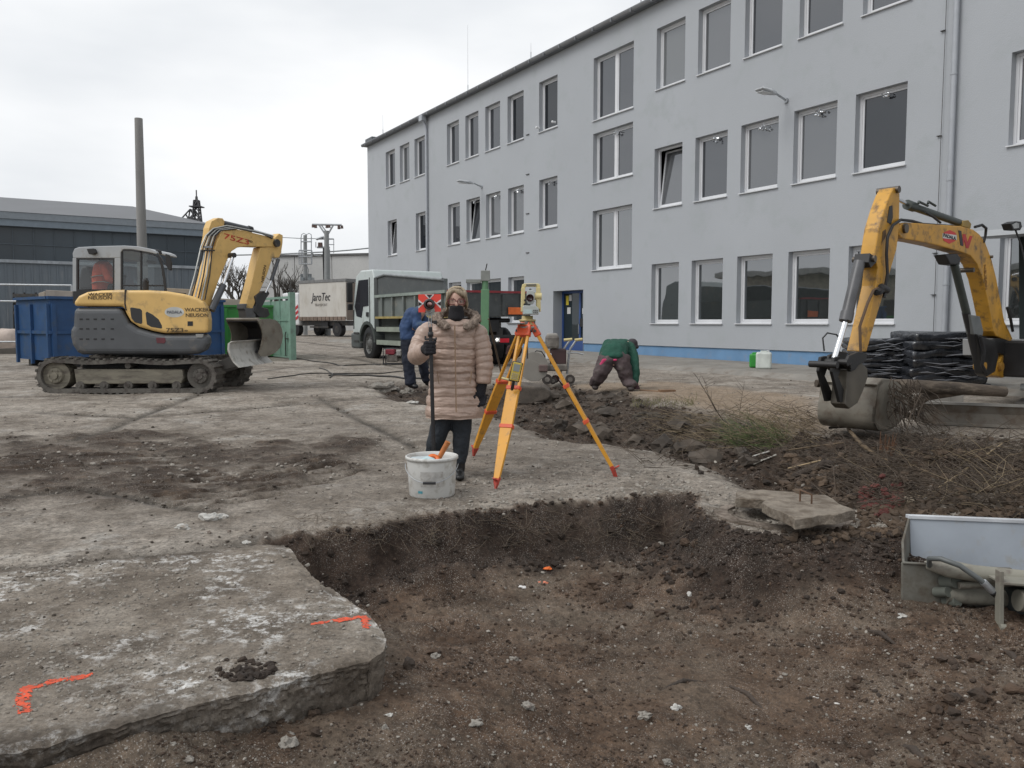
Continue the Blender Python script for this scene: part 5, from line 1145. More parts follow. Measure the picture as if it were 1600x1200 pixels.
boo = exr('boom', [(448, 212), (470, 206), (600, 215), (700, 222), (750, 236), (775, 255), (800, 290), (826, 360), (846, 440), (864, 540), (880, 620), (900, 660), (914, 692), (905, 712), (880, 695), (845, 680), (832, 660), (822, 600), (806, 520), (788, 440), (765, 380), (738, 345), (700, 330), (600, 302), (520, 285), (455, 275), (442, 262), (440, 230)], .0, bth+.02, yw, None, .014)
for (x, y, r) in ((461, 232, .055), (430, 70, .04), (742, 405, .03), (820, 350, .02), (330, 358, .035)):
    c = PR(x, y); MB().cyl(c-adir*.03, c+adir*(bth+.05), r, n=16).build('pivot_pin', mat('pin_steel', (.13, .11, .09), .4, .6), e2)
dgn = mat('cylinder_green_grey', (.055, .065, .06), .4, .2, var=.3)
def rodr(nm, p0, p1, off, r, m_): return MB().cyl(PR(*p0, off), PR(*p1, off), r, n=14).build(nm, m_, e2)
rodr('arm_cylinder', (512, 132), (738, 212), .09, .046, dgn); rodr('cylinder_head', (506, 129), (532, 139), .09, .058, dgn); rodr('piston_rod', (436, 92), (515, 131), .09, .022, CHROME())
for x0, x1 in ((520, 560), (560, 592)): MB().tube([PR(x0, 128, -.0), PR(x0+12, 118, .03), PR(x1, 138, .0)], .014, 6).build('cylinder_port', dgn, e2)
MB().tube([PR(550, 165, 0), PR(575, 185, -.02), PR(612, 208, 0)], .014, 6).build('hose', BLK(), e2)
exr('cylinder_bracket', [(715, 222), (718, 198), (740, 196), (752, 212), (748, 232)], .03, .10, mat('bracket_yellow', (.3, .2, .05), .5), None, .008)
MB().tube([PR(752, 226, -.01), PR(775, 218, -.03), PR(792, 232, -.03), PR(796, 260, -.01), PR(792, 290, .0)], .018, 8).build('hose', BLK(), e2)
MB().tube([PR(370, 480, -.03), PR(378, 420, -.035), PR(374, 340, -.035), PR(378, 270, -.035), PR(400, 220, -.035), PR(436, 197, -.03), PR(500, 200, .02), PR(560, 212, .06), PR(700, 222, .07)], .017, 8).build('hose', BLK(), e2)
MB().tube([PR(384, 270, .03), PR(410, 214, .04), PR(445, 192, .05), PR(545, 204, .08)], .012, 8).build('hose', BLK(), e2)
# bucket cylinder, left of the stick
lo = bth+.02
exr('cylinder_mount', [(318, 335), (332, 345), (345, 372), (322, 395), (312, 372)], .0, bth, blk)
rodr('bucket_cylinder', (312, 370), (258, 600), .10, .062, mat('cyl_grey', (.10, .10, .105), .4, .2, var=.3)); rodr('cylinder_head', (262, 580), (254, 618), .10, .070, mat('cyl_grey', (.1, .1, .105), .4)); rodr('piston_rod', (254, 615), (207, 775), .10, .030, CHROME())
MB().tube([PR(245, 705, .12), PR(238, 675, .16), PR(215, 668, .2), PR(203, 690, .22), PR(202, 745, .2)], .009, 6).build('hose', BLK(), e2)
MB().tube([PR(276, 760, -.01), PR(272, 640, -.01), PR(300, 545, -.02), PR(325, 490, -.02), PR(345, 480, -.02)], .015, 6).build('hose', mat('hose_brown', (.12, .075, .045), .7), e2)
mb = MB()
for p0, p1, r in (((330, 500), (370, 482), .035), ((350, 478), (372, 490), .045), ((366, 500), (362, 520), .02), ((336, 490), (338, 505), .05)): mb.cyl(PR(*p0, -.04), PR(*p1, -.04), r, n=8)
mb.build('hose_fitting', blk, e2)
dsl = mat('linkage_dark', (.035, .034, .034), .45, .4, var=.3)
for off in (-.03, bth+.02):
    exr('linkage_plate', [(205, 800), (222, 762), (262, 745), (296, 752), (292, 785), (262, 800), (246, 822), (228, 828)], off, .035, dsl, None, .006)
for off in (.0, bth-.02): exr('linkage_arm', [(190, 770), (212, 765), (222, 800), (205, 850), (240, 930), (238, 955), (212, 958), (198, 900), (180, 830)], off+.05, .035, dsl, None, .006)
for (x, y) in ((205, 790), (222, 805), (160, 800)):
    c = PR(x, y, -.0); MB().cyl(c-adir*.06, c+adir*(bth+.08), .035, n=12).build('linkage_pin', dsl, e2)
exr('coupler', [(230, 820), (290, 790), (315, 815), (318, 850), (300, 905), (275, 960), (240, 985), (222, 965), (228, 900)], .02, bth, mat('coupler_brown', (.13, .115, .092), .5, .2, var=.3), None, .01)
# bucket: side plate in the plane of the boom, width along adir
SP_ = [(350, 885), (368, 866), (400, 864), (436, 872), (470, 905), (488, 930), (484, 965), (464, 1008), (450, 1030), (434, 1048), (418, 1062), (400, 1073), (378, 1079), (360, 1076), (348, 1066), (340, 1050), (337, 1030), (337, 1005), (340, 975), (346, 940)]
bw = .66; mb = MB(); out_ = [PR(x, y) for x, y in SP_]
o1 = MB().prism(out_, adir*.025).build('bucket_side', WSTEEL(), e2); MB().prism([p+adir*bw for p in out_], adir*.025).build('bucket_side', WSTEEL(), e2)
shell = [PR(x, y) for x, y in [(372, 866), (354, 884), (345, 930), (340, 975), (337, 1005), (337, 1030), (340, 1050), (348, 1066), (360, 1076), (378, 1079), (400, 1073), (418, 1062), (434, 1048), (450, 1030), (464, 1008), (484, 965)]]
mb = MB(); n_ = len(shell); cen = sum(shell, Vector((0, 0, 0)))/n_
inn = [p+(cen-p).normalized()*.03 for p in shell]
mb.prism(shell+inn[::-1], adir*bw); bks = mb.build('bucket', WSTEEL(), e2)
bks.data.polygons.foreach_set('use_smooth', [True]*len(bks.data.polygons)); bks.data.set_sharp_from_angle(angle=R(35))
MB().prism([PR(x, y) for x, y in [(370, 856), (402, 860), (402, 872), (372, 880), (350, 892), (345, 882)]], adir*bw).build('bucket_top_beam', WSTEEL(), e2, .01)
# cutting edge lip and wear plates
MB().prism([PR(462, 1010, -.01), PR(488, 930, -.01), PR(494, 932, -.01), PR(470, 1018, -.01)], adir*(bw+.02)).build('cutting_edge', mat('edge_steel', (.2, .18, .15), .4, .5, var=.3), e2)
exr('swing_cylinder', [(640, 340), (690, 335), (705, 355), (700, 385), (660, 380)], .02, .15, blk, None, .015)
rodr('boom_cylinder', (690, 380), (742, 590), .06, .05, dgn); rodr('boom_cylinder_rod', (738, 580), (790, 810), .06, .05, blk)
exr('valve_block', [(735, 590), (778, 598), (792, 660), (788, 680), (752, 674)], -.0, .10, mat('valve_grey', (.17, .18, .18), .5, .3), None, .012)
exr('stay_bracket', [(758, 670), (800, 690), (835, 700), (850, 760), (835, 830), (800, 850), (785, 838), (778, 790)], -.02, .12, dsl, None, .02)
MB().tube([PR(760, 680, -.05), PR(775, 740, -.06), PR(768, 800, -.05), PR(790, 835, -.04)], .022, 8).build('hose', BLK(), e2)
MB().tube([PR(880, 560, -.03), PR(888, 610, -.05), PR(900, 660, -.04)], .02, 8).build('hose', BLK(), e2)
exr('boom_foot', [(835, 688), (900, 690), (905, 745), (880, 760), (832, 745)], .0, .22, dsl, None, .02)
exr('swing_post', [(905, 745), (915, 760), (912, 845), (880, 855), (850, 845), (845, 800), (862, 790), (885, 745)], .02, .24, yw, None, .02)
exr('swing_pin', [(905, 798), (1010, 795), (1010, 815), (905, 815)], .0, .1, mat('pin_amber', (.42, .22, .04), .5), None, .01)
for (x, y, s, m_) in ((790, 806, .055, mat('pin_amber', (.42, .22, .04), .5)), (862, 808, .06, mat('pin_amber', (.42, .22, .04), .5))):
    c = PR(x, y, -.03); MB().cyl(c, c+adir*.14, s, n=14).build('swing_bearing', m_, e2)
exr('slew_deck', [(880, 700), (1300, 690), (1300, 850), (880, 850)], -.9, 1.1, blk, None, .03)
cbp = [(905, 695), (912, 560), (918, 440), (930, 320), (945, 245), (960, 225), (1400, 215), (1400, 760), (905, 760)]
def fr_(name, pts, off, th, m_): return exr(name, pts, off, th, m_, None, .008)
cgd = mat('cab_frame_silver', (.34, .35, .36), .4, .2, var=.06)
fr_('cab_pillar', [(906, 700), (910, 560), (918, 440), (932, 320), (948, 245), (968, 245), (954, 330), (940, 440), (932, 560), (928, 700)], -.35, .09, cgd)
fr_('cab_roof', [(930, 255), (945, 228), (1400, 210), (1400, 250), (950, 262)], -.37, 1.1, cgd)
fr_('cab_base', [(906, 695), (1400, 695), (1400, 765), (906, 765)], -.35, 1.0, cgd)
fr_('cab_inner', [(1060, 260), (1400, 255), (1400, 694), (1060, 694)], -.1, .5, mat('cab_interior', (.02, .03, .03), .8))
MB().add([PR(x, y, -.33) for x, y in [(928, 697), (932, 560), (940, 440), (954, 330), (968, 255), (1400, 250), (1400, 697)]], [tuple(range(7))]).build('cab_window', glass_mat('green_glass', (.012, .035, .034), .05), e2)
fr_('work_light', [(870, 214), (895, 204), (915, 206), (920, 228), (912, 242), (880, 240)], -.1, .12, BLK()); fr_('work_light_lens', [(876, 219), (894, 210), (905, 214), (905, 232), (884, 236)], -.105, .006, mat('lens_grey', (.35, .36, .36), .2))
MB().tube([PR(908, 240, -.05), PR(914, 300, -.1), PR(905, 400, -.2)], .012, 6).build('grab_wire', BLK(), e2)
mb = MB(); c = PR(903, 890, -.2); mb.cyl(c, c+adir*.06, .05, n=16); mb.build('track_tension_cap', mat('cap_pale', (.35, .37, .37), .5), e2)
# crawler track end and guard seen at the frame edge
exr('track_guard', [(870, 985), (888, 955), (915, 938), (960, 935), (1400, 930), (1400, 1010), (870, 990)], -.5, .4, MUD(), None, .02)
exr('track', [(880, 985), (900, 960), (930, 958), (1400, 950), (1400, 1080), (890, 1070)], -.45, .34, mat('track_dark', (.05, .045, .04), .8, var=.3), None, .04)
#exr('track', [(600, 940), (640, 930), (1400, 930), (1400, 1060), (600, 1050)], .9, .34, mat('track_dark', (.05, .045, .04), .8, var=.3), None, .04)
# blade facing the camera
q0 = P(1436, 673, 10.4); q1 = P(1700, 694, 9.6); zt0 = P(1437, 628, 10.4).z; z_b = gz(q0.x, q0.y)+.02
bd = Vector((q1.x-q0.x, q1.y-q0.y, 0)).normalized(); nb_ = Vector((bd.y, -bd.x, 0))
if nb_.y > 0: nb_ = -nb_
mb = MB(); a0 = Vector((q0.x, q0.y, 0)); pf = [(0, zt0), (-.05, zt0-.12), (-.05, zt0-.25), (.02, z_b)]
mb.prism([a0+nb_*u+UP*z for u, z in pf]+[a0+nb_*(u-.04)+UP*z for u, z in pf[::-1]], bd*2.2); mb.build('dozer_blade', mat('blade_muddy', (.15, .135, .115), .7, .1, var=.25, scale=3, dirt=(.10, .075, .055), dirt_amt=.45, dscale=5), e2, .006)
mb = MB(); mb.prism([a0+nb_*.012+UP*(zt0-.018), a0+nb_*.012+UP*(zt0+.012), a0-nb_*.05+UP*(zt0+.012), a0-nb_*.05+UP*(zt0-.018)], bd*2.2); mb.build('blade_top_rail', mat('blade_top', (.25, .24, .22), .6), e2)
# decals on the boom
def decr(s, x, y, size, m_, rot=0, sx=1.):
    xv = (bdir*math.cos(rot)+UP*math.sin(rot)); yv = (UP*math.cos(rot)-bdir*math.sin(rot))
    return text_mesh('lettering', s, size, m_, basis(PR(x, y, -.006), xv, yv) @ Matrix.Diagonal((sx, 1, 1, 1)), e2, .002, .002)
hexp = [(620, 262), (626, 248), (650, 238), (674, 250), (678, 268), (672, 284), (648, 296), (624, 282)]
exr('hexagon_sticker', hexp, -.003, .01, mat('sticker_red', (.55, .04, .04), .5)); exr('sticker_band', [(620, 252), (678, 260), (678, 280), (620, 272)], -.005, .01, mat('sticker_white2', (.6, .6, .58), .5))
decr('PADALA', 648, 267, .056, blk, R(-3), 1.75)
exr('stripe_mark', [(686, 240), (698, 242), (706, 306), (694, 302)], -.004, .01, blk); exr('red_mark', [(704, 255), (716, 256), (724, 290), (734, 262), (745, 264), (728, 315), (718, 314), (710, 280), (708, 302), (704, 300)], -.004, .01, mat('decal_red2', (.45, .03, .03), .5))
decr('NEUSON', 798, 435, .085, mat('faded_brown', (.30, .15, .04), .6), R(-76), 1.)
# ================================================================== things around the pit
def GT(px, py, dz=0):
    r = ray(px, py); lo, hi = .8, 60.
    o = Vector((0, 0, EYE)); ts = np.geomspace(1., 30., 400)
    xs, ys, zs = r.x*ts, r.y*ts, EYE+r.z*ts; tz, _ = terrain(xs, ys); k = np.argmax(zs < tz+dz)
    t = ts[k] if zs[k] < tz[k]+dz else ts[-1]
    return o+r*float(t)
def onT(x, y, dz=0): return Vector((x, y, hz(x, y)+dz))
orng = mat('tripod_orange', (.70, .10, .035), .45, var=.12, dirt=(.35, .15, .08), dirt_amt=.15, dscale=20); fib = mat('tripod_yellow', (.72, .34, .035), .42, var=.12, dirt=(.35, .2, .06), dirt_amt=.18, dscale=18)
# ---- tripod
F1, F2, F3 = G0(738, 718), G0(773, 765), G0(965, 745); F1, F2, F3 = (onT(v.x, v.y, -.01) for v in (F1, F2, F3))
HC = P(824, 509, 7.6); tri = thing('tripod', (HC.x, HC.y, 0), 'orange and yellow surveying tripod spread on the dirt beside the woman in the beige coat', 'tripod')
mb = MB(); mb.lathe(HC-UP*.005, [(.02, -.03), (.085, -.03), (.095, -.015), (.095, .0), (.03, .002)], 28); mb.build('head_plate', mat('head_grey', (.28, .28, .25), .4, .3), tri)
for k, Ft in enumerate((F1, F2, F3)):
    dh = (Ft-HC); dh.z = 0; dh.normalize(); hp = HC+dh*.075-UP*.045; ax = Ft-hp; sd_ = Vector((-dh.y, dh.x, 0)); L = ax.length; u = ax.normalized(); nrm = sd_.cross(u)
    a = lambda f: hp+ax*f
    mb = MB(); M_ = Matrix((sd_, nrm, u)).transposed(); mb.box(hp-u*.0, (.125, .055, .11), M=M_); mb.box(hp-u*.05+nrm*.0, (.09, .05, .06), M=M_); hb_ = mb.build('hinge_bracket', orng, tri, .008)
    mb = MB(); mb.cyl(hp-sd_*.072, hp+sd_*.072, .014, n=10); mb.build('hinge_bolt', STEEL(), tri)
    lg = thing('leg_tmp', (0, 0, 0), 'x', 'x'); bpy.data.objects.remove(lg)
    mb = MB()
    for s in (-1, 1): mb.bar(a(.03)+sd_*s*.042, a(.50)+sd_*s*.047, .026, .026, nrm)
    leg = mb.build('leg', fib, tri, .005)
    mb = MB(); w0, w1 = .058, .026
    pts = [a(.37)-sd_*w0, a(.37)+sd_*w0, a(.62)+sd_*w0*.95, a(.93)+sd_*w1, a(.93)-sd_*w1, a(.62)-sd_*w0*.95]
    mb.prism([p-nrm*.02+nrm*.0 for p in pts], nrm*.032); mb.build('lower_leg', fib, leg, .004)
    for f, w in ((.375, .064), (.615, .062)):
        mb = MB(); mb.box(a(f), (w*2, .052, .035), M=M_); mb.cyl(a(f)-nrm*.03+sd_*.0, a(f)-nrm*.055, .016, n=10) if False else None; mb.build('leg_clamp', orng, leg, .004)
    mb = MB(); mb.prism([a(.92)-sd_*.03-nrm*.02, a(.92)+sd_*.03-nrm*.02, a(.955)+sd_*.018-nrm*.02, a(1.0)-nrm*.003, a(.955)-sd_*.018-nrm*.02], nrm*.036); mb.box(a(.94)+nrm*.04*(1 if nrm.z < 0 else -1)*-1, (.03, .06, .012), M=M_); mb.build('foot_spike', mat('spike_red', (.50, .06, .04), .5, var=.25, dirt=(.12, .07, .05), dirt_amt=.3, dscale=25), leg, .003)
mb = MB(); c = P(806, 505, 7.5); mb.lathe(c, [(.01, -.006), (.075, -.006), (.078, .004), (.01, .006)], 24, sx=1.1); mb.build('side_plate', GALV(), tri, .001)
mb = MB(); p0 = HC-UP*.05; mb.tube([p0, p0-UP*.25], .008, 6); mb.build('centre_hook', STEEL(), tri)
mb = MB(); a0 = HC+(F3-HC)*.33+Vector((-.02, .04, 0)); mb.tube([a0, a0+Vector((.10, .05, -.12)), a0+Vector((.19, .06, -.27)), HC+(F3-HC)*.56+Vector((0, .05, 0))], .013, 6, squash=.4); mb.build('carry_strap', mat('strap_dark', (.06, .02, .02), .8), tri)
# ---- total station
tsn = thing('total_station', HC+UP*.01, 'yellow total station with grey telescope and keypad mounted on the orange tripod', 'instrument')
crm = mat('instrument_cream', (.66, .56, .28), .38, var=.06); lgy = mat('instrument_grey', (.46, .49, .47), .45, var=.06); dgy = mat('instrument_dark', (.14, .14, .14), .45)
DT = HC.y-.075
def tx_(name, pts, d, th, m, parent=None, bev=.006, seg=3): return MB().prism([P(x, y, DT+d) for x, y in pts], (0, th, 0)).build(name, m, parent or tsn, bev, seg)
ub = tx_('yoke', [(815, 447), (818, 443.5), (841, 443), (844.5, 446), (845.5, 489), (814, 489), (815, 450), (815.5, 450), (820, 450), (820, 484), (839, 484), (839, 449.5), (820.1, 449.5), (815, 449.8)], 0, .13, crm, None, .004) if False else None
tx_('side_column', [(814.5, 449), (820.5, 449), (821, 487), (813.8, 487)], 0, .13, crm); tx_('side_column', [(838, 449), (844.6, 449), (845.2, 487), (838, 487)], 0, .13, crm)
tx_('carry_handle', [(815, 449), (816, 444.5), (819, 443), (841, 443), (843.6, 444.5), (844.4, 449), (838.5, 449), (837.5, 447.5), (822, 447.5), (821, 449)], .02, .09, crm); tx_('handle_grip', [(822, 443.9), (838, 443.7), (838, 446.2), (822, 446.4)], .015, .02, dgy, None, .002)
tx_('telescope', [(823, 456), (825, 453.5), (833, 453.5), (835.5, 456), (835.5, 471), (833, 475), (825.5, 475), (823, 471)], -.02, .17, lgy)
c = P(828, 465.5, DT-.02); MB().lathe(c, [(.034, 0), (.034, .02), (.028, .024), (.027, .012), (.001, .008)], 22, axis=(0, -1, 0), caps=False).build('objective_lens', mat('lens_dark', (.035, .01, .012), .08), tsn)
MB().cyl(P(828.5, 452.5, DT+.01), P(828.5, 452.5, DT+.09), .011, n=10).build('collimator', dgy, tsn)
c = P(841, 463, DT+.02); MB().cyl(c-Vector((.035, .0, 0)), c+Vector((.03, 0, 0)), .033, n=18).build('focus_drum', crm, tsn, .004)
tx_('keypad_panel', [(816.5, 479), (819, 477), (838, 478), (842, 482), (842, 491.5), (817, 491.5)], -.025, .17, lgy); tx_('display', [(818.5, 484), (831.5, 484), (831.5, 490), (818.5, 490)], -.028, .006, mat('display_pale', (.5, .62, .62), .2), None, .001)
for i in range(3):
    for j in range(2): tx_('key', [(833.2+i*2.6, 484+j*3.2), (835+i*2.6, 484+j*3.2), (835+i*2.6, 486.2+j*3.2), (833.2+i*2.6, 486.2+j*3.2)], -.029, .006, dgy, None, .0)
for x, y, r in ((820, 476, .012), (841.5, 484, .01), (820, 469, .008)): MB().cyl(P(x, y, DT-.02), P(x, y, DT+.02), r, n=12).build('knob', blk, tsn)
b0 = HC+UP*.005; MB().lathe(b0, [(.055, 0), (.078, .0), (.078, .012), (.06, .018), (.06, .034), (.075, .038), (.078, .05), (.052, .055), (.05, .085), (.02, .085)], 24).build('tribrach', mat('tribrach_ochre', (.45, .36, .16), .45, .1, var=.1), tsn)
for k in range(3): an = k*2.09+.4; c = b0+Vector((.06*math.cos(an), .06*math.sin(an), .01)); MB().cyl(c, c+UP*.026, .019, n=14).build('levelling_screw', dgy, tsn)
# ---- field controller
ctl = thing('field_controller', P(806, 580, 7.1), 'yellow handheld field controller clipped to the front leg of the tripod', 'controller')
def ctp(u, v, d): # u,v in controller frame, tilted
    o = P(806, 581, 7.16); ca, sa = math.cos(R(-12)), math.sin(R(-12)); return o+Vector((u*ca-v*sa, d-.3*v, u*sa+v*ca))
def cbox(name, u0, u1, v0, v1, d, th, m, par=None, bev=.004): return MB().prism([ctp(u0, v0, d), ctp(u1, v0, d), ctp(u1, v1, d), ctp(u0, v1, d)], (0, th, 0)).build(name, m, par or ctl, bev, 3)
cbox('housing', -.046, .046, -.088, .088, .0, .035, mat('controller_black', (.04, .04, .04), .5), None, .008); cbox('face_plate', -.039, .039, -.08, .082, -.008, .012, mat('controller_yellow', (.74, .57, .12), .4), None, .006)
cbox('screen', -.027, .027, .005, .068, -.011, .006, mat('screen_grey', (.38, .42, .42), .15), None, .001)
for i in range(4):
    for j in range(4): cbox('key', -.029+i*.015, -.018+i*.015, -.068+j*.015, -.058+j*.015, -.012, .006, mat('key_pale', (.55, .5, .35), .5), None, .001)
MB().tube([ctp(0, -.085, .01), ctp(.0, -.14, .02), ctp(.0, -.165, .03)], [.012, .016, .012], 8).build('clamp_stem', blk, ctl); MB().cyl(ctp(-.11, -.082, .03), ctp(-.0, -.085, .03), .011, n=8).build('bracket_arm', crm, ctl)
bag = thing('cloth_bag', P(803, 560, 7.9), 'dark maroon cloth bag hanging between the back legs of the tripod', 'bag')
blob('bag_body', [[(P(800, 543, 7.9), (.05, .04, .03)), (P(802, 552, 7.9), (.075, .05, .055))], [(P(810, 546, 7.9), (.04, .04, .05)), (P(803, 553, 7.9), (.07, .05, .04))]], mat('maroon_cloth', (.035, .012, .012), .85, bump=.4), bag, .008, disp=.01, dscale=.04)
MB().tube([P(800, 540, 7.9), P(806, 528, 7.8), P(815, 518, 7.7)], .005, 5).build('bag_cord', mat('strap_dark', (.06, .02, .02), .8), bag)

# ---- the woman
WD = 7.42
def Wp(x, y, d=0.): return P(x, y, WD+d)
wbse = onT(*P(706, 745, WD).xy)
wom = thing('person', wbse, 'woman in long beige quilted coat, glasses and black mask holding a black prism pole', 'person')
skin = mat('skin', (.50, .31, .24), .5, var=.08); wool = mat('black_wool', (.012, .012, .016), .95, var=.3, bump=.6, bscale=120)
zf_ = wbse.z
def foot(x, y, d): v = Wp(x, y, d); v.z = zf_; return v
LA, RA_ = foot(674, 745, .10)+UP*.09, foot(718, 745, .0)+UP*.09
blob('body', [[(Wp(708, 630), (.15, .11, .12)), (Wp(707, 575), (.14, .10, .1)), (Wp(705, 520), (.17, .09, .07))],
              [(Wp(710, 512), .06), (Wp(713, 495), .052)],
              [(Wp(713.5, 468.5, -.005), (.074, .088, .098)), (Wp(713.2, 479, -.025), (.056, .062, .070))], [(Wp(713.3, 473.5, -.095), (.011, .014, .02)), (Wp(713.3, 477, -.103), (.014, .014, .012))],
              [(Wp(698.8, 473, .01), (.012, .02, .03))], [(Wp(728.2, 473, .01), (.012, .02, .03))],
              [(Wp(695, 640), .09), (Wp(681, 690, .0), .06), (LA, .034)], [(Wp(721, 640), .09), (Wp(722, 692, -.02), .055), (RA_, .034)],
              [(Wp(668, 515), .06), (Wp(651, 553, -.06), .045), (Wp(668, 547, -.30), .035)], [(Wp(744, 515), .06), (Wp(757, 560), .045), (Wp(752, 605, -.03), .033)]], skin, wom, .011, 3)
den = mat('dark_denim', (.020, .026, .034), .8, var=.3, scale=10, bump=.5, bscale=40)
blob('trousers', [[(Wp(694, 630), (.10, .11, .12)), (Wp(689, 665), (.094, .10, .09)), (Wp(679, 693), (.080, .085, .08)), (LA+UP*.05, (.062, .07, .05))], [(Wp(720, 630), (.10, .11, .12)), (Wp(722, 665), (.092, .10, .09)), (Wp(720.5, 695), (.076, .08, .08)), (RA_+UP*.06, (.060, .068, .05))], [(Wp(694, 628), .12), (Wp(720, 628), .12)]], den, wom, .012, 3, disp=.02, dscale=.09)
for A_, nm in ((LA, 1), (RA_, 2)):
    blob('boot', [[(A_+UP*.10, (.056, .066, .05)), (A_, (.053, .06, .06)), (A_-UP*.035, (.046, .06, .045))], [(A_+Vector((0, .02, -.045)), (.044, .05, .042)), (A_+Vector((.012, -.15, -.06)), (.043, .05, .03))]], mat('boot_black', (.012, .012, .013), .45), wom, .009, 2)
# quilted coat
coat = mat('coat_beige', (.40, .292, .236), .36, var=.14, scale=6, bump=.25, bscale=35, spec=.5)
seam_y = [509, 527, 545, 561, 572, 583, 594, 605, 617, 633, 650]
kc = [(499, 713, 22, .10), (503, 712, 30, .115), (508, 710, 37, .13), (515, 707, 40.5, .145), (527, 706, 41, .16), (545, 707, 38, .165), (560, 708, 35.5, .16), (575, 708, 35, .16), (590, 708, 36, .165), (605, 709, 38, .175), (625, 710, 42, .19), (640, 710, 44.5, .20), (651, 710, 45, .205)]
ky = [k[0] for k in kc]; NT = 72; rings = []
def puff(y):
    d = min(abs(y-s) for s in seam_y); lo = max([s for s in seam_y if s <= y] or [499]); hi = min([s for s in seam_y if s >= y] or [653]); g = max(4, hi-lo); f = (y-lo)/g
    return math.sqrt(max(0, math.sin(math.pi*min(1, max(0, f)))))*min(1, g/11)
ys = np.arange(499, 652.5, 1.15)
for y in ys:
    cx = np.interp(y, ky, [k[1] for k in kc]); hw = np.interp(y, ky, [k[2] for k in kc]); dp = np.interp(y, ky, [k[3] for k in kc])
    c = Wp(cx, y, .02); hwm = hw*WD/F; pf_ = puff(y)*.015-.006; ring = []
    for k in range(NT):
        a = 2*math.pi*k/NT; ca, sa = math.cos(a), math.sin(a); e = .85
        x = math.copysign(abs(ca)**e, ca); yy = math.copysign(abs(sa)**e, sa)
        w = mnoise.noise(Vector((ca*3, sa*3, y*.06)))*.012+mnoise.noise(Vector((ca*9, sa*9, y*.35)))*.009*puff(y)+mnoise.noise(Vector((ca*20, sa*20, y*.14)))*.006
        zip_ = -.010*math.exp(-((a-1.5*math.pi-.02)/.05)**2)
        s = pf_+w+zip_; ring.append(c+Vector((x*(hwm+s), yy*(dp+s), mnoise.noise(Vector((ca*2, sa*2, y*.02)))*.012)))
    rings.append(ring)
cm = MB(); cm.rings(rings, True); ct_ = cm.build('coat', coat, wom)
def sleeve(path, rads, name='sleeve', nseam=7):
    pts = [Vector(p) for p in path]; out = []; rr = []
    seg = [(pts[i+1]-pts[i]).length for i in range(len(pts)-1)]; tot = sum(seg); n = 70
    for i in range(n+1):
        s = tot*i/n; k = 0
        while k < len(seg)-1 and s > seg[k]: s -= seg[k]; k += 1
        f = min(1, s/seg[k]); out.append(pts[k].lerp(pts[k+1], f)); r = rads[k]*(1-f)+rads[k+1]*f
        ph = (i/n*nseam) % 1; rr.append(r*(1+.10*math.sqrt(math.sin(math.pi*ph))-.06+.03*mnoise.noise(Vector((i*.4, r*9, nseam)))))
    for _ in range(4): out = [out[0]]+[(out[i-1]+out[i]*2+out[i+1])/4 for i in range(1, len(out)-1)]+[out[-1]]
    rr[0] *= .6; rr[-1] *= .75
    return MB().tube(out, rr, 22).build(name, coat, wom)
sleeve([Wp(679, 512, .02), Wp(667, 520, .0), Wp(657, 538, -.03), Wp(651, 556, -.10), Wp(656, 553, -.20), Wp(665, 547, -.28)], [.07, .092, .088, .082, .078, .066], nseam=7)
sleeve([Wp(734, 511, .02), Wp(746, 522, .01), Wp(753, 545, .0), Wp(757, 572, -.02), Wp(755, 600, -.04)], [.07, .092, .086, .078, .066], nseam=9)
MB().tube([Wp(710.5+i*.25, 509+i*15, -.165+(-.022 if i < 3 else -.012-.006*i)) for i in range(10)], .006, 6).build('zip', mat('zip_gold', (.30, .2, .13), .4, .3), wom)
for (x0, y0, x1, y1) in ((683, 580, 686, 600), (737, 580, 734, 600)): MB().tube([Wp(x0, y0, -.15), Wp(x1, y1, -.165)], .005, 5).build('pocket_zip', mat('zip_gold', (.30, .2, .13), .4, .3), wom)
# fur trimmed collar
fur = mat('collar_fur', (.34, .27, .22), .95, var=.35, scale=60, bump=.8, bscale=200)
path = [Wp(697, 510, -.17), Wp(687, 504, -.12), Wp(682, 497, -.02), Wp(688, 490, .09), Wp(700, 487, .14), Wp(714, 486, .16), Wp(728, 487, .14), Wp(740, 491, .09), Wp(745, 498, -.02), Wp(741, 505, -.12), Wp(731, 510, -.17)]
blob('fur_collar', [[(p, (.040, .036, .034)) for p in path]], fur, wom, .009, 1, disp=.05, dscale=.02)
mb = MB(); rnd = random.Random(5)
for i in range(900):
    k = rnd.randrange(len(path)-1); c = path[k].lerp(path[k+1], rnd.random()); d = Vector((rnd.gauss(0, 1), rnd.gauss(0, 1)-.3, rnd.gauss(0, 1)+.2)).normalized(); s = c+d*.033; mb.cyl(s, s+(d+Vector((rnd.gauss(0, .3), 0, rnd.gauss(0, .3)-.2)))*.022, .0016, .0004, 3, False)
o = mb.build('fur_strand', fur, wom); o['kind'] = 'stuff'
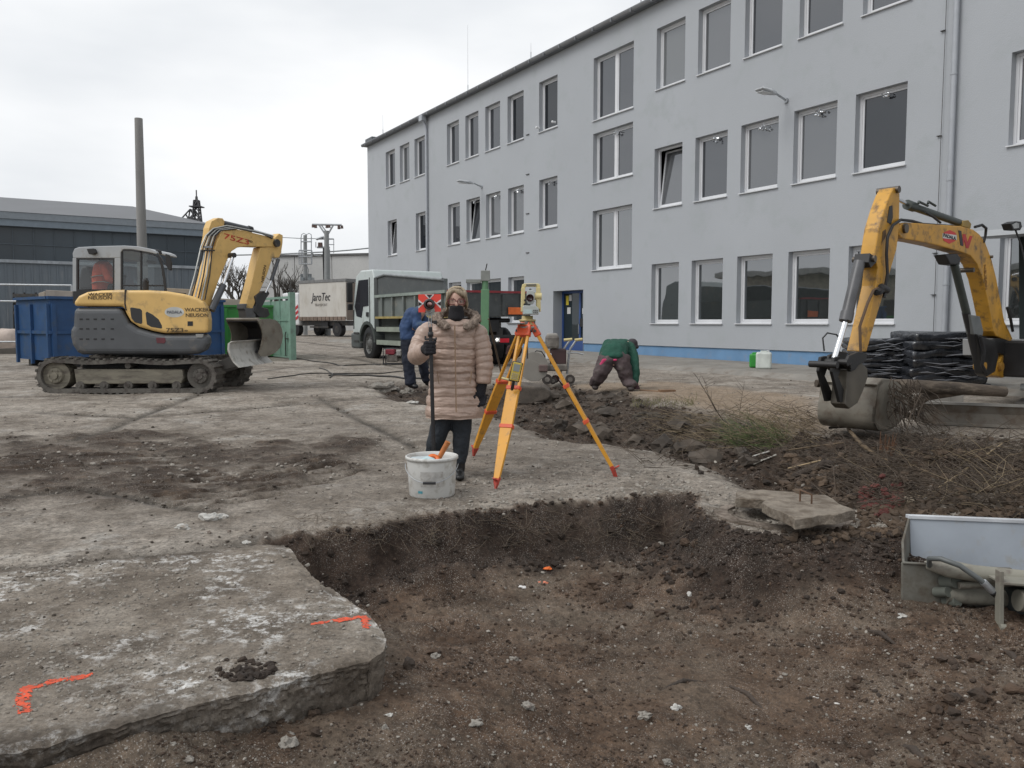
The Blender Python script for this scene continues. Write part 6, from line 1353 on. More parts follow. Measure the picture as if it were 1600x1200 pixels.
# head: hair, mask, glasses, eyes
hair = mat('hair_ash_blond', (.30, .235, .16), .5, var=.4, scale=60, stretch=(1, 1, .2), bump=.5, bscale=90)
blob('hair', [[(Wp(713.8, 462, .030), (.082, .080, .080)), (Wp(714, 474, .055), (.078, .050, .062))], [(Wp(700.5, 459, -.02), (.020, .045, .028)), (Wp(698.6, 473, .02), (.011, .035, .04)), (Wp(699, 481, .03), (.011, .03, .03))], [(Wp(726.5, 459, -.02), (.020, .045, .028)), (Wp(728.8, 473, .02), (.011, .035, .04)), (Wp(728.6, 480, .03), (.011, .03, .03))], [(Wp(709, 452.5, -.050), (.020, .02, .016)), (Wp(703, 457.5, -.070), (.018, .016, .022)), (Wp(699, 465, -.055), (.012, .02, .022)), (Wp(697.5, 476, -.02), (.012, .022, .024))], [(Wp(709, 452.5, -.050), (.020, .02, .016)), (Wp(717, 456.5, -.078), (.022, .014, .024)), (Wp(725.5, 461, -.068), (.018, .016, .022)), (Wp(729, 468, -.045), (.012, .02, .022)), (Wp(730, 477, -.01), (.012, .022, .024))]], hair, wom, .006, 3, disp=.008, dscale=.03)
mb = MB(); hc_ = Wp(713.8, 462, .030)
for i in range(330):
    a = rnd.uniform(0, 2*math.pi); sa = math.sin(a); em = .66 if sa < -.55 else (1.25 if sa < -.1 else 1.85); e0 = rnd.uniform(.05, em*.5); e1 = min(em, e0+rnd.uniform(.5, 1.2)); pts = []
    for k in range(6):
        e = e0+(e1-e0)*k/5; aa = a+.15*math.sin(k*.9+i); q_ = 1.02+.03*math.sin(i*3.3+k*.4); pts.append(hc_+Vector((.083*math.cos(aa)*min(1, math.sin(e)*1.05 if e < 1.57 else 1), .081*math.sin(aa)*min(1, math.sin(e)) if e < 1.57 else .081*math.sin(aa), .082*math.cos(e) if e < 1.57 else -.082*(e-1.57)))*q_)
    mb.tube(pts, [.0012, .0028, .003, .003, .0025, .001], 4, False)
o = mb.build('hair_strand', mat('hair_light', (.44, .36, .25), .45, var=.5, scale=70), wom); o['kind'] = 'stuff'
blob('face_mask', [[(Wp(713, 479.5, -.060), (.062, .050, .018)), (Wp(713, 487, -.052), (.068, .054, .044)), (Wp(712.5, 497, -.040), (.070, .072, .045))], [(Wp(713, 486, .0), (.070, .06, .030)), (Wp(712.5, 499, .0), (.074, .075, .04))]], mat('mask_black', (.010, .010, .013), .85, bump=.2), wom, .007, 3)
gm_ = mat('glasses_red', (.15, .018, .025), .3)
for cx in (706.6, 720.6):
    ring = [Wp(cx+5.9*math.copysign(abs(math.cos(a))**.7, math.cos(a)), 471.6+4.2*math.copysign(abs(math.sin(a))**.7, math.sin(a)), -.102+.004*abs(cx-713.5)/7) for a in [2*math.pi*k/20 for k in range(21)]]
    MB().tube(ring, .0034, 6, False).build('glasses_frame', gm_, wom)
    MB().add(ring[:-1], [tuple(range(20))]).build('glasses_lens', clear_glass('spectacle_glass', .02, (.93, .93, .93)), wom)
mb = MB(); mb.tube([Wp(712.2, 470.5, -.106), Wp(715, 470.5, -.106)], .003, 5)
for s, cx in ((-1, 700.6), (1, 726.6)): mb.tube([Wp(cx, 470, -.098), Wp(cx+s*1.8, 470, -.06), Wp(cx+s*2.4, 471.5, .0)], .003, 5)
mb.build('glasses_temple', gm_, wom)
for cx in (707.2, 720.2):
    c = Wp(cx, 471.4, -.066); MB().sphere(c, .0105, 14, 10).build('eye', mat('eye_white', (.6, .56, .52), .25), wom)
    MB().sphere(c+Vector((0, -.0062, 0)), .0062, 10, 8).build('iris', mat('iris_dark', (.03, .025, .02), .15), wom)
    MB().tube([Wp(cx-3, 470.2, -.080), Wp(cx, 469.2, -.083), Wp(cx+3, 470.2, -.080)], .0025, 5).build('eyelid', mat('eyelid', (.22, .13, .10), .6), wom)
    MB().tube([Wp(cx-4, 466.6, -.082), Wp(cx, 465.6, -.089), Wp(cx+4, 466.8, -.080)], .0035, 5, squash=.6).build('eyebrow', mat('brow', (.18, .12, .08), .8), wom)
# gloves
PT = Wp(672.6, 511, -.40); PBt = Wp(678.2, 764, 0); gb_ = onT(P(679, 764, 7.0).x, 7.0); pole_d = (gb_-PT)
pc_ = PT+pole_d*((543-511)/(764-511.))
blob('glove', [[(Wp(664, 546, -.28), .044), (pc_+Vector((-.035, .045, -.012)), (.042, .035, .05))], [(pc_+Vector((-.04, .02, .03)), .028), (pc_+Vector((-.035, .02, -.045)), .028)]]+
     [[(pc_+Vector((-.045, .015, z)), .0165), (pc_+Vector((-.030, -.034, z+.001)), .0165), (pc_+Vector((.012, -.040, z)), .0155), (pc_+Vector((.032, -.012, z)), .0145)] for z in (.040, .012, -.016, -.043)]+
     [[(pc_+Vector((-.02, .035, .03)), .018), (pc_+Vector((.025, .03, .045)), .017), (pc_+Vector((.034, .0, .052)), .015)]], wool, wom, .006, 2, disp=.004, dscale=.02)
g0_ = Wp(752, 606, -.05)
blob('glove', [[(Wp(754.5, 599, -.04), .042), (g0_+Vector((-.002, 0, -.015)), (.047, .034, .045)), (g0_+Vector((-.012, -.005, -.060)), (.050, .032, .04))]]+
     [[(g0_+Vector((-.045+i*.027, -.01, -.085)), .0175), (g0_+Vector((-.052+i*.027, -.018, -.130+.006*abs(i-1))), .0165), (g0_+Vector((-.052+i*.026, -.040, -.158+.008*abs(i-1))), .0145)] for i in range(4)]+
     [[(g0_+Vector((-.04, -.015, -.02)), .018), (g0_+Vector((-.062, -.035, -.055)), .017), (g0_+Vector((-.060, -.05, -.085)), .014)]], wool, wom, .006, 2, disp=.004, dscale=.02)
# ---- prism pole held by the woman
pp = thing('prism_pole', gb_, 'black surveying pole with red prism target on top held by the woman', 'survey pole')
MB().cyl(gb_+pole_d*-.02, PT, .0165, n=14).build('pole', mat('pole_black', (.014, .014, .016), .4), pp); MB().cyl(gb_-UP*.02, gb_+pole_d*-.03, .004, .016, 10).build('pole_tip', STEEL(), pp)
c = PT+pole_d*.045; MB().lathe(c, [(.016, -.02), (.024, -.018), (.024, .018), (.016, .02)], 14).build('pole_collar', blk, pp)
MB().box(PT+pole_d*.075, (.10, .03, .016)).box(PT+pole_d*.075+Vector((-.045, 0, .012)), (.014, .02, .03)).box(PT+pole_d*.075+Vector((.045, 0, .005)), (.012, .02, .022)).build('level_bracket', blk, pp, .002)
mb = MB()
for s in (-1, 1): mb.cyl(Wp(672+s*2.2, 511, -.40), Wp(672+s*2.2, 488, -.40), .0035, n=6)
mb.cyl(Wp(672, 488, -.40), Wp(672, 506, -.40), .0025, n=6); mb.box(Wp(672, 505, -.40), (.035, .02, .006)); mb.build('twin_rod', GALV(), pp)
MB().box(Wp(680, 503.5, -.40), (.03, .02, .03)).build('circular_level', blk, pp, .004)
tgd = -.43; tm = mat('target_red', (.80, .07, .045), .4, var=.05)
def tg_(name, pts, d, th, m, par=None): return MB().prism([Wp(x, y, tgd+d) for x, y in pts], (0, th, 0)).build(name, m, par or pp)
pl = tg_('target_plate', [(653.5, 460), (688.8, 459.6), (689, 486.8), (680, 487.2), (678, 480), (666, 480.5), (664, 487.8), (653.8, 488)], 0, .006, tm)
wt = mat('target_white', (.75, .73, .72), .5); bkm = mat('target_black', (.015, .015, .015), .5)
for a_, b_ in (([(663.5, 460.2), (678.5, 460), (671.2, 468.2)], [(666.5, 460.6), (675.5, 460.4), (671.1, 466)]), ([(653.7, 468), (653.7, 481), (662, 474.5)], [(653.9, 471.5), (653.9, 478.5), (659.5, 474.8)]), ([(688.9, 467.5), (688.9, 480.5), (680.5, 474)], [(688.8, 471), (688.8, 478), (683, 474.2)])):
    tg_('target_chevron', a_, -.002, .002, wt, pl); tg_('target_arrow', b_, -.004, .002, bkm, pl)
for p0, p1 in (((654, 481), (664, 471)), ((688.5, 481), (678.5, 471))): tg_('target_stripe', [(p0[0], p0[1]-1), (p1[0], p1[1]-1), (p1[0], p1[1]+.6), (p0[0], p0[1]+1)], -.0015, .0015, wt, pl)
c = Wp(671, 475.5, tgd-.004); MB().lathe(c, [(.030, .03), (.046, .03), (.046, -.012), (.038, -.016), (.036, -.004)], 26, axis=(0, -1, 0), caps=False).build('prism_housing', mat('prism_housing', (.035, .03, .03), .4), pp)
MB().lathe(c, [(.036, .0), (.020, .004), (.001, .006)], 26, axis=(0, -1, 0), caps=False).build('prism_glass', mat('prism_glass', (.34, .20, .19), .05, .9, var=.5, scale=90), pp)
MB().tube([Wp(663, 476, tgd+.02), Wp(663, 486, tgd+.02), Wp(672, 488.5, tgd+.02), Wp(680, 486, tgd+.02), Wp(679.5, 476, tgd+.02)], .006, 6).build('prism_yoke', GALV(), pp)

# ---- white tub with tools
bc = onT(*P(675, 745, 6.68).xy); tub = thing('plastic_tub', bc, 'scuffed white plastic tub full of tools on the dirt in front of the woman', 'bucket')
MB().lathe(bc, [(.01, .006), (.175, .0), (.184, .012), (.201, .285), (.201, .298), (.214, .30), (.214, .322), (.206, .326), (.200, .322), (.196, .29), (.178, .02), (.01, .016)], 48, caps=False).build('tub_wall', mat('tub_white', (.60, .60, .58), .4, var=.08, dirt=(.34, .32, .28), dirt_amt=.3, dscale=9), tub)
hd_ = [bc+Vector((.214*math.cos(a), -.214*abs(math.sin(a))-.004, .255-.12*abs(math.sin(a))**1.2)) for a in [math.pi+math.pi*k/16 for k in range(17)]]
MB().tube(hd_, .0035, 6).build('wire_handle', GALV(), tub); MB().cyl(hd_[7]+Vector((-.008, -.004, 0)), hd_[9]+Vector((.008, -.004, 0)), .011, n=10).build('handle_grip', blk, tub)
def band(name, a0, a1, z0, z1, m, off=.002):
    mb = MB(); n = 10
    rad_ = lambda z: .184+(z-.012)/.273*.017+off
    vs = [bc+Vector((rad_(z)*math.cos(a0+(a1-a0)*i/n), rad_(z)*math.sin(a0+(a1-a0)*i/n), z)) for i in range(n+1) for z in (z0, z1)]
    mb.add(vs, [(2*i, 2*i+2, 2*i+3, 2*i+1) for i in range(n)], True); return mb.build(name, m, tub)
band('label_panel', R(248), R(302), .10, .22, mat('label_grey', (.46, .45, .43), .6, var=.25, scale=20, dirt=(.3, .28, .25), dirt_amt=.4, dscale=30)); band('label_blue', R(240), R(252), .045, .065, mat('label_teal', (.08, .30, .36), .5), .003)
hm_ = thing('hammer', bc+Vector((.07, 0, .25)), 'wooden handle of a hammer sticking out of the white tub', 'hammer')
MB().tube([bc+Vector((-.03, .02, .12)), bc+Vector((.04, -.02, .27)), bc+Vector((.135, -.04, .44))], [.012, .019, .023], 12).build('handle', mat('wood_orange', (.48, .17, .05), .5, var=.2, scale=12), hm_); MB().cyl(bc+Vector((-.09, .0, .13)), bc+Vector((.03, .03, .13)), .022, n=10).build('hammer_head', STEEL(), hm_)
o = MB().lathe(bc+Vector((.02, -.09, .30)), [(.022, -.02), (.05, -.02), (.05, .02), (.022, .02), (.022, -.02)], 20, axis=(.3, -.6, .8), caps=False).build('tape_roll', mat('tape_orange', (.80, .18, .04), .4)); tag(o, 'orange tape roll lying on top of the tools in the white tub', 'tape')
o = MB().tube([bc+Vector((-.09, -.08, .28)), bc+Vector((-.02, -.12, .31)), bc+Vector((.03, -.13, .30))], [.02, .03, .022], 12).build('spray_can', mat('pale_blue', (.42, .55, .58), .4)); tag(o, 'pale blue can lying in the white tub', 'can')
o = MB().box(bc+Vector((-.08, .03, .295)), (.16, .14, .012), .4).build('paper_sheet', mat('paper_pale', (.5, .56, .58), .7)); tag(o, 'pale folded sheet inside the white tub', 'paper')

# ---- men at work
def man_pt(D): return lambda x, y, d=0.: P(x, y, D+d)
navy = mat('navy_trousers', (.014, .018, .032), .85, var=.3, scale=6, bump=.4, bscale=25); bluej = mat('blue_work_jacket', (.032, .066, .155), .8, var=.2, scale=4, dirt=(.045, .07, .06), dirt_amt=.3, dscale=3, bump=.5, bscale=18)
q = man_pt(15.2); mb_ = G(640, 611); m1 = thing('person', (q(645, 600).x, 15.2, gz(0, 15.2)), 'man in blue work jacket and navy trousers bent forward behind the woman', 'person')
fl = gz(0, 15.2); FA = Vector((q(641, 600).x, 15.2, fl+.08)); FB = Vector((q(663, 600).x, 15.75, fl+.08))
blob('body', [[(q(640, 530), (.14, .12, .12)), (q(641, 505), (.15, .12, .12)), (q(652, 488), (.16, .12, .08))], [(q(657, 484), .06), (q(664, 480), .06)], [(q(667, 478), (.09, .10, .115))], [(q(637, 535), .09), (FA, .045)], [(q(648, 535, .2), .09), (FB, .045)]], skin, m1, .02)
blob('trousers', [[(q(639, 532), (.165, .14, .12)), (q(638, 560), (.115, .12, .1)), (q(640, 585), (.105, .11, .1)), (FA+UP*.03, (.11, .11, .06))], [(q(648, 532, .15), (.13, .13, .12)), (q(659, 565, .4), (.10, .11, .1)), (FB+UP*.03, (.10, .11, .06))]], navy, m1, .016, 3, disp=.05, dscale=.12)
blob('jacket', [[(q(638.5, 528), (.165, .15, .06)), (q(637, 515), (.155, .15, .12)), (q(640, 500), (.165, .15, .12)), (q(647, 488), (.17, .13, .09)), (q(654, 484), (.12, .10, .06))], [(q(650, 490, -.12), .095), (q(652, 510, -.20), .085), (q(664, 508, -.28), .07)], [(q(656, 488, .15), .08), (q(668, 508, .15), .07)], [(q(640, 526), (.16, .15, .05))]], bluej, m1, .016, 3, disp=.06, dscale=.13)
blob('hair', [[(q(667, 475, .02), (.095, .10, .10))]], mat('cap_dark', (.025, .025, .03), .8), m1, .014)
blob('glove', [[(q(664, 508, -.28), .05), (q(669, 507, -.30), (.05, .04, .035))]]+[[(q(669, 505.5+i*1.3, -.30), .016), (q(674, 507+i*1.4, -.33), .013)] for i in range(4)]+[[(q(668, 504, -.3), .017), (q(671, 501.5, -.33), .014)]], wool, m1, .01)
for f_ in (FA, FB): blob('boot', [[(f_+Vector((0, .02, .0)), (.06, .07, .07)), (f_+Vector((.10, -.06, -.035)), (.06, .06, .045))]], mat('boot_black', (.012, .012, .013), .45), m1, .012)
# crouching man
q = man_pt(14.85); fl = gz(2, 14.85); m2 = thing('person', (q(960, 600).x, 14.85, fl), 'man in dark green sweater bending down with one hand on the ground', 'person')
GA = Vector((q(931, 600).x, 15.0, fl+.07)); GB_ = Vector((q(983, 606).x, 14.7, fl+.07))
grn = mat('green_sweater', (.012, .070, .046), .9, var=.2, scale=5, bump=.5, bscale=30); brn = mat('brown_trousers', (.085, .062, .064), .85, var=.3, scale=6, dirt=(.14, .12, .11), dirt_amt=.2, dscale=5, bump=.5, bscale=25)
blob('body', [[(q(957, 562), (.2, .16, .14)), (q(962, 545, .2), (.18, .15, .14)), (q(976, 540, .45), (.15, .12, .10))], [(q(978, 540, .45), .07), (q(986, 540, .52), .065)], [(q(988, 540, .58), (.10, .11, .12))], [(q(942, 565), .1), (q(938, 585, -.05), .07), (GA, .05)], [(q(972, 565), .1), (q(980, 585), .07), (GB_, .05)], [(q(990, 548, .4), .06), (q(994, 575, .1), .05), (q(994, 600, -.05), .04)]], skin, m2, .02)
blob('trousers', [[(q(948, 562), (.17, .18, .16)), (q(941, 578, -.06), (.145, .15, .13)), (q(935, 592), (.12, .13, .1)), (GA+UP*.05, (.115, .13, .07))], [(q(968, 562), (.17, .18, .16)), (q(976, 580, -.06), (.135, .15, .13)), (q(980, 594), (.115, .13, .1)), (GB_+UP*.05, (.115, .13, .07))], [(q(947, 561), (.17, .17, .13)), (q(970, 562), (.17, .17, .13))]], brn, m2, .016, 3, disp=.06, dscale=.13)
blob('sweater', [[(q(957, 556), (.25, .2, .10)), (q(960, 547, .15), (.26, .2, .15)), (q(965, 539, .35), (.23, .18, .12)), (q(972, 537, .5), (.15, .14, .10))], [(q(950, 538, .35), .10), (q(945, 548, .2), .09), (q(945, 556, .0), .075)], [(q(983, 543, .40), .115), (q(991, 558, .2), .09), (q(992.5, 580, .0), .08), (q(992.5, 596, -.05), .065)]], grn, m2, .016, 3, disp=.05, dscale=.15)
blob('cap', [[(q(988, 537, .58), (.105, .11, .10))], [(q(991, 542, .56), (.09, .09, .05))]], mat('cap_brown', (.04, .035, .04), .8), m2, .014)
blob('glove', [[(q(993, 599, -.05), .045), (q(994, 603, -.08), (.05, .045, .035))]]+[[(q(991.5+i*2.1, 604, -.10), .016), (q(991+i*2.7, 607.8, -.16), .013)] for i in range(4)]+[[(q(990.5, 602, -.08), .017), (q(988, 605.5, -.12), .014)]], mat('glove_maroon', (.05, .018, .022), .8), m2, .009)
for f_ in (GA, GB_): blob('boot', [[(f_+Vector((0, .03, .01)), (.07, .08, .06)), (f_+Vector((.0, -.08, -.03)), (.06, .07, .045))]], mat('boot_brown', (.05, .038, .035), .7), m2, .012)
pk = mat('pink_trim', (.62, .05, .16), .7); blob('back_pocket', [[(q(961, 562.5, -.19), (.04, .02, .02))]], pk, m2, .008); blob('belt_tag', [[(q(945, 562, -.17), (.05, .02, .02)), (q(939, 570, -.15), (.03, .03, .03))]], pk, m2, .008)
o = MB().tube([P(1000, 609.5, 14.7), P(1018, 611, 14.6), P(1034, 612.5, 14.5)], [.03, .035, .03], 6, squash=.6).box(P(1042, 611.5, 14.5), (.28, .12, .06), .2).build('pickaxe', mat('rusty_wood', (.20, .12, .07), .8, var=.3)); tag(o, 'rusty pick lying on the concrete at the bending man hand', 'tool')
# ---- floor saw
D = 16.4; q = man_pt(D); sw = thing('floor_saw', (q(865, 597).x, D, gz(1, D)), 'dusty concrete floor saw with long handlebars standing in front of the entrance door', 'machine')
dst = mat('dusty_metal', (.19, .17, .15), .7, .1, var=.35, scale=6, dirt=(.30, .27, .24), dirt_amt=.4); flz = gz(1, D)
def sx_box(name, x0, x1, y0, y1, d0, d1, m, bev=.02): return MB().prism([q(x0, y0, d0), q(x1, y0, d0), q(x1, y1, d0), q(x0, y1, d0)], (0, d1-d0, 0)).build(name, m, sw, bev)
sx_box('engine', 853, 874, 524, 545, -.15, .25, dst, .05); sx_box('fuel_tank', 855, 872, 521, 528, -.12, .2, mat('tank_pale', (.34, .32, .29), .6), .03); sx_box('belt_cover', 853, 862, 552, 562, -.2, .1, WHITE(), .02); sx_box('frame', 845, 887, 569, 580, -.2, .25, dst, .03); sx_box('engine_mount', 860, 885, 545, 570, -.1, .2, mat('dark_maroon', (.06, .03, .03), .6), .03); sx_box('blade_hub', 842, 856, 570, 581, -.3, -.1, mat('hub_brown', (.16, .11, .10), .6), .02)
c = q(834, 573, -.25); MB().cyl(c, c+Vector((.0, .05, 0)), .285, n=30).prism([c+Vector((-.2, -.002, .2)), c+Vector((.28, -.002, .0)), c+Vector((.24, -.002, -.18)), c+Vector((.1, -.002, -.28)), c+Vector((-.1, -.002, -.27))], (0, .03, 0)).build('blade_guard', mat('guard_beige', (.28, .26, .23), .7, var=.15), sw, .008)
def wl_(x, y, r, d0, d1):
    c = q(x, y, d0); c.z = flz+r; MB().cyl(c, c+Vector((0, d1-d0, 0)), r, n=20).build('wheel', mat('wheel_brown', (.06, .05, .045), .8), sw, .01); MB().cyl(c-Vector((0, .01, 0)), c, r*.5, n=14).build('hub', dst, sw)
wl_(855, 590, .10, -.25, -.17); wl_(891, 592, .095, -.2, -.12); wl_(868, 590, .08, .15, .22); wl_(864, 592, .07, -.2, -.12)
for x in (879, 889): MB().tube([q(x-3, 585), q(x, 556), q(x+2, 545), q(x+10, 533.5), q(x+12, 531.5)], .022, 8).build('handlebar', GALV(), sw)
for x0, x1 in ((881, 894), (898, 910)): MB().cyl(q(x0, 531.5), q(x1, 530.2), .03, n=10).build('grip', mat('grip_cream', (.62, .52, .25), .6), sw)
MB().tube([q(832, 555), q(838, 548), q(846, 549), q(852, 558), q(858, 562)], .012, 6).build('water_hose', BLK(), sw); MB().tube([q(886, 552), q(900, 551), q(912, 554)], .015, 6).build('push_rod', GALV(), sw)
# ---- generator
D = 23.; q = man_pt(D); flz = gz(-3, D); gn = thing('generator', (q(612, 570).x, D, flz), 'small generator with red tank in a black tube frame beside the dump truck', 'generator')
z0g = flz+.03; x0, x1 = q(599, 560).x, q(628, 560).x; zt3 = q(600, 545).z
mb = MB()
for dy in (0, .45): mb.tube([(x0, D+dy, z0g), (x0, D+dy, zt3), (x1, D+dy, zt3), (x1, D+dy, z0g), (x0, D+dy, z0g)], .018, 6)
for x in (x0, x1):
    for z in (z0g, zt3): mb.cyl((x, D, z), (x, D+.45, z), .018, n=6)
mb.build('tube_frame', blk, gn)
MB().box(((x0+x1)/2-.08, D+.22, zt3-.09), (.26, .36, .14)).build('fuel_tank', mat('gen_red', (.30, .04, .06), .4), gn, .03); MB().box(((x0+x1)/2-.03, D+.22, zt3-.27), (.30, .3, .2)).build('engine', dst, gn, .03); MB().box((x1-.1, D+.22, zt3-.12), (.14, .3, .16)).build('muffler', mat('muffler_pale', (.45, .44, .42), .5), gn, .03)
# ---- green post with box and brace
D = 17.5; q = man_pt(D); b = q(756, 560); b.z = gz(-.5, D); gp = thing('green_post', b, 'green steel post with a small grey box on top standing behind the woman', 'post')
gpm = mat('post_green', (.13, .27, .145), .55, var=.12)
t0 = q(758, 452); MB().prism([(b.x-.085, D, b.z), (b.x+.085, D, b.z), (t0.x+.085, D, t0.z), (t0.x-.085, D, t0.z)], (0, .17, 0)).build('post', gpm, gp, .01)
MB().box(q(758.5, 431, .08), (.19, .18, .22)).build('junction_box', mat('box_grey', (.27, .28, .26), .6), gp, .01); MB().prism([q(728, 436.5), q(751, 436.5), q(751, 441.5), q(728, 441.5)], (0, .3, 0)).build('arm_plate', mat('box_grey', (.27, .28, .26), .6), gp); MB().cyl(q(758, 455, .08), q(758, 438, .08), .07, n=10).build('post_head', gpm, gp)
MB().cyl(q(758, 425, .08), q(761, 412, .05), .012, n=6).build('antenna', STEEL(), gp); bt = G(784, 586); MB().cyl(q(763, 498, .0), bt, .022, n=8).build('brace_rod', mat('rusty_rod', (.12, .085, .06), .8), gp)
# ---- canisters
def can(px, D, w, d, h, m, label, dark):
    c = P(px, 580, D); c.z = gz(c.x, c.y)+.10; t = thing('canister', c, label, 'canister')
    MB().box(c+UP*(h*.45), (w, d, h*.9), -.3).build('can_body', m, t, .05, 4); MB().box(c+UP*(h*.93), (w*.45, d*.3, h*.10), -.3).build('can_handle', m, t, .015); MB().cyl(c+Vector((w*.28, 0, h*.88)), c+Vector((w*.28, 0, h*.99)), .035, n=12).build('cap', dark, t)
can(1178, 20.2, .22, .30, .38, mat('can_green', (.04, .33, .05), .4), 'small green plastic canister by the blue plinth', blk); can(1193, 19.7, .36, .32, .44, mat('can_white', (.62, .66, .62), .4), 'large white plastic canister standing right of the green one', WHITE())
# ---- wrapped pallets
film = mat('black_film', (.030, .033, .040), .16, var=.5, scale=5, bump=.9, bscale=9, spec=.9, rvar=.18)
def stack(x0, x1, ytop, ybot, D, dep, nl, label, seed):
    t = thing('wrapped_pallet', P((x0+x1)/2, ybot, D), label, 'pallet', 'pallets in black film by the wall'); rnd = random.Random(seed); a, b = P(x0, ybot, D), P(x1, ybot, D); zt_ = P(x0, ytop, D).z; zb_ = gz(a.x, a.y)+.02; h = (zt_-zb_)/nl
    for i in range(nl):
        s = rnd.uniform(-.05, .05); mb = MB(); n = 22; x_0, x_1 = a.x+s-.02, b.x+s+rnd.uniform(-.05, .03); rgs = []
        for k, (f, e) in enumerate(((0., .0), (.25, .03), (.7, .045), (.95, .02), (1.03, -.04))):
            rg = []
            for j in range(n*4):
                sd, u = divmod(j, n); u /= n
                p = [(x_0+(x_1-x_0)*u, D), (x_1, D+dep*u), (x_1-(x_1-x_0)*u, D+dep), (x_0, D+dep*(1-u))][sd]
                cx, cy = (x_0+x_1)/2, D+dep/2; v = Vector((p[0]-cx, p[1]-cy, 0)).normalized(); w = e+.045*mnoise.noise(Vector((p[0]*4, p[1]*4, i*1.7+f*2)))+.02*mnoise.noise(Vector((p[0]*14, p[1]*14, i*3.7+f*3)))
                rg.append((p[0]+v.x*w, p[1]+v.y*w, zb_+h*(i+f)+.05*mnoise.noise(Vector((p[0]*3, p[1]*3, i*.6)))*(1 if i else 0)+(.0)))
            rgs.append([Vector(v) for v in rg])
        mb.rings(rgs, True, True); mb.build('wrapped_layer', film, t)
    mb = MB()
    for k in range(22):
        z = rnd.uniform(zb_+.2, zt_); u = rnd.uniform(0, .6); L = rnd.uniform(.2, .5)*(b.x-a.x); x = a.x+u*(b.x-a.x); mb.tube([(x, D-.07, z), (x+L*.5, D-.085, z+rnd.uniform(-.04, .04)), (x+L, D-.07, z+rnd.uniform(-.05, .05))], [.004, .022, .004], 5, squash=.4)
    mb.build('glint_fold', mat('film_glint', (.26, .27, .30), .22, spec=.8), t)  # pale colour paints highlights of the black film onto its folds
stack(1348, 1428, 531, 600, 14.6, .9, 9, 'lower black film wrapped pallet stack seen between stick and boom of the right excavator', 3); stack(1430, 1540, 520, 600, 14.2, .95, 7, 'taller black film wrapped pallet stack behind the boom of the right excavator', 6)
o = MB().box(P(1400, 606, 14.8)-UP*.12, (2.6, 1.2, .12), -.3).build('timber_pallet', mat('pallet_wood', (.10, .075, .055), .9, var=.3)); tag(o, 'dark timber pallet under the black film wrapped stacks', 'pallet')
# log behind the bucket
lgp = [P(1275, 599, 9.9), P(1330, 600, 9.95), P(1420, 603, 10.0), P(1500, 607, 10.05), P(1570, 612, 10.1)]
bark = mat('log_bark', (.085, .066, .05), .9, var=.6, scale=5, dirt=(.18, .145, .11), dirt_amt=.35, dscale=12, stretch=(.4, 1, 1), bump=.9, bscale=25)
o = MB().tube(lgp, [.045, .06, .08, .075, .065], 12).build('log', bark); tag(o, 'long rough log lying across behind the bucket of the right excavator', 'log')
o = MB().tube([P(1410, 640, 10.2), P(1450, 617, 10.15), P(1505, 612, 10.1)], [.05, .07, .04], 8).build('branch', bark); tag(o, 'short broken branch under the long log by the dozer blade', 'branch')
for (x, y, D, sz, lb) in ((1452, 622, 10.9, (.38, .3, .17), 'pale concrete block behind the dozer blade top edge'), (1485, 622, 10.9, (.24, .2, .14), 'small dark concrete block behind the dozer blade')):
    c = P(x, y, D); mb = MB(); mb.box(c-UP*.0, sz, .1); mb.box(Vector((c.x, c.y, (c.z-sz[2]/2+gz(c.x, c.y))/2)), (sz[0]*.9, sz[1]*.9, c.z-sz[2]/2-gz(c.x, c.y)+.02), .1); o = mb.build('concrete_block', mat('block_pale', (.30, .28, .25), .9, var=.2), bevel=.01); tag(o, lb, 'block')
# ---- grey ditching bucket at the right edge
A = Vector((2.27, 4.72, 0)); A = GT(1412, 938); zb0 = A.z-.02
dbk = thing('ditching_bucket', A, 'wide grey excavator bucket lying open on the soil at the right frame edge', 'bucket')
DA = A.y; lf = Vector((1, .0, 0)); grb = mat('bucket_grey', (.29, .32, .36), .5, .05, var=.12, dirt=(.26, .25, .22), dirt_amt=.2, dscale=6); grm = mat('bucket_muddy', (.15, .145, .125), .75, var=.3, scale=5, dirt=(.10, .085, .065), dirt_amt=.5, dscale=8)
TL = P(1421, 808, DA+.42); BLp = P(1410, 938, DA); wd = Vector((1.0, -.10, -.02)).normalized()
ftz = P(1409, 880, DA-.02).z
# back panel (bright inside), floor, left cheek, front lower wall
def quadslab(name, pts, off, m, par=dbk, bev=.003): return MB().prism(pts, off).build(name, m, par, bev)
b0_, b1_ = TL, Vector((TL.x-.02, TL.y+.02, zb0+.05)); W_ = 1.5
quadslab('back_panel', [TL, TL+wd*W_, Vector((b1_.x, b1_.y-.12, b1_.z+.02))+wd*W_, Vector((b1_.x, b1_.y-.12, b1_.z+.02))], Vector((0, .012, 0)), grb)
quadslab('top_lip', [TL+Vector((-.012, -.012, -.008)), TL+Vector((-.012, -.012, .014)), TL+Vector((-.012, .03, .014)), TL+Vector((-.012, .03, -.008))], wd*W_, mat('lip_pale', (.55, .57, .6), .4), bev=.002)
sm = P(1440, 842, DA+.36); MB().tube([P(1428, 840, DA+.39), P(1428, 840, DA+.39)+wd*W_], .005, 6).build('weld_seam', mat('lip_pale', (.55, .57, .6), .4), dbk)
fl0 = P(1410, 880, DA); quadslab('side_cheek', [TL+Vector((-.01, 0, 0)), P(1409, 846, DA+.22), fl0, Vector((BLp.x, BLp.y, zb0)), Vector((b1_.x-.01, b1_.y-.1, zb0)), ], Vector((.014, 0, 0)), grm)
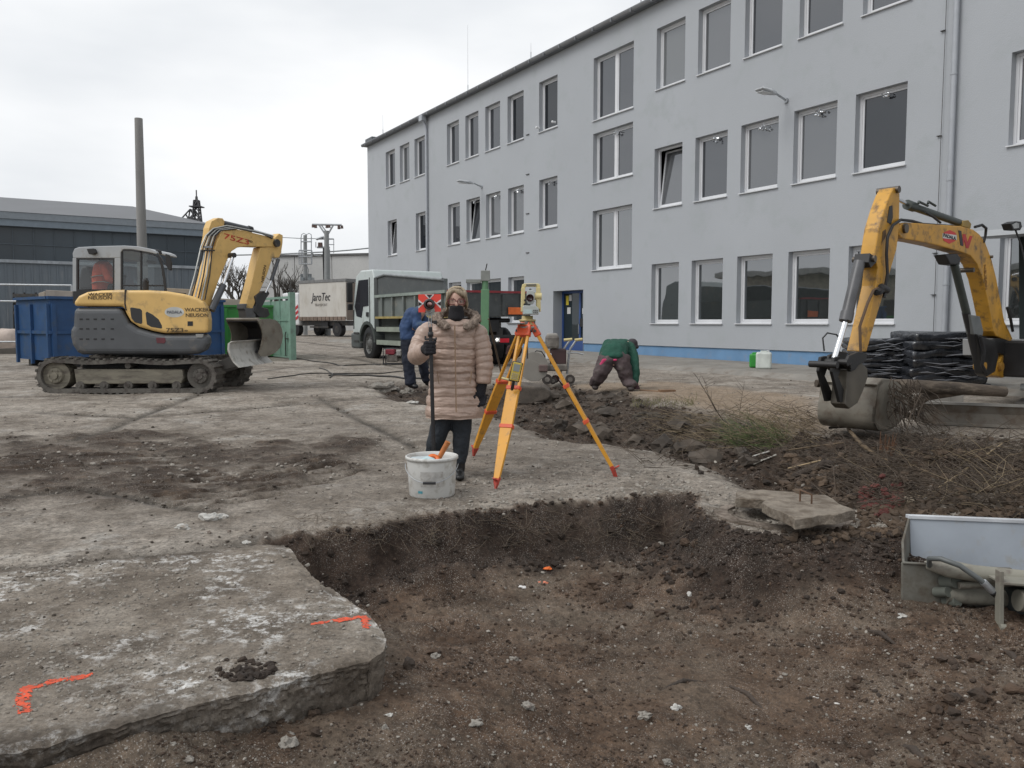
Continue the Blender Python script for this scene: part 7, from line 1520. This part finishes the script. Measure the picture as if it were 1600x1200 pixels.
quadslab('front_wall', [fl0, fl0+wd*.62, fl0+wd*.62+UP*(-.16), Vector((BLp.x, BLp.y, zb0-.03))+wd*.60, Vector((BLp.x, BLp.y, zb0-.03))], Vector((0, .02, 0)), grm)
MB().tube([fl0+Vector((0, -.004, .004)), fl0+wd*.25+Vector((0, -.004, .0))], .008, 6).build('edge_bead', grm, dbk)
quadslab('floor_plate', [Vector((BLp.x, BLp.y+.02, zb0+.03)), Vector((BLp.x, BLp.y+.02, zb0+.03))+wd*W_, Vector((b1_.x, b1_.y-.1, zb0+.05))+wd*W_, Vector((b1_.x, b1_.y-.1, zb0+.05))], UP*-.02, grm)
pm_ = mat('pipe_dusty', (.24, .23, .19), .7, var=.25, dirt=(.14, .12, .10), dirt_amt=.35, dscale=9)
def nb2(x, y, d): return P(x, y, DA+d)
MB().tube([nb2(1449, 882, -.05), nb2(1480, 890, -.12), nb2(1540, 898, -.16), nb2(1700, 915, -.22)], [.03, .045, .05, .05], 12).build('torsion_pipe', pm_, dbk)
quadslab('mount_flange', [nb2(1448, 880, -.06), nb2(1470, 874, -.06), nb2(1560, 892, -.1), nb2(1720, 905, -.15), nb2(1720, 915, -.15), nb2(1560, 903, -.1), nb2(1480, 890, -.06)], Vector((0, .04, 0)), pm_)
MB().tube([nb2(1478, 928, -.05), nb2(1700, 945, -.12)], .052, 12).build('cylinder_pipe', pm_, dbk); MB().tube([nb2(1498, 915, -.12), nb2(1700, 905, -.16)], .022, 8).build('thin_pipe', pm_, dbk)
for x, y, r in ((1484, 908, .055), (1472, 925, .04), (1487, 939, .045)): MB().cyl(nb2(x-10, y, -.02), nb2(x+10, y, -.10), r*.75, n=14).build('pipe_knuckle', mat('knuckle_green', (.13, .14, .12), .7), dbk, .006)
MB().tube([nb2(1452, 884, -.08), nb2(1452, 873, -.12), nb2(1470, 873, -.18), nb2(1500, 884, -.24), nb2(1530, 905, -.28), nb2(1553, 925, -.28), nb2(1560, 930, -.25)], .0155, 10).build('hose', mat('hose_grey', (.11, .12, .12), .45), dbk); MB().cyl(nb2(1536, 909, -.28), nb2(1551, 924, -.28), .020, n=10).build('hose_ferrule', GALV(), dbk); MB().cyl(nb2(1551, 923, -.28), nb2(1560, 930, -.27), .026, n=8).build('hose_nut', blk, dbk)
for off in (0, .5): quadslab('hanger_plate', [nb2(1563, 893, -.34)+Vector((off, 0, 0)), nb2(1569, 893, -.34)+Vector((off, 0, 0)), nb2(1569, 978, -.34)+Vector((off, 0, 0)), nb2(1562, 978, -.34)+Vector((off, 0, 0))], Vector((.0, .05, 0)), pm_)
MB().tube([nb2(1562, 980, -.34), nb2(1640, 986, -.36)], .02, 8).build('lower_bar', pm_, dbk)
quadslab('hanger_top', [nb2(1566, 910, -.34), nb2(1700, 918, -.38), nb2(1700, 922, -.38), nb2(1566, 914, -.34)], Vector((0, .2, 0)), pm_); MB().box(nb2(1600, 945, -.05), (.28, .3, .28)).build('coupler_block', mat('dark_recess', (.03, .035, .035), .6), dbk, .02); MB().cyl(nb2(1590, 938, -.3), nb2(1640, 942, -.3), .06, n=14).build('coupler_pin', pm_, dbk, .006)
# ---- manhole with two slabs
mh = thing('manhole', onT(1.95, 6.2), 'round concrete manhole half open under a tilted square lid with a wire handle', 'manhole')
cc = Vector((2.02, 6.12, -.06)); mhc = mat('manhole_concrete', (.24, .20, .165), .9, var=.3, scale=6, dirt=(.09, .068, .05), dirt_amt=.5, dscale=7, bump=.7, bscale=40)
rg = []
for r, z in ((.50, -.35), (.51, -.05), (.50, .035), (.40, .04), (.39, -.5), (.01, -.5)):
    rg.append([cc+Vector((r*math.cos(a)*(1+.02*mnoise.noise(Vector((math.cos(a)*3, math.sin(a)*3, z)))), r*.9*math.sin(a)*(1+.02*mnoise.noise(Vector((math.cos(a)*3, math.sin(a)*3, z+3)))), z)) for a in [2*math.pi*k/40 for k in range(40)]])
MB().rings(rg, False, False).build('chamber_ring', mhc, mh)
def lid(name, px, zc, th, m, label, parent=None):
    pts = [G0(x, y, zc) for x, y in px]; mb = MB(); top = []
    n = len(pts); outl = []
    for i in range(n):
        for k in range(8):
            p = pts[i].lerp(pts[(i+1) % n], k/8); outl.append(p+Vector((mnoise.noise(p*9)*.02, mnoise.noise(p*9+Vector((5, 0, 0)))*.02, mnoise.noise(p*5)*.012)))
    mb.prism(outl, (0, 0, -th)); o = mb.build(name, m, parent, .005); 
    if parent is None: tag(o, label, 'slab')
    return o
lidm = mat('lid_concrete', (.235, .20, .16), .9, var=.3, scale=7, dirt=(.11, .085, .062), dirt_amt=.5, dscale=8, bump=.8, bscale=45)
lid('broken_slab', [(1152, 766), (1190, 765), (1240, 770), (1262, 778), (1200, 782), (1150, 779)], .10, .07, lidm, None, mh)
li = lid('lid_slab', [(1189, 785), (1222, 771), (1290, 774), (1336, 798), (1302, 804), (1243, 812)], .145, .068, lidm, None, mh)
hp_ = [G0(1250, 784, .14), G0(1250, 784, .14)+UP*.085, G0(1268, 790, .14)+UP*.075, G0(1268, 790, .13)]; MB().tube(hp_, .007, 6).build('wire_handle', mat('rust', (.13, .075, .045), .8), li)
v, f = rock(G0(1125, 797, .02), (.12, .05, .05), 12, sub=2); 
def stone(px, py, wpx, label, m, flat=.6, seed=1, name='stone', hpx=None, cat='stone', sub=2):
    c = GT(px, py); s = wpx*c.y/F/2; v, f = rock(c+UP*s*flat*.45, (s, s*.8, s*flat), seed, sub=sub, rough=.8); b = MB(); b.add(v, f, False); o = b.build(name, m); return tag(o, label, cat)
stw = mat('stone_white', (.50, .49, .46), .85, var=.25, scale=14, dirt=(.28, .24, .2), dirt_amt=.35, dscale=20, bump=.6); stg = mat('stone_grey', (.27, .25, .22), .85, var=.3, scale=14, dirt=(.15, .12, .1), dirt_amt=.3, dscale=20, bump=.7); std_ = mat('stone_dark', (.08, .068, .055), .9, var=.3, scale=14, bump=.8)
for a in [(288, 828, 20, 'white lump of plaster left of the larger white pair', stw), (326, 813, 28, 'flat white plaster lump above the slab joint', stw), (345, 811, 20, 'white plaster lump on the right of the flat one', stw), (371, 865, 20, 'dark clod on the back edge of the slab', std_), (384, 851, 12, 'pale round stone just above the dark clod on the slab', stw),
          (1077, 932, 14, 'white stone in the brown soil below the manhole', stw), (803, 1032, 14, 'round pale stone in the middle of the pit floor', stg), (771, 1056, 10, 'small grey stone left below the round pale one', stg), (823, 1106, 22, 'flat grey stone near the dark clod at the bottom centre', stg), (608, 1120, 12, 'bright cube shaped stone below the slab corner', stw), (599, 1141, 16, 'grey stone in the rubble under the slab corner', stg), (580, 1132, 13, 'rounded stone left of the bright cube shaped one', stg),
          (742, 1134, 22, 'long flat pale stone near the bottom centre', stg), (1007, 1121, 20, 'pale stone right of the bottom centre', stg), (1057, 1107, 15, 'whitish stone with a smaller one beside it', stw), (1170, 1141, 14, 'light grey stone in the lower right soil', stw), (1163, 1168, 16, 'grey stone at the bottom edge right of centre', stg), (1040, 1194, 18, 'stone cut by the bottom frame edge', stg), (1407, 965, 14, 'pale flat stone left of the grey bucket', stw), (1405, 977, 9, 'small white pebble left of the grey bucket', stw),
          (1396, 947, 9, 'little pale stone nearest to the grey bucket corner', stg), (265, 1166, 16, 'grey stone in front of the slab left of the bottom centre', stg), (308, 1170, 14, 'stone beside the rubble under the slab front', stg), (290, 1192, 24, 'large stone at the bottom frame edge under the slab', stg), (680, 1027, 14, 'flat stone near the slab corner in the pit', stg), (1012, 858, 9, 'small white stone on the slope under the manhole', stw), (947, 914, 9, 'brownish stone in the pit right of the white scraps', stg), (1033, 852, 11, 'grey stone on the slope left of the manhole', stg), (452, 1165, 26, 'large grey lump in the rubble below the slab', stg), (450, 1152, 18, 'grey lump behind the larger one in the rubble', stg)]:
    stone(a[0], a[1], a[2], a[3], a[4], seed=a[0]*.37+a[1])
for (x, y, w, col, lb) in ((855, 889, 13, (.75, .16, .03), 'orange scrap lying at the foot of the pit wall'), (848, 911, 14, (.60, .20, .12), 'white and orange scrap in the pit'), (815, 918, 12, (.7, .68, .66), 'white scrap left of the orange ones in the pit'), (842, 907, 9, (.72, .7, .68), 'tiny white shard beside the orange scrap'), (1275, 1092, 15, (.62, .6, .57), 'curled white paper scrap in the lower right soil'), (1310, 1101, 10, (.6, .58, .55), 'white shard right of the curled paper scrap'), (1420, 785, 17, (.48, .40, .30), 'cream coloured broken block beside the reddish brick dust')):
    stone(x, y, w, lb, mat('scrap_%d' % x, col, .7, var=.15), .35 if w < 16 else .8, x*.3, 'scrap', cat='scrap', sub=1)
ck = MB(); cd_ = 13.6; ol = []
for (x, y) in chaikin([(782, 607), (800, 603), (838, 603), (861, 608), (862, 621), (850, 630), (800, 632), (781, 625)], 2): p = P(x, y, cd_); ol.append(p+Vector((mnoise.noise(p*7)*.03, 0, mnoise.noise(p*6)*.03)))
o = ck.prism(ol, (0, .55, .03)).build('concrete_chunk', mat('chunk', (.115, .095, .078), .9, var=.4, scale=5, dirt=(.06, .05, .04), dirt_amt=.4, bump=.9), bevel=.03); tag(o, 'big dark concrete chunk at the edge of the trench behind the tripod', 'chunk')
for (x, y, w, lb) in ((942, 645, 26, 'dark lump right of the concrete chunk in the trench'), (1010, 655, 34, 'dark earth lump under the dry stems in the trench'), (960, 632, 12, 'pale upright splinter of stone at the trench edge'), (600, 612, 40, 'heap of broken grey concrete behind the woman'), (636, 616, 26, 'smaller broken concrete piece next to the heap behind the woman'), (645, 632, 16, 'white chunk in the rubble behind the woman')):
    stone(x, y, w, lb, stw if 'pale' in lb or 'white' in lb else (stg if 'grey' in lb or 'smaller' in lb else std_), .5, x*.7, 'rubble', cat='rubble')
# ---- loose gravel and clods
def scatter(name, n, m, smin, smax, pxr, pyr, keep, seed, flat=(.5, .9), sub=0, power=2.2, sink=.25, label=None):
    rng = np.random.default_rng(seed); px = rng.uniform(*pxr, n*2); py = rng.uniform(pyr[0]**.5, pyr[1]**.5, n*2)**2
    X_, U_ = (px-800)/F, (600-py)/F; rx, ry, rz = X_, CP+U_*SP, -SP+U_*CP
    z = np.zeros(n*2)
    for _ in range(6): t = (z-EYE)/rz; x, y = rx*t, ry*t; z, mk = terrain(x, y)
    k = keep(x, y, mk) > rng.uniform(0, 1, n*2); x, y, z = x[k][:n], y[k][:n], z[k][:n]; c = len(x)
    r = np.hypot(x, y); s = (smin+(smax-smin)*rng.uniform(0, 1, c)**power)*np.clip(r/5., .55, 1.8)
    sl = sdist(x, y, SLAB) > .02; z = np.where(sl, slab_top(x, y), z)
    base = []
    for q in range(14):
        v, f = rock((0, 0, 0), 1., q*3.3+seed, 1., sub, .75); base.append(np.array([tuple(p) for p in v]))
    f = np.array(f); nv = len(base[0]); V = np.stack([base[i] for i in rng.integers(0, 14, c)]); a = rng.uniform(0, 2*np.pi, c)
    V = V*np.stack([s*rng.uniform(.7, 1.3, c), s*rng.uniform(.7, 1.1, c), s*rng.uniform(*flat, c)], -1)[:, None, :]
    Xn = V[:, :, 0]*np.cos(a)[:, None]-V[:, :, 1]*np.sin(a)[:, None]; Yn = V[:, :, 0]*np.sin(a)[:, None]+V[:, :, 1]*np.cos(a)[:, None]
    P_ = np.stack([Xn+x[:, None], Yn+y[:, None], V[:, :, 2]+(z+s*sink)[:, None]], -1).reshape(-1, 3)
    Fs = (f[None]+np.arange(c)[:, None, None]*nv).reshape(-1, 3); me = bpy.data.meshes.new(name)
    me.vertices.add(len(P_)); me.vertices.foreach_set('co', P_.astype(np.float32).ravel()); me.loops.add(Fs.size); me.loops.foreach_set('vertex_index', Fs.ravel().astype(np.int32))
    me.polygons.add(len(Fs)); me.polygons.foreach_set('loop_start', np.arange(0, Fs.size, 3, dtype=np.int32)); me.polygons.foreach_set('use_smooth', np.zeros(len(Fs), bool)); me.update(calc_edges=True); me.materials.append(m)
    o = newobj(name, me); tag(o, label, name.replace('_', ' '), kind='stuff'); return o
gvl = mat('gravel_pale', (.30, .275, .24), .9, var=.45, scale=11, dirt=(.14, .11, .09), dirt_amt=.4, dscale=15); clo = mat('soil_clods', (.078, .050, .033), .95, var=.5, scale=7, dirt=(.04, .03, .023), dirt_amt=.4, dscale=5, bump=.6); cld = mat('dark_clods', (.034, .023, .016), .95, var=.5, scale=7, bump=.6)
pit_k = lambda x, y, mk: mk['soil']*(sdist(x, y, SLAB) < 0)
patch = lambda x, y, s, f, lo, hi: ss(lo, hi, fbm(x*f, y*f, 4, s))
mh_k = lambda x, y: 1-np.exp(-(((x-2.0)/.62)**2+((y-6.05)/.55)**2)**3)
scatter('pit_gravel', 12000, gvl, .002, .013, (-300, 2000), (800, 1400), lambda x, y, mk: pit_k(x, y, mk)*(.12+.88*patch(x, y, 51, 1.3, -.1, .15))*(1-.7*mk['smooth'])*(1-.7*mk['wet']), 1, power=6, label='pale gravel strewn over the pit floor')
scatter('soil_chunks', 1600, clo, .012, .045, (-300, 2000), (820, 1400), lambda x, y, mk: pit_k(x, y, mk)*patch(x, y, 63, 1.1, -.05, .15)*(1-.8*mk['smooth']), 12, power=3, sub=1, label='larger lumps of brown earth on the pit floor')
scatter('soil_clods', 46000, clo, .002, .015, (-300, 2000), (790, 1400), lambda x, y, mk: pit_k(x, y, mk)*(.25+.75*patch(x, y, 53, 2, -.12, .1))*(1-.75*mk['smooth']), 2, power=5, label='brown soil clods on the pit floor')
scatter('dark_clods', 30000, cld, .004, .026, (-300, 2000), (600, 1000), lambda x, y, mk: np.clip(mk['wet']*.8+mk['band']*.45, 0, 1)*(sdist(x, y, SLAB) < 0)*mh_k(x, y), 3, power=4, label='dark earth clods on the pit wall and spoil')
scatter('trench_clods', 14000, mat('trench_soil', (.062, .042, .029), .95, var=.5, scale=5), .003, .020, (700, 2000), (600, 830), lambda x, y, mk: mk['band']*.6*mh_k(x, y), 33, power=4, label='brown soil crumbs filling the trench behind the tripod')
scatter('yard_gravel', 34000, gvl, .002, .015, (-300, 2000), (570, 1200), lambda x, y, mk: (1-mk['soil'])*(.12+.88*patch(x, y, 57, .9, -.08, .14))*(.3+.7*np.exp(-(np.abs(sdist(x, y, PIT))/1.4)))+(sdist(x, y, SLAB) > 0)*.25, 4, power=5, label='fine gravel on the worn concrete yard')
scatter('yard_crumbs', 12000, mat('crumb_brown', (.07, .056, .043), .95, var=.5, scale=7), .002, .014, (-300, 2000), (565, 1200), lambda x, y, mk: np.clip((1-mk['soil'])*(1-mk['band'])*(.06+mk['mud']*.7+mk['seam']*.9), 0, 1), 5, power=5, label='dark dirt crumbs along joints and ruts of the yard')
# ---- stems, roots, twigs
def stems(name, n, region, Lr, r, m, seed, az=(0, 360), lift=(.0, .35), bend=.3, label=None, kind='stuff', cat=None, zoff=.0, branch=0):
    rnd = random.Random(seed); mb = MB()
    for i in range(n):
        px = rnd.uniform(region[0], region[2]); py = rnd.uniform(region[1], region[3]); c = GT(px, py) if py > 600 else G(px, py); a = R(rnd.uniform(*az)); e = rnd.uniform(*lift); L = rnd.uniform(*Lr)
        d = Vector((math.cos(a)*math.cos(e), math.sin(a)*math.cos(e), math.sin(e))); side = Vector((rnd.gauss(0, 1), rnd.gauss(0, 1), rnd.gauss(0, .6)))*bend*L*.25; p0 = c+UP*(rnd.uniform(0, .04)+zoff)
        def pt(f): v = p0+d*L*f+side*math.sin(f*2.6)-UP*(.35*L*f*f*rnd.uniform(.4, .9)*bend); return v
        pts = [pt(f) for f in (0, .3, .6, 1.)]
        for k in range(1, 4): pts[k].z = max(pts[k].z, c.z-.02)
        mb.tube(pts, [r, r*.8, r*.6, r*.3], 3, False)
        for b_ in range(branch): s = pts[1].lerp(pts[3], rnd.random()); mb.tube([s, s+Vector((rnd.gauss(0, 1), rnd.gauss(0, 1), rnd.uniform(0, 1)))*L*.18], [r*.4, r*.15], 3, False)
    o = mb.build(name, m); tag(o, label, cat, kind=kind); return o
straw = mat('dry_straw', (.24, .185, .115), .85, var=.4, scale=9); tw = mat('dark_twigs', (.09, .068, .05), .9, var=.4, scale=9); gs = mat('grass_green', (.085, .12, .035), .8, var=.4, scale=9)
stems('dry_stems', 230, (1080, 655, 1290, 700), (.3, 1.1), .0035, straw, 1, (120, 240), (.0, .5), .5, 'dry tan stems lying on the spoil between the pit and the right bucket', cat='dry plants', branch=2)
stems('dry_stems', 60, (1130, 670, 1260, 702), (.2, .6), .004, straw, 2, (20, 150), (.0, .9), .6, 'short tan stems crossing the middle of the spoil heap', cat='dry plants', branch=1)
stems('grass_tuft', 260, (1150, 682, 1235, 704), (.15, .55), .003, gs, 3, (100, 220), (.1, .9), .7, 'flattened green grass under the dry stems', cat='grass')
stems('grass_tuft', 160, (985, 628, 1090, 640), (.06, .16), .004, mat('grass_pale', (.20, .19, .09), .85, var=.3), 13, (0, 360), (.6, 1.5), .4, 'sparse pale grass along the far edge of the trench', cat='grass')
stems('trench_twigs', 500, (1000, 640, 1300, 735), (.15, .6), .004, tw, 27, (0, 360), (.0, .6), .6, 'dark roots and twigs in the churned soil below the dry stems', cat='twigs', branch=1)
stems('twig_pile', 900, (1290, 688, 1640, 800), (.15, .7), .0045, tw, 4, (0, 360), (.0, .6), .6, 'dark tangled twigs on the spoil at the right', cat='twigs', branch=2)
stems('dry_stems', 90, (1430, 700, 1640, 800), (.2, .8), .0035, straw, 5, (0, 360), (.0, .7), .6, 'fine tan stems on the spoil above the grey bucket', cat='dry plants', branch=1)
stems('root_fringe', 420, (470, 800, 1100, 850), (.05, .28), .002, mat('root_pale', (.16, .125, .09), .9, var=.4), 6, (180, 360), (-.9, .4), .9, 'thin roots hanging from the pit wall', cat='roots', branch=1)
stems('root_fringe', 200, (1100, 800, 1380, 860), (.05, .25), .002, tw, 16, (0, 360), (-.6, .7), .9, 'short roots and twigs round the manhole mound', cat='roots', branch=1)
stems('trench_twigs', 260, (860, 625, 1080, 690), (.08, .4), .003, tw, 7, (0, 360), (.0, .8), .6, 'small twigs in the trench behind the tripod', cat='twigs', branch=1)
scatter('slab_clump', 2600, cld, .005, .03, (330, 430), (1020, 1130), lambda x, y, mk: np.exp(-(((x+.98)/.12)**2+((y-3.02)/.17)**2)), 44, power=2, label='dark earth clump on the front edge of the slab')
scatter('trench_rubble', 160, mat('rubble_mixed', (.075, .06, .047), .9, var=.7, scale=3), .02, .10, (560, 1180), (612, 735), lambda x, y, mk: mk['band'], 45, power=3, sub=1, label='small broken chunks scattered in the trench')
stems('slab_roots', 120, (355, 1035, 420, 1095), (.03, .14), .0016, tw, 8, (0, 360), (.0, 1.0), .9, 'dark root tuft hanging over the slab edge', cat='roots', branch=1, zoff=.02)
mb = MB(); rnd = random.Random(11)
for i in range(90):
    s = P(rnd.uniform(1384, 1440), rnd.uniform(590, 645), rnd.uniform(9.1, 9.6)); e = P(rnd.uniform(1405, 1500), rnd.uniform(645, 715), rnd.uniform(8.7, 9.4)); e = s.lerp(e, rnd.uniform(.55, 1)); m_ = s.lerp(e, .5)+Vector((rnd.gauss(0, .05), rnd.gauss(0, .05), rnd.gauss(.02, .06)))
    mb.tube([s, m_, e], [.0065, .005, .002], 3, False)
o = mb.build('hanging_twigs', tw); tag(o, 'dark twigs caught in and hanging out of the right excavator bucket', 'twigs', kind='stuff')
def stick(name, pts, rads, m, label, cat='branch', dz=.02, ns=7, flat=1.):
    q_ = [(GT(x, y)+UP*(dz+h)) for x, y, h in pts]; o = MB().tube(q_, rads, ns, squash=flat).build(name, m); return tag(o, label, cat)
brk = mat('stick_brown', (.16, .115, .07), .85, var=.35, scale=8, bump=.6); brt = mat('stick_tan', (.36, .27, .16), .8, var=.3, scale=8)
stick('branch', [(1450, 778, .0), (1500, 748, .03), (1565, 705, .06)], [.012, .011, .006], brt, 'long straight tan stick pointing up right above the grey bucket')
stick('branch', [(1325, 686, .1), (1345, 706, .06), (1375, 722, .02), (1400, 727, .0), (1435, 718, .05)], [.02, .022, .02, .014, .005], brk, 'forked brown branch curling below the right excavator bucket')
stick('branch', [(1215, 712, .02), (1270, 708, .05), (1318, 702, .05)], [.006, .010, .006], brk, 'thin branch left of the forked one')
stick('plank', [(1232, 738, .02), (1280, 728, .03), (1322, 720, .03)], [.02, .02, .02], brt, 'narrow tan plank lying on the spoil', 'plank', flat=.35)
stick('plank', [(1176, 731, .02), (1212, 718, .03)], [.03, .028], mat('plank_grey', (.36, .34, .30), .8, var=.25), 'short grey plank above the manhole', 'plank', flat=.3)
stick('plank', [(1176, 722, .04), (1202, 716, .05)], [.02, .02], stw, 'white splintered board behind the short grey plank', 'plank', flat=.4)
stick('branch', [(1240, 748, .0), (1290, 738, .06), (1330, 736, .02)], [.03, .045, .03], mat('root_dark', (.06, .045, .035), .9, var=.3, bump=.8), 'thick dark root half buried right of the manhole')
stick('branch', [(1090, 598, .5), (1100, 625, .3), (1120, 655, .06)], [.003, .005, .008], tw, 'upright bare twig rising from the stems in front of the pavement') if False else None
def upright(pts, D, r0, label, tw_=tw):
    q_ = [P(x, y, D) for x, y in pts]; n = len(q_); mb = MB().tube(q_, [r0*(1-.8*k/(n-1)) for k in range(n)], 4); rnd = random.Random(int(pts[0][0]))
    for k in range(7): s = q_[rnd.randrange(0, n-1)].lerp(q_[-1], rnd.random()*.8); mb.tube([s, s+Vector((rnd.uniform(-.14, .14), rnd.uniform(-.1, .1), rnd.uniform(.03, .16)))], [.003, .001], 3, False)
    o = mb.build('weed_stalk', tw_); tag(o, label, 'weed')
upright([(1138, 668), (1118, 640), (1106, 618), (1092, 594), (1084, 582)], 10.9, .008, 'tallest bare weed stalk leaning left in front of the pavement'); upright([(1120, 642), (1106, 615), (1098, 588)], 10.8, .005, 'shorter bare stalk beside the tallest weed'); upright([(1156, 640), (1160, 615), (1163, 600)], 11.2, .004, 'thin upright weed stalk right of the tallest one')
stick('timber_post', [(1437, 655, .22), (1440, 690, .0)], [.03, .03], mat('root_dark', (.06, .045, .035), .9), 'short dark stub standing beside the dozer blade', 'post') if False else None
stick('plank', [(1295, 684, .10), (1360, 682, .12), (1440, 668, .16)], [.03, .035, .03], mat('plank_dark', (.06, .05, .045), .9, var=.3), 'dark sloping plank below the right excavator bucket', 'plank', flat=.5)
stump = GT(1385, 712); sm_ = MB(); rnd = random.Random(3)
for k in range(16): b_ = stump+Vector((rnd.uniform(-.05, .05), rnd.uniform(-.04, .04), -.05)); sm_.cyl(b_, b_+Vector((rnd.gauss(0, .03), rnd.gauss(0, .02), rnd.uniform(.12, .30))), rnd.uniform(.012, .025), .003, 5)
o = sm_.build('stump', mat('stump_red', (.13, .065, .035), .85, var=.6, scale=14, bump=.8, bscale=30)); tag(o, 'splintered reddish stump among the twigs', 'stump')
scatter('brick_dust', 500, mat('brick_red', (.11, .03, .024), .9, var=.3), .01, .03, (1345, 1410), (772, 796), lambda x, y, mk: x*0+.8, 21, label='reddish brick crumbs on the spoil right of the manhole')
scatter('spoil_clods', 11000, mat('spoil_tan', (.085, .058, .038), .95, var=.6, scale=3), .004, .034, (1220, 2000), (715, 860), lambda x, y, mk: (x*0+.6)*mh_k(x, y)*(1-.6*mk['wet']), 22, power=4, label='tan and brown clods of the spoil heap on the right')
for (x0, y0, x1, y1, r, lb) in ((1352, 985, 1400, 1008, .016, 'short dark stick in the soil below the grey bucket'), (1140, 1072, 1195, 1112, .014, 'dark root across the lower right soil'), (1405, 1165, 1450, 1195, .02, 'thick root at the bottom right'), (1040, 1075, 1098, 1066, .012, 'thin dark root in the brown smooth patch'), (1560, 1015, 1600, 1045, .018, 'dark root below the bucket at the right frame edge')):
    stick('root', [(x0, y0, .0), ((x0+x1)/2, (y0+y1)/2-3, .015), (x1, y1, .0)], [r*.5, r, r*.4], mat('root_dark', (.06, .045, .035), .9, var=.3, bump=.8), lb, 'root', dz=.0)
for (x, y, w, lb) in ((855, 640, 30, ''),): pass
# ---- cables on the yard
cb_ = mat('cable_black', (.03, .028, .026), .6)
for i, (pts, r, lb) in enumerate(((((462, 561), (500, 566), (540, 572), (575, 570), (600, 571)), .018, 'black cable from the gate post towards the generator'), (((514, 587), (560, 588), (600, 589), (640, 592), (700, 594)), .022, 'black cable passing in front of the man in blue'), (((420, 592), (470, 585), (540, 584), (600, 583), (650, 578)), .014, 'thin cable running left of the man in blue'), (((500, 575), (520, 584), (516, 592)), .014, 'short cable end bent on the yard'))):
    q_ = [G(x, y)+UP*(.02+hz(G(x, y).x, G(x, y).y)-G(x, y).z) for x, y in pts]; sp = []
    for a, b in zip(q_, q_[1:]):
        for k in range(5): f = k/5; v_ = a.lerp(b, f)+Vector((0, .12*math.sin((f+i)*6), 0)); v_.z = hz(v_.x, v_.y)+r*.8; sp.append(v_)
    o = MB().tube(sp, r, 6).build('cable', cb_); tag(o, lb, 'cable')
# low building behind the photographer's place (seen mirrored in the lower windows)
sh = thing('storage_shed', (-29, 20, 0), 'low beige storage building opposite the grey office building', 'building')
MB().box((-30, 20, 2.2), (7, 24, 4.4)).build('wall', mat('shed_wall', (.42, .38, .31), .9, var=.3), sh); MB().box((-30, 20, 4.6), (8, 25, .35)).build('roof', mat('shed_roof', (.5, .5, .48), .7), sh)
for y_ in (11, 16, 21, 26): MB().box((-26.47, y_, 1.4), (.06, 2.4, 2.6)).build('shed_door', mat('shed_door', (.06, .05, .045), .7), sh)
gs2 = thing('green_container', (-22, 23, .2), 'green container in front of the beige storage building, mirrored in the windows', 'container')
MB().box((-22, 23, 1.0), (2.2, 5, 1.5)).build('shell', gr, gs2, .05); MB().box((-22, 23, 1.8), (2.4, 5.2, .1)).build('rim', gr, gs2)
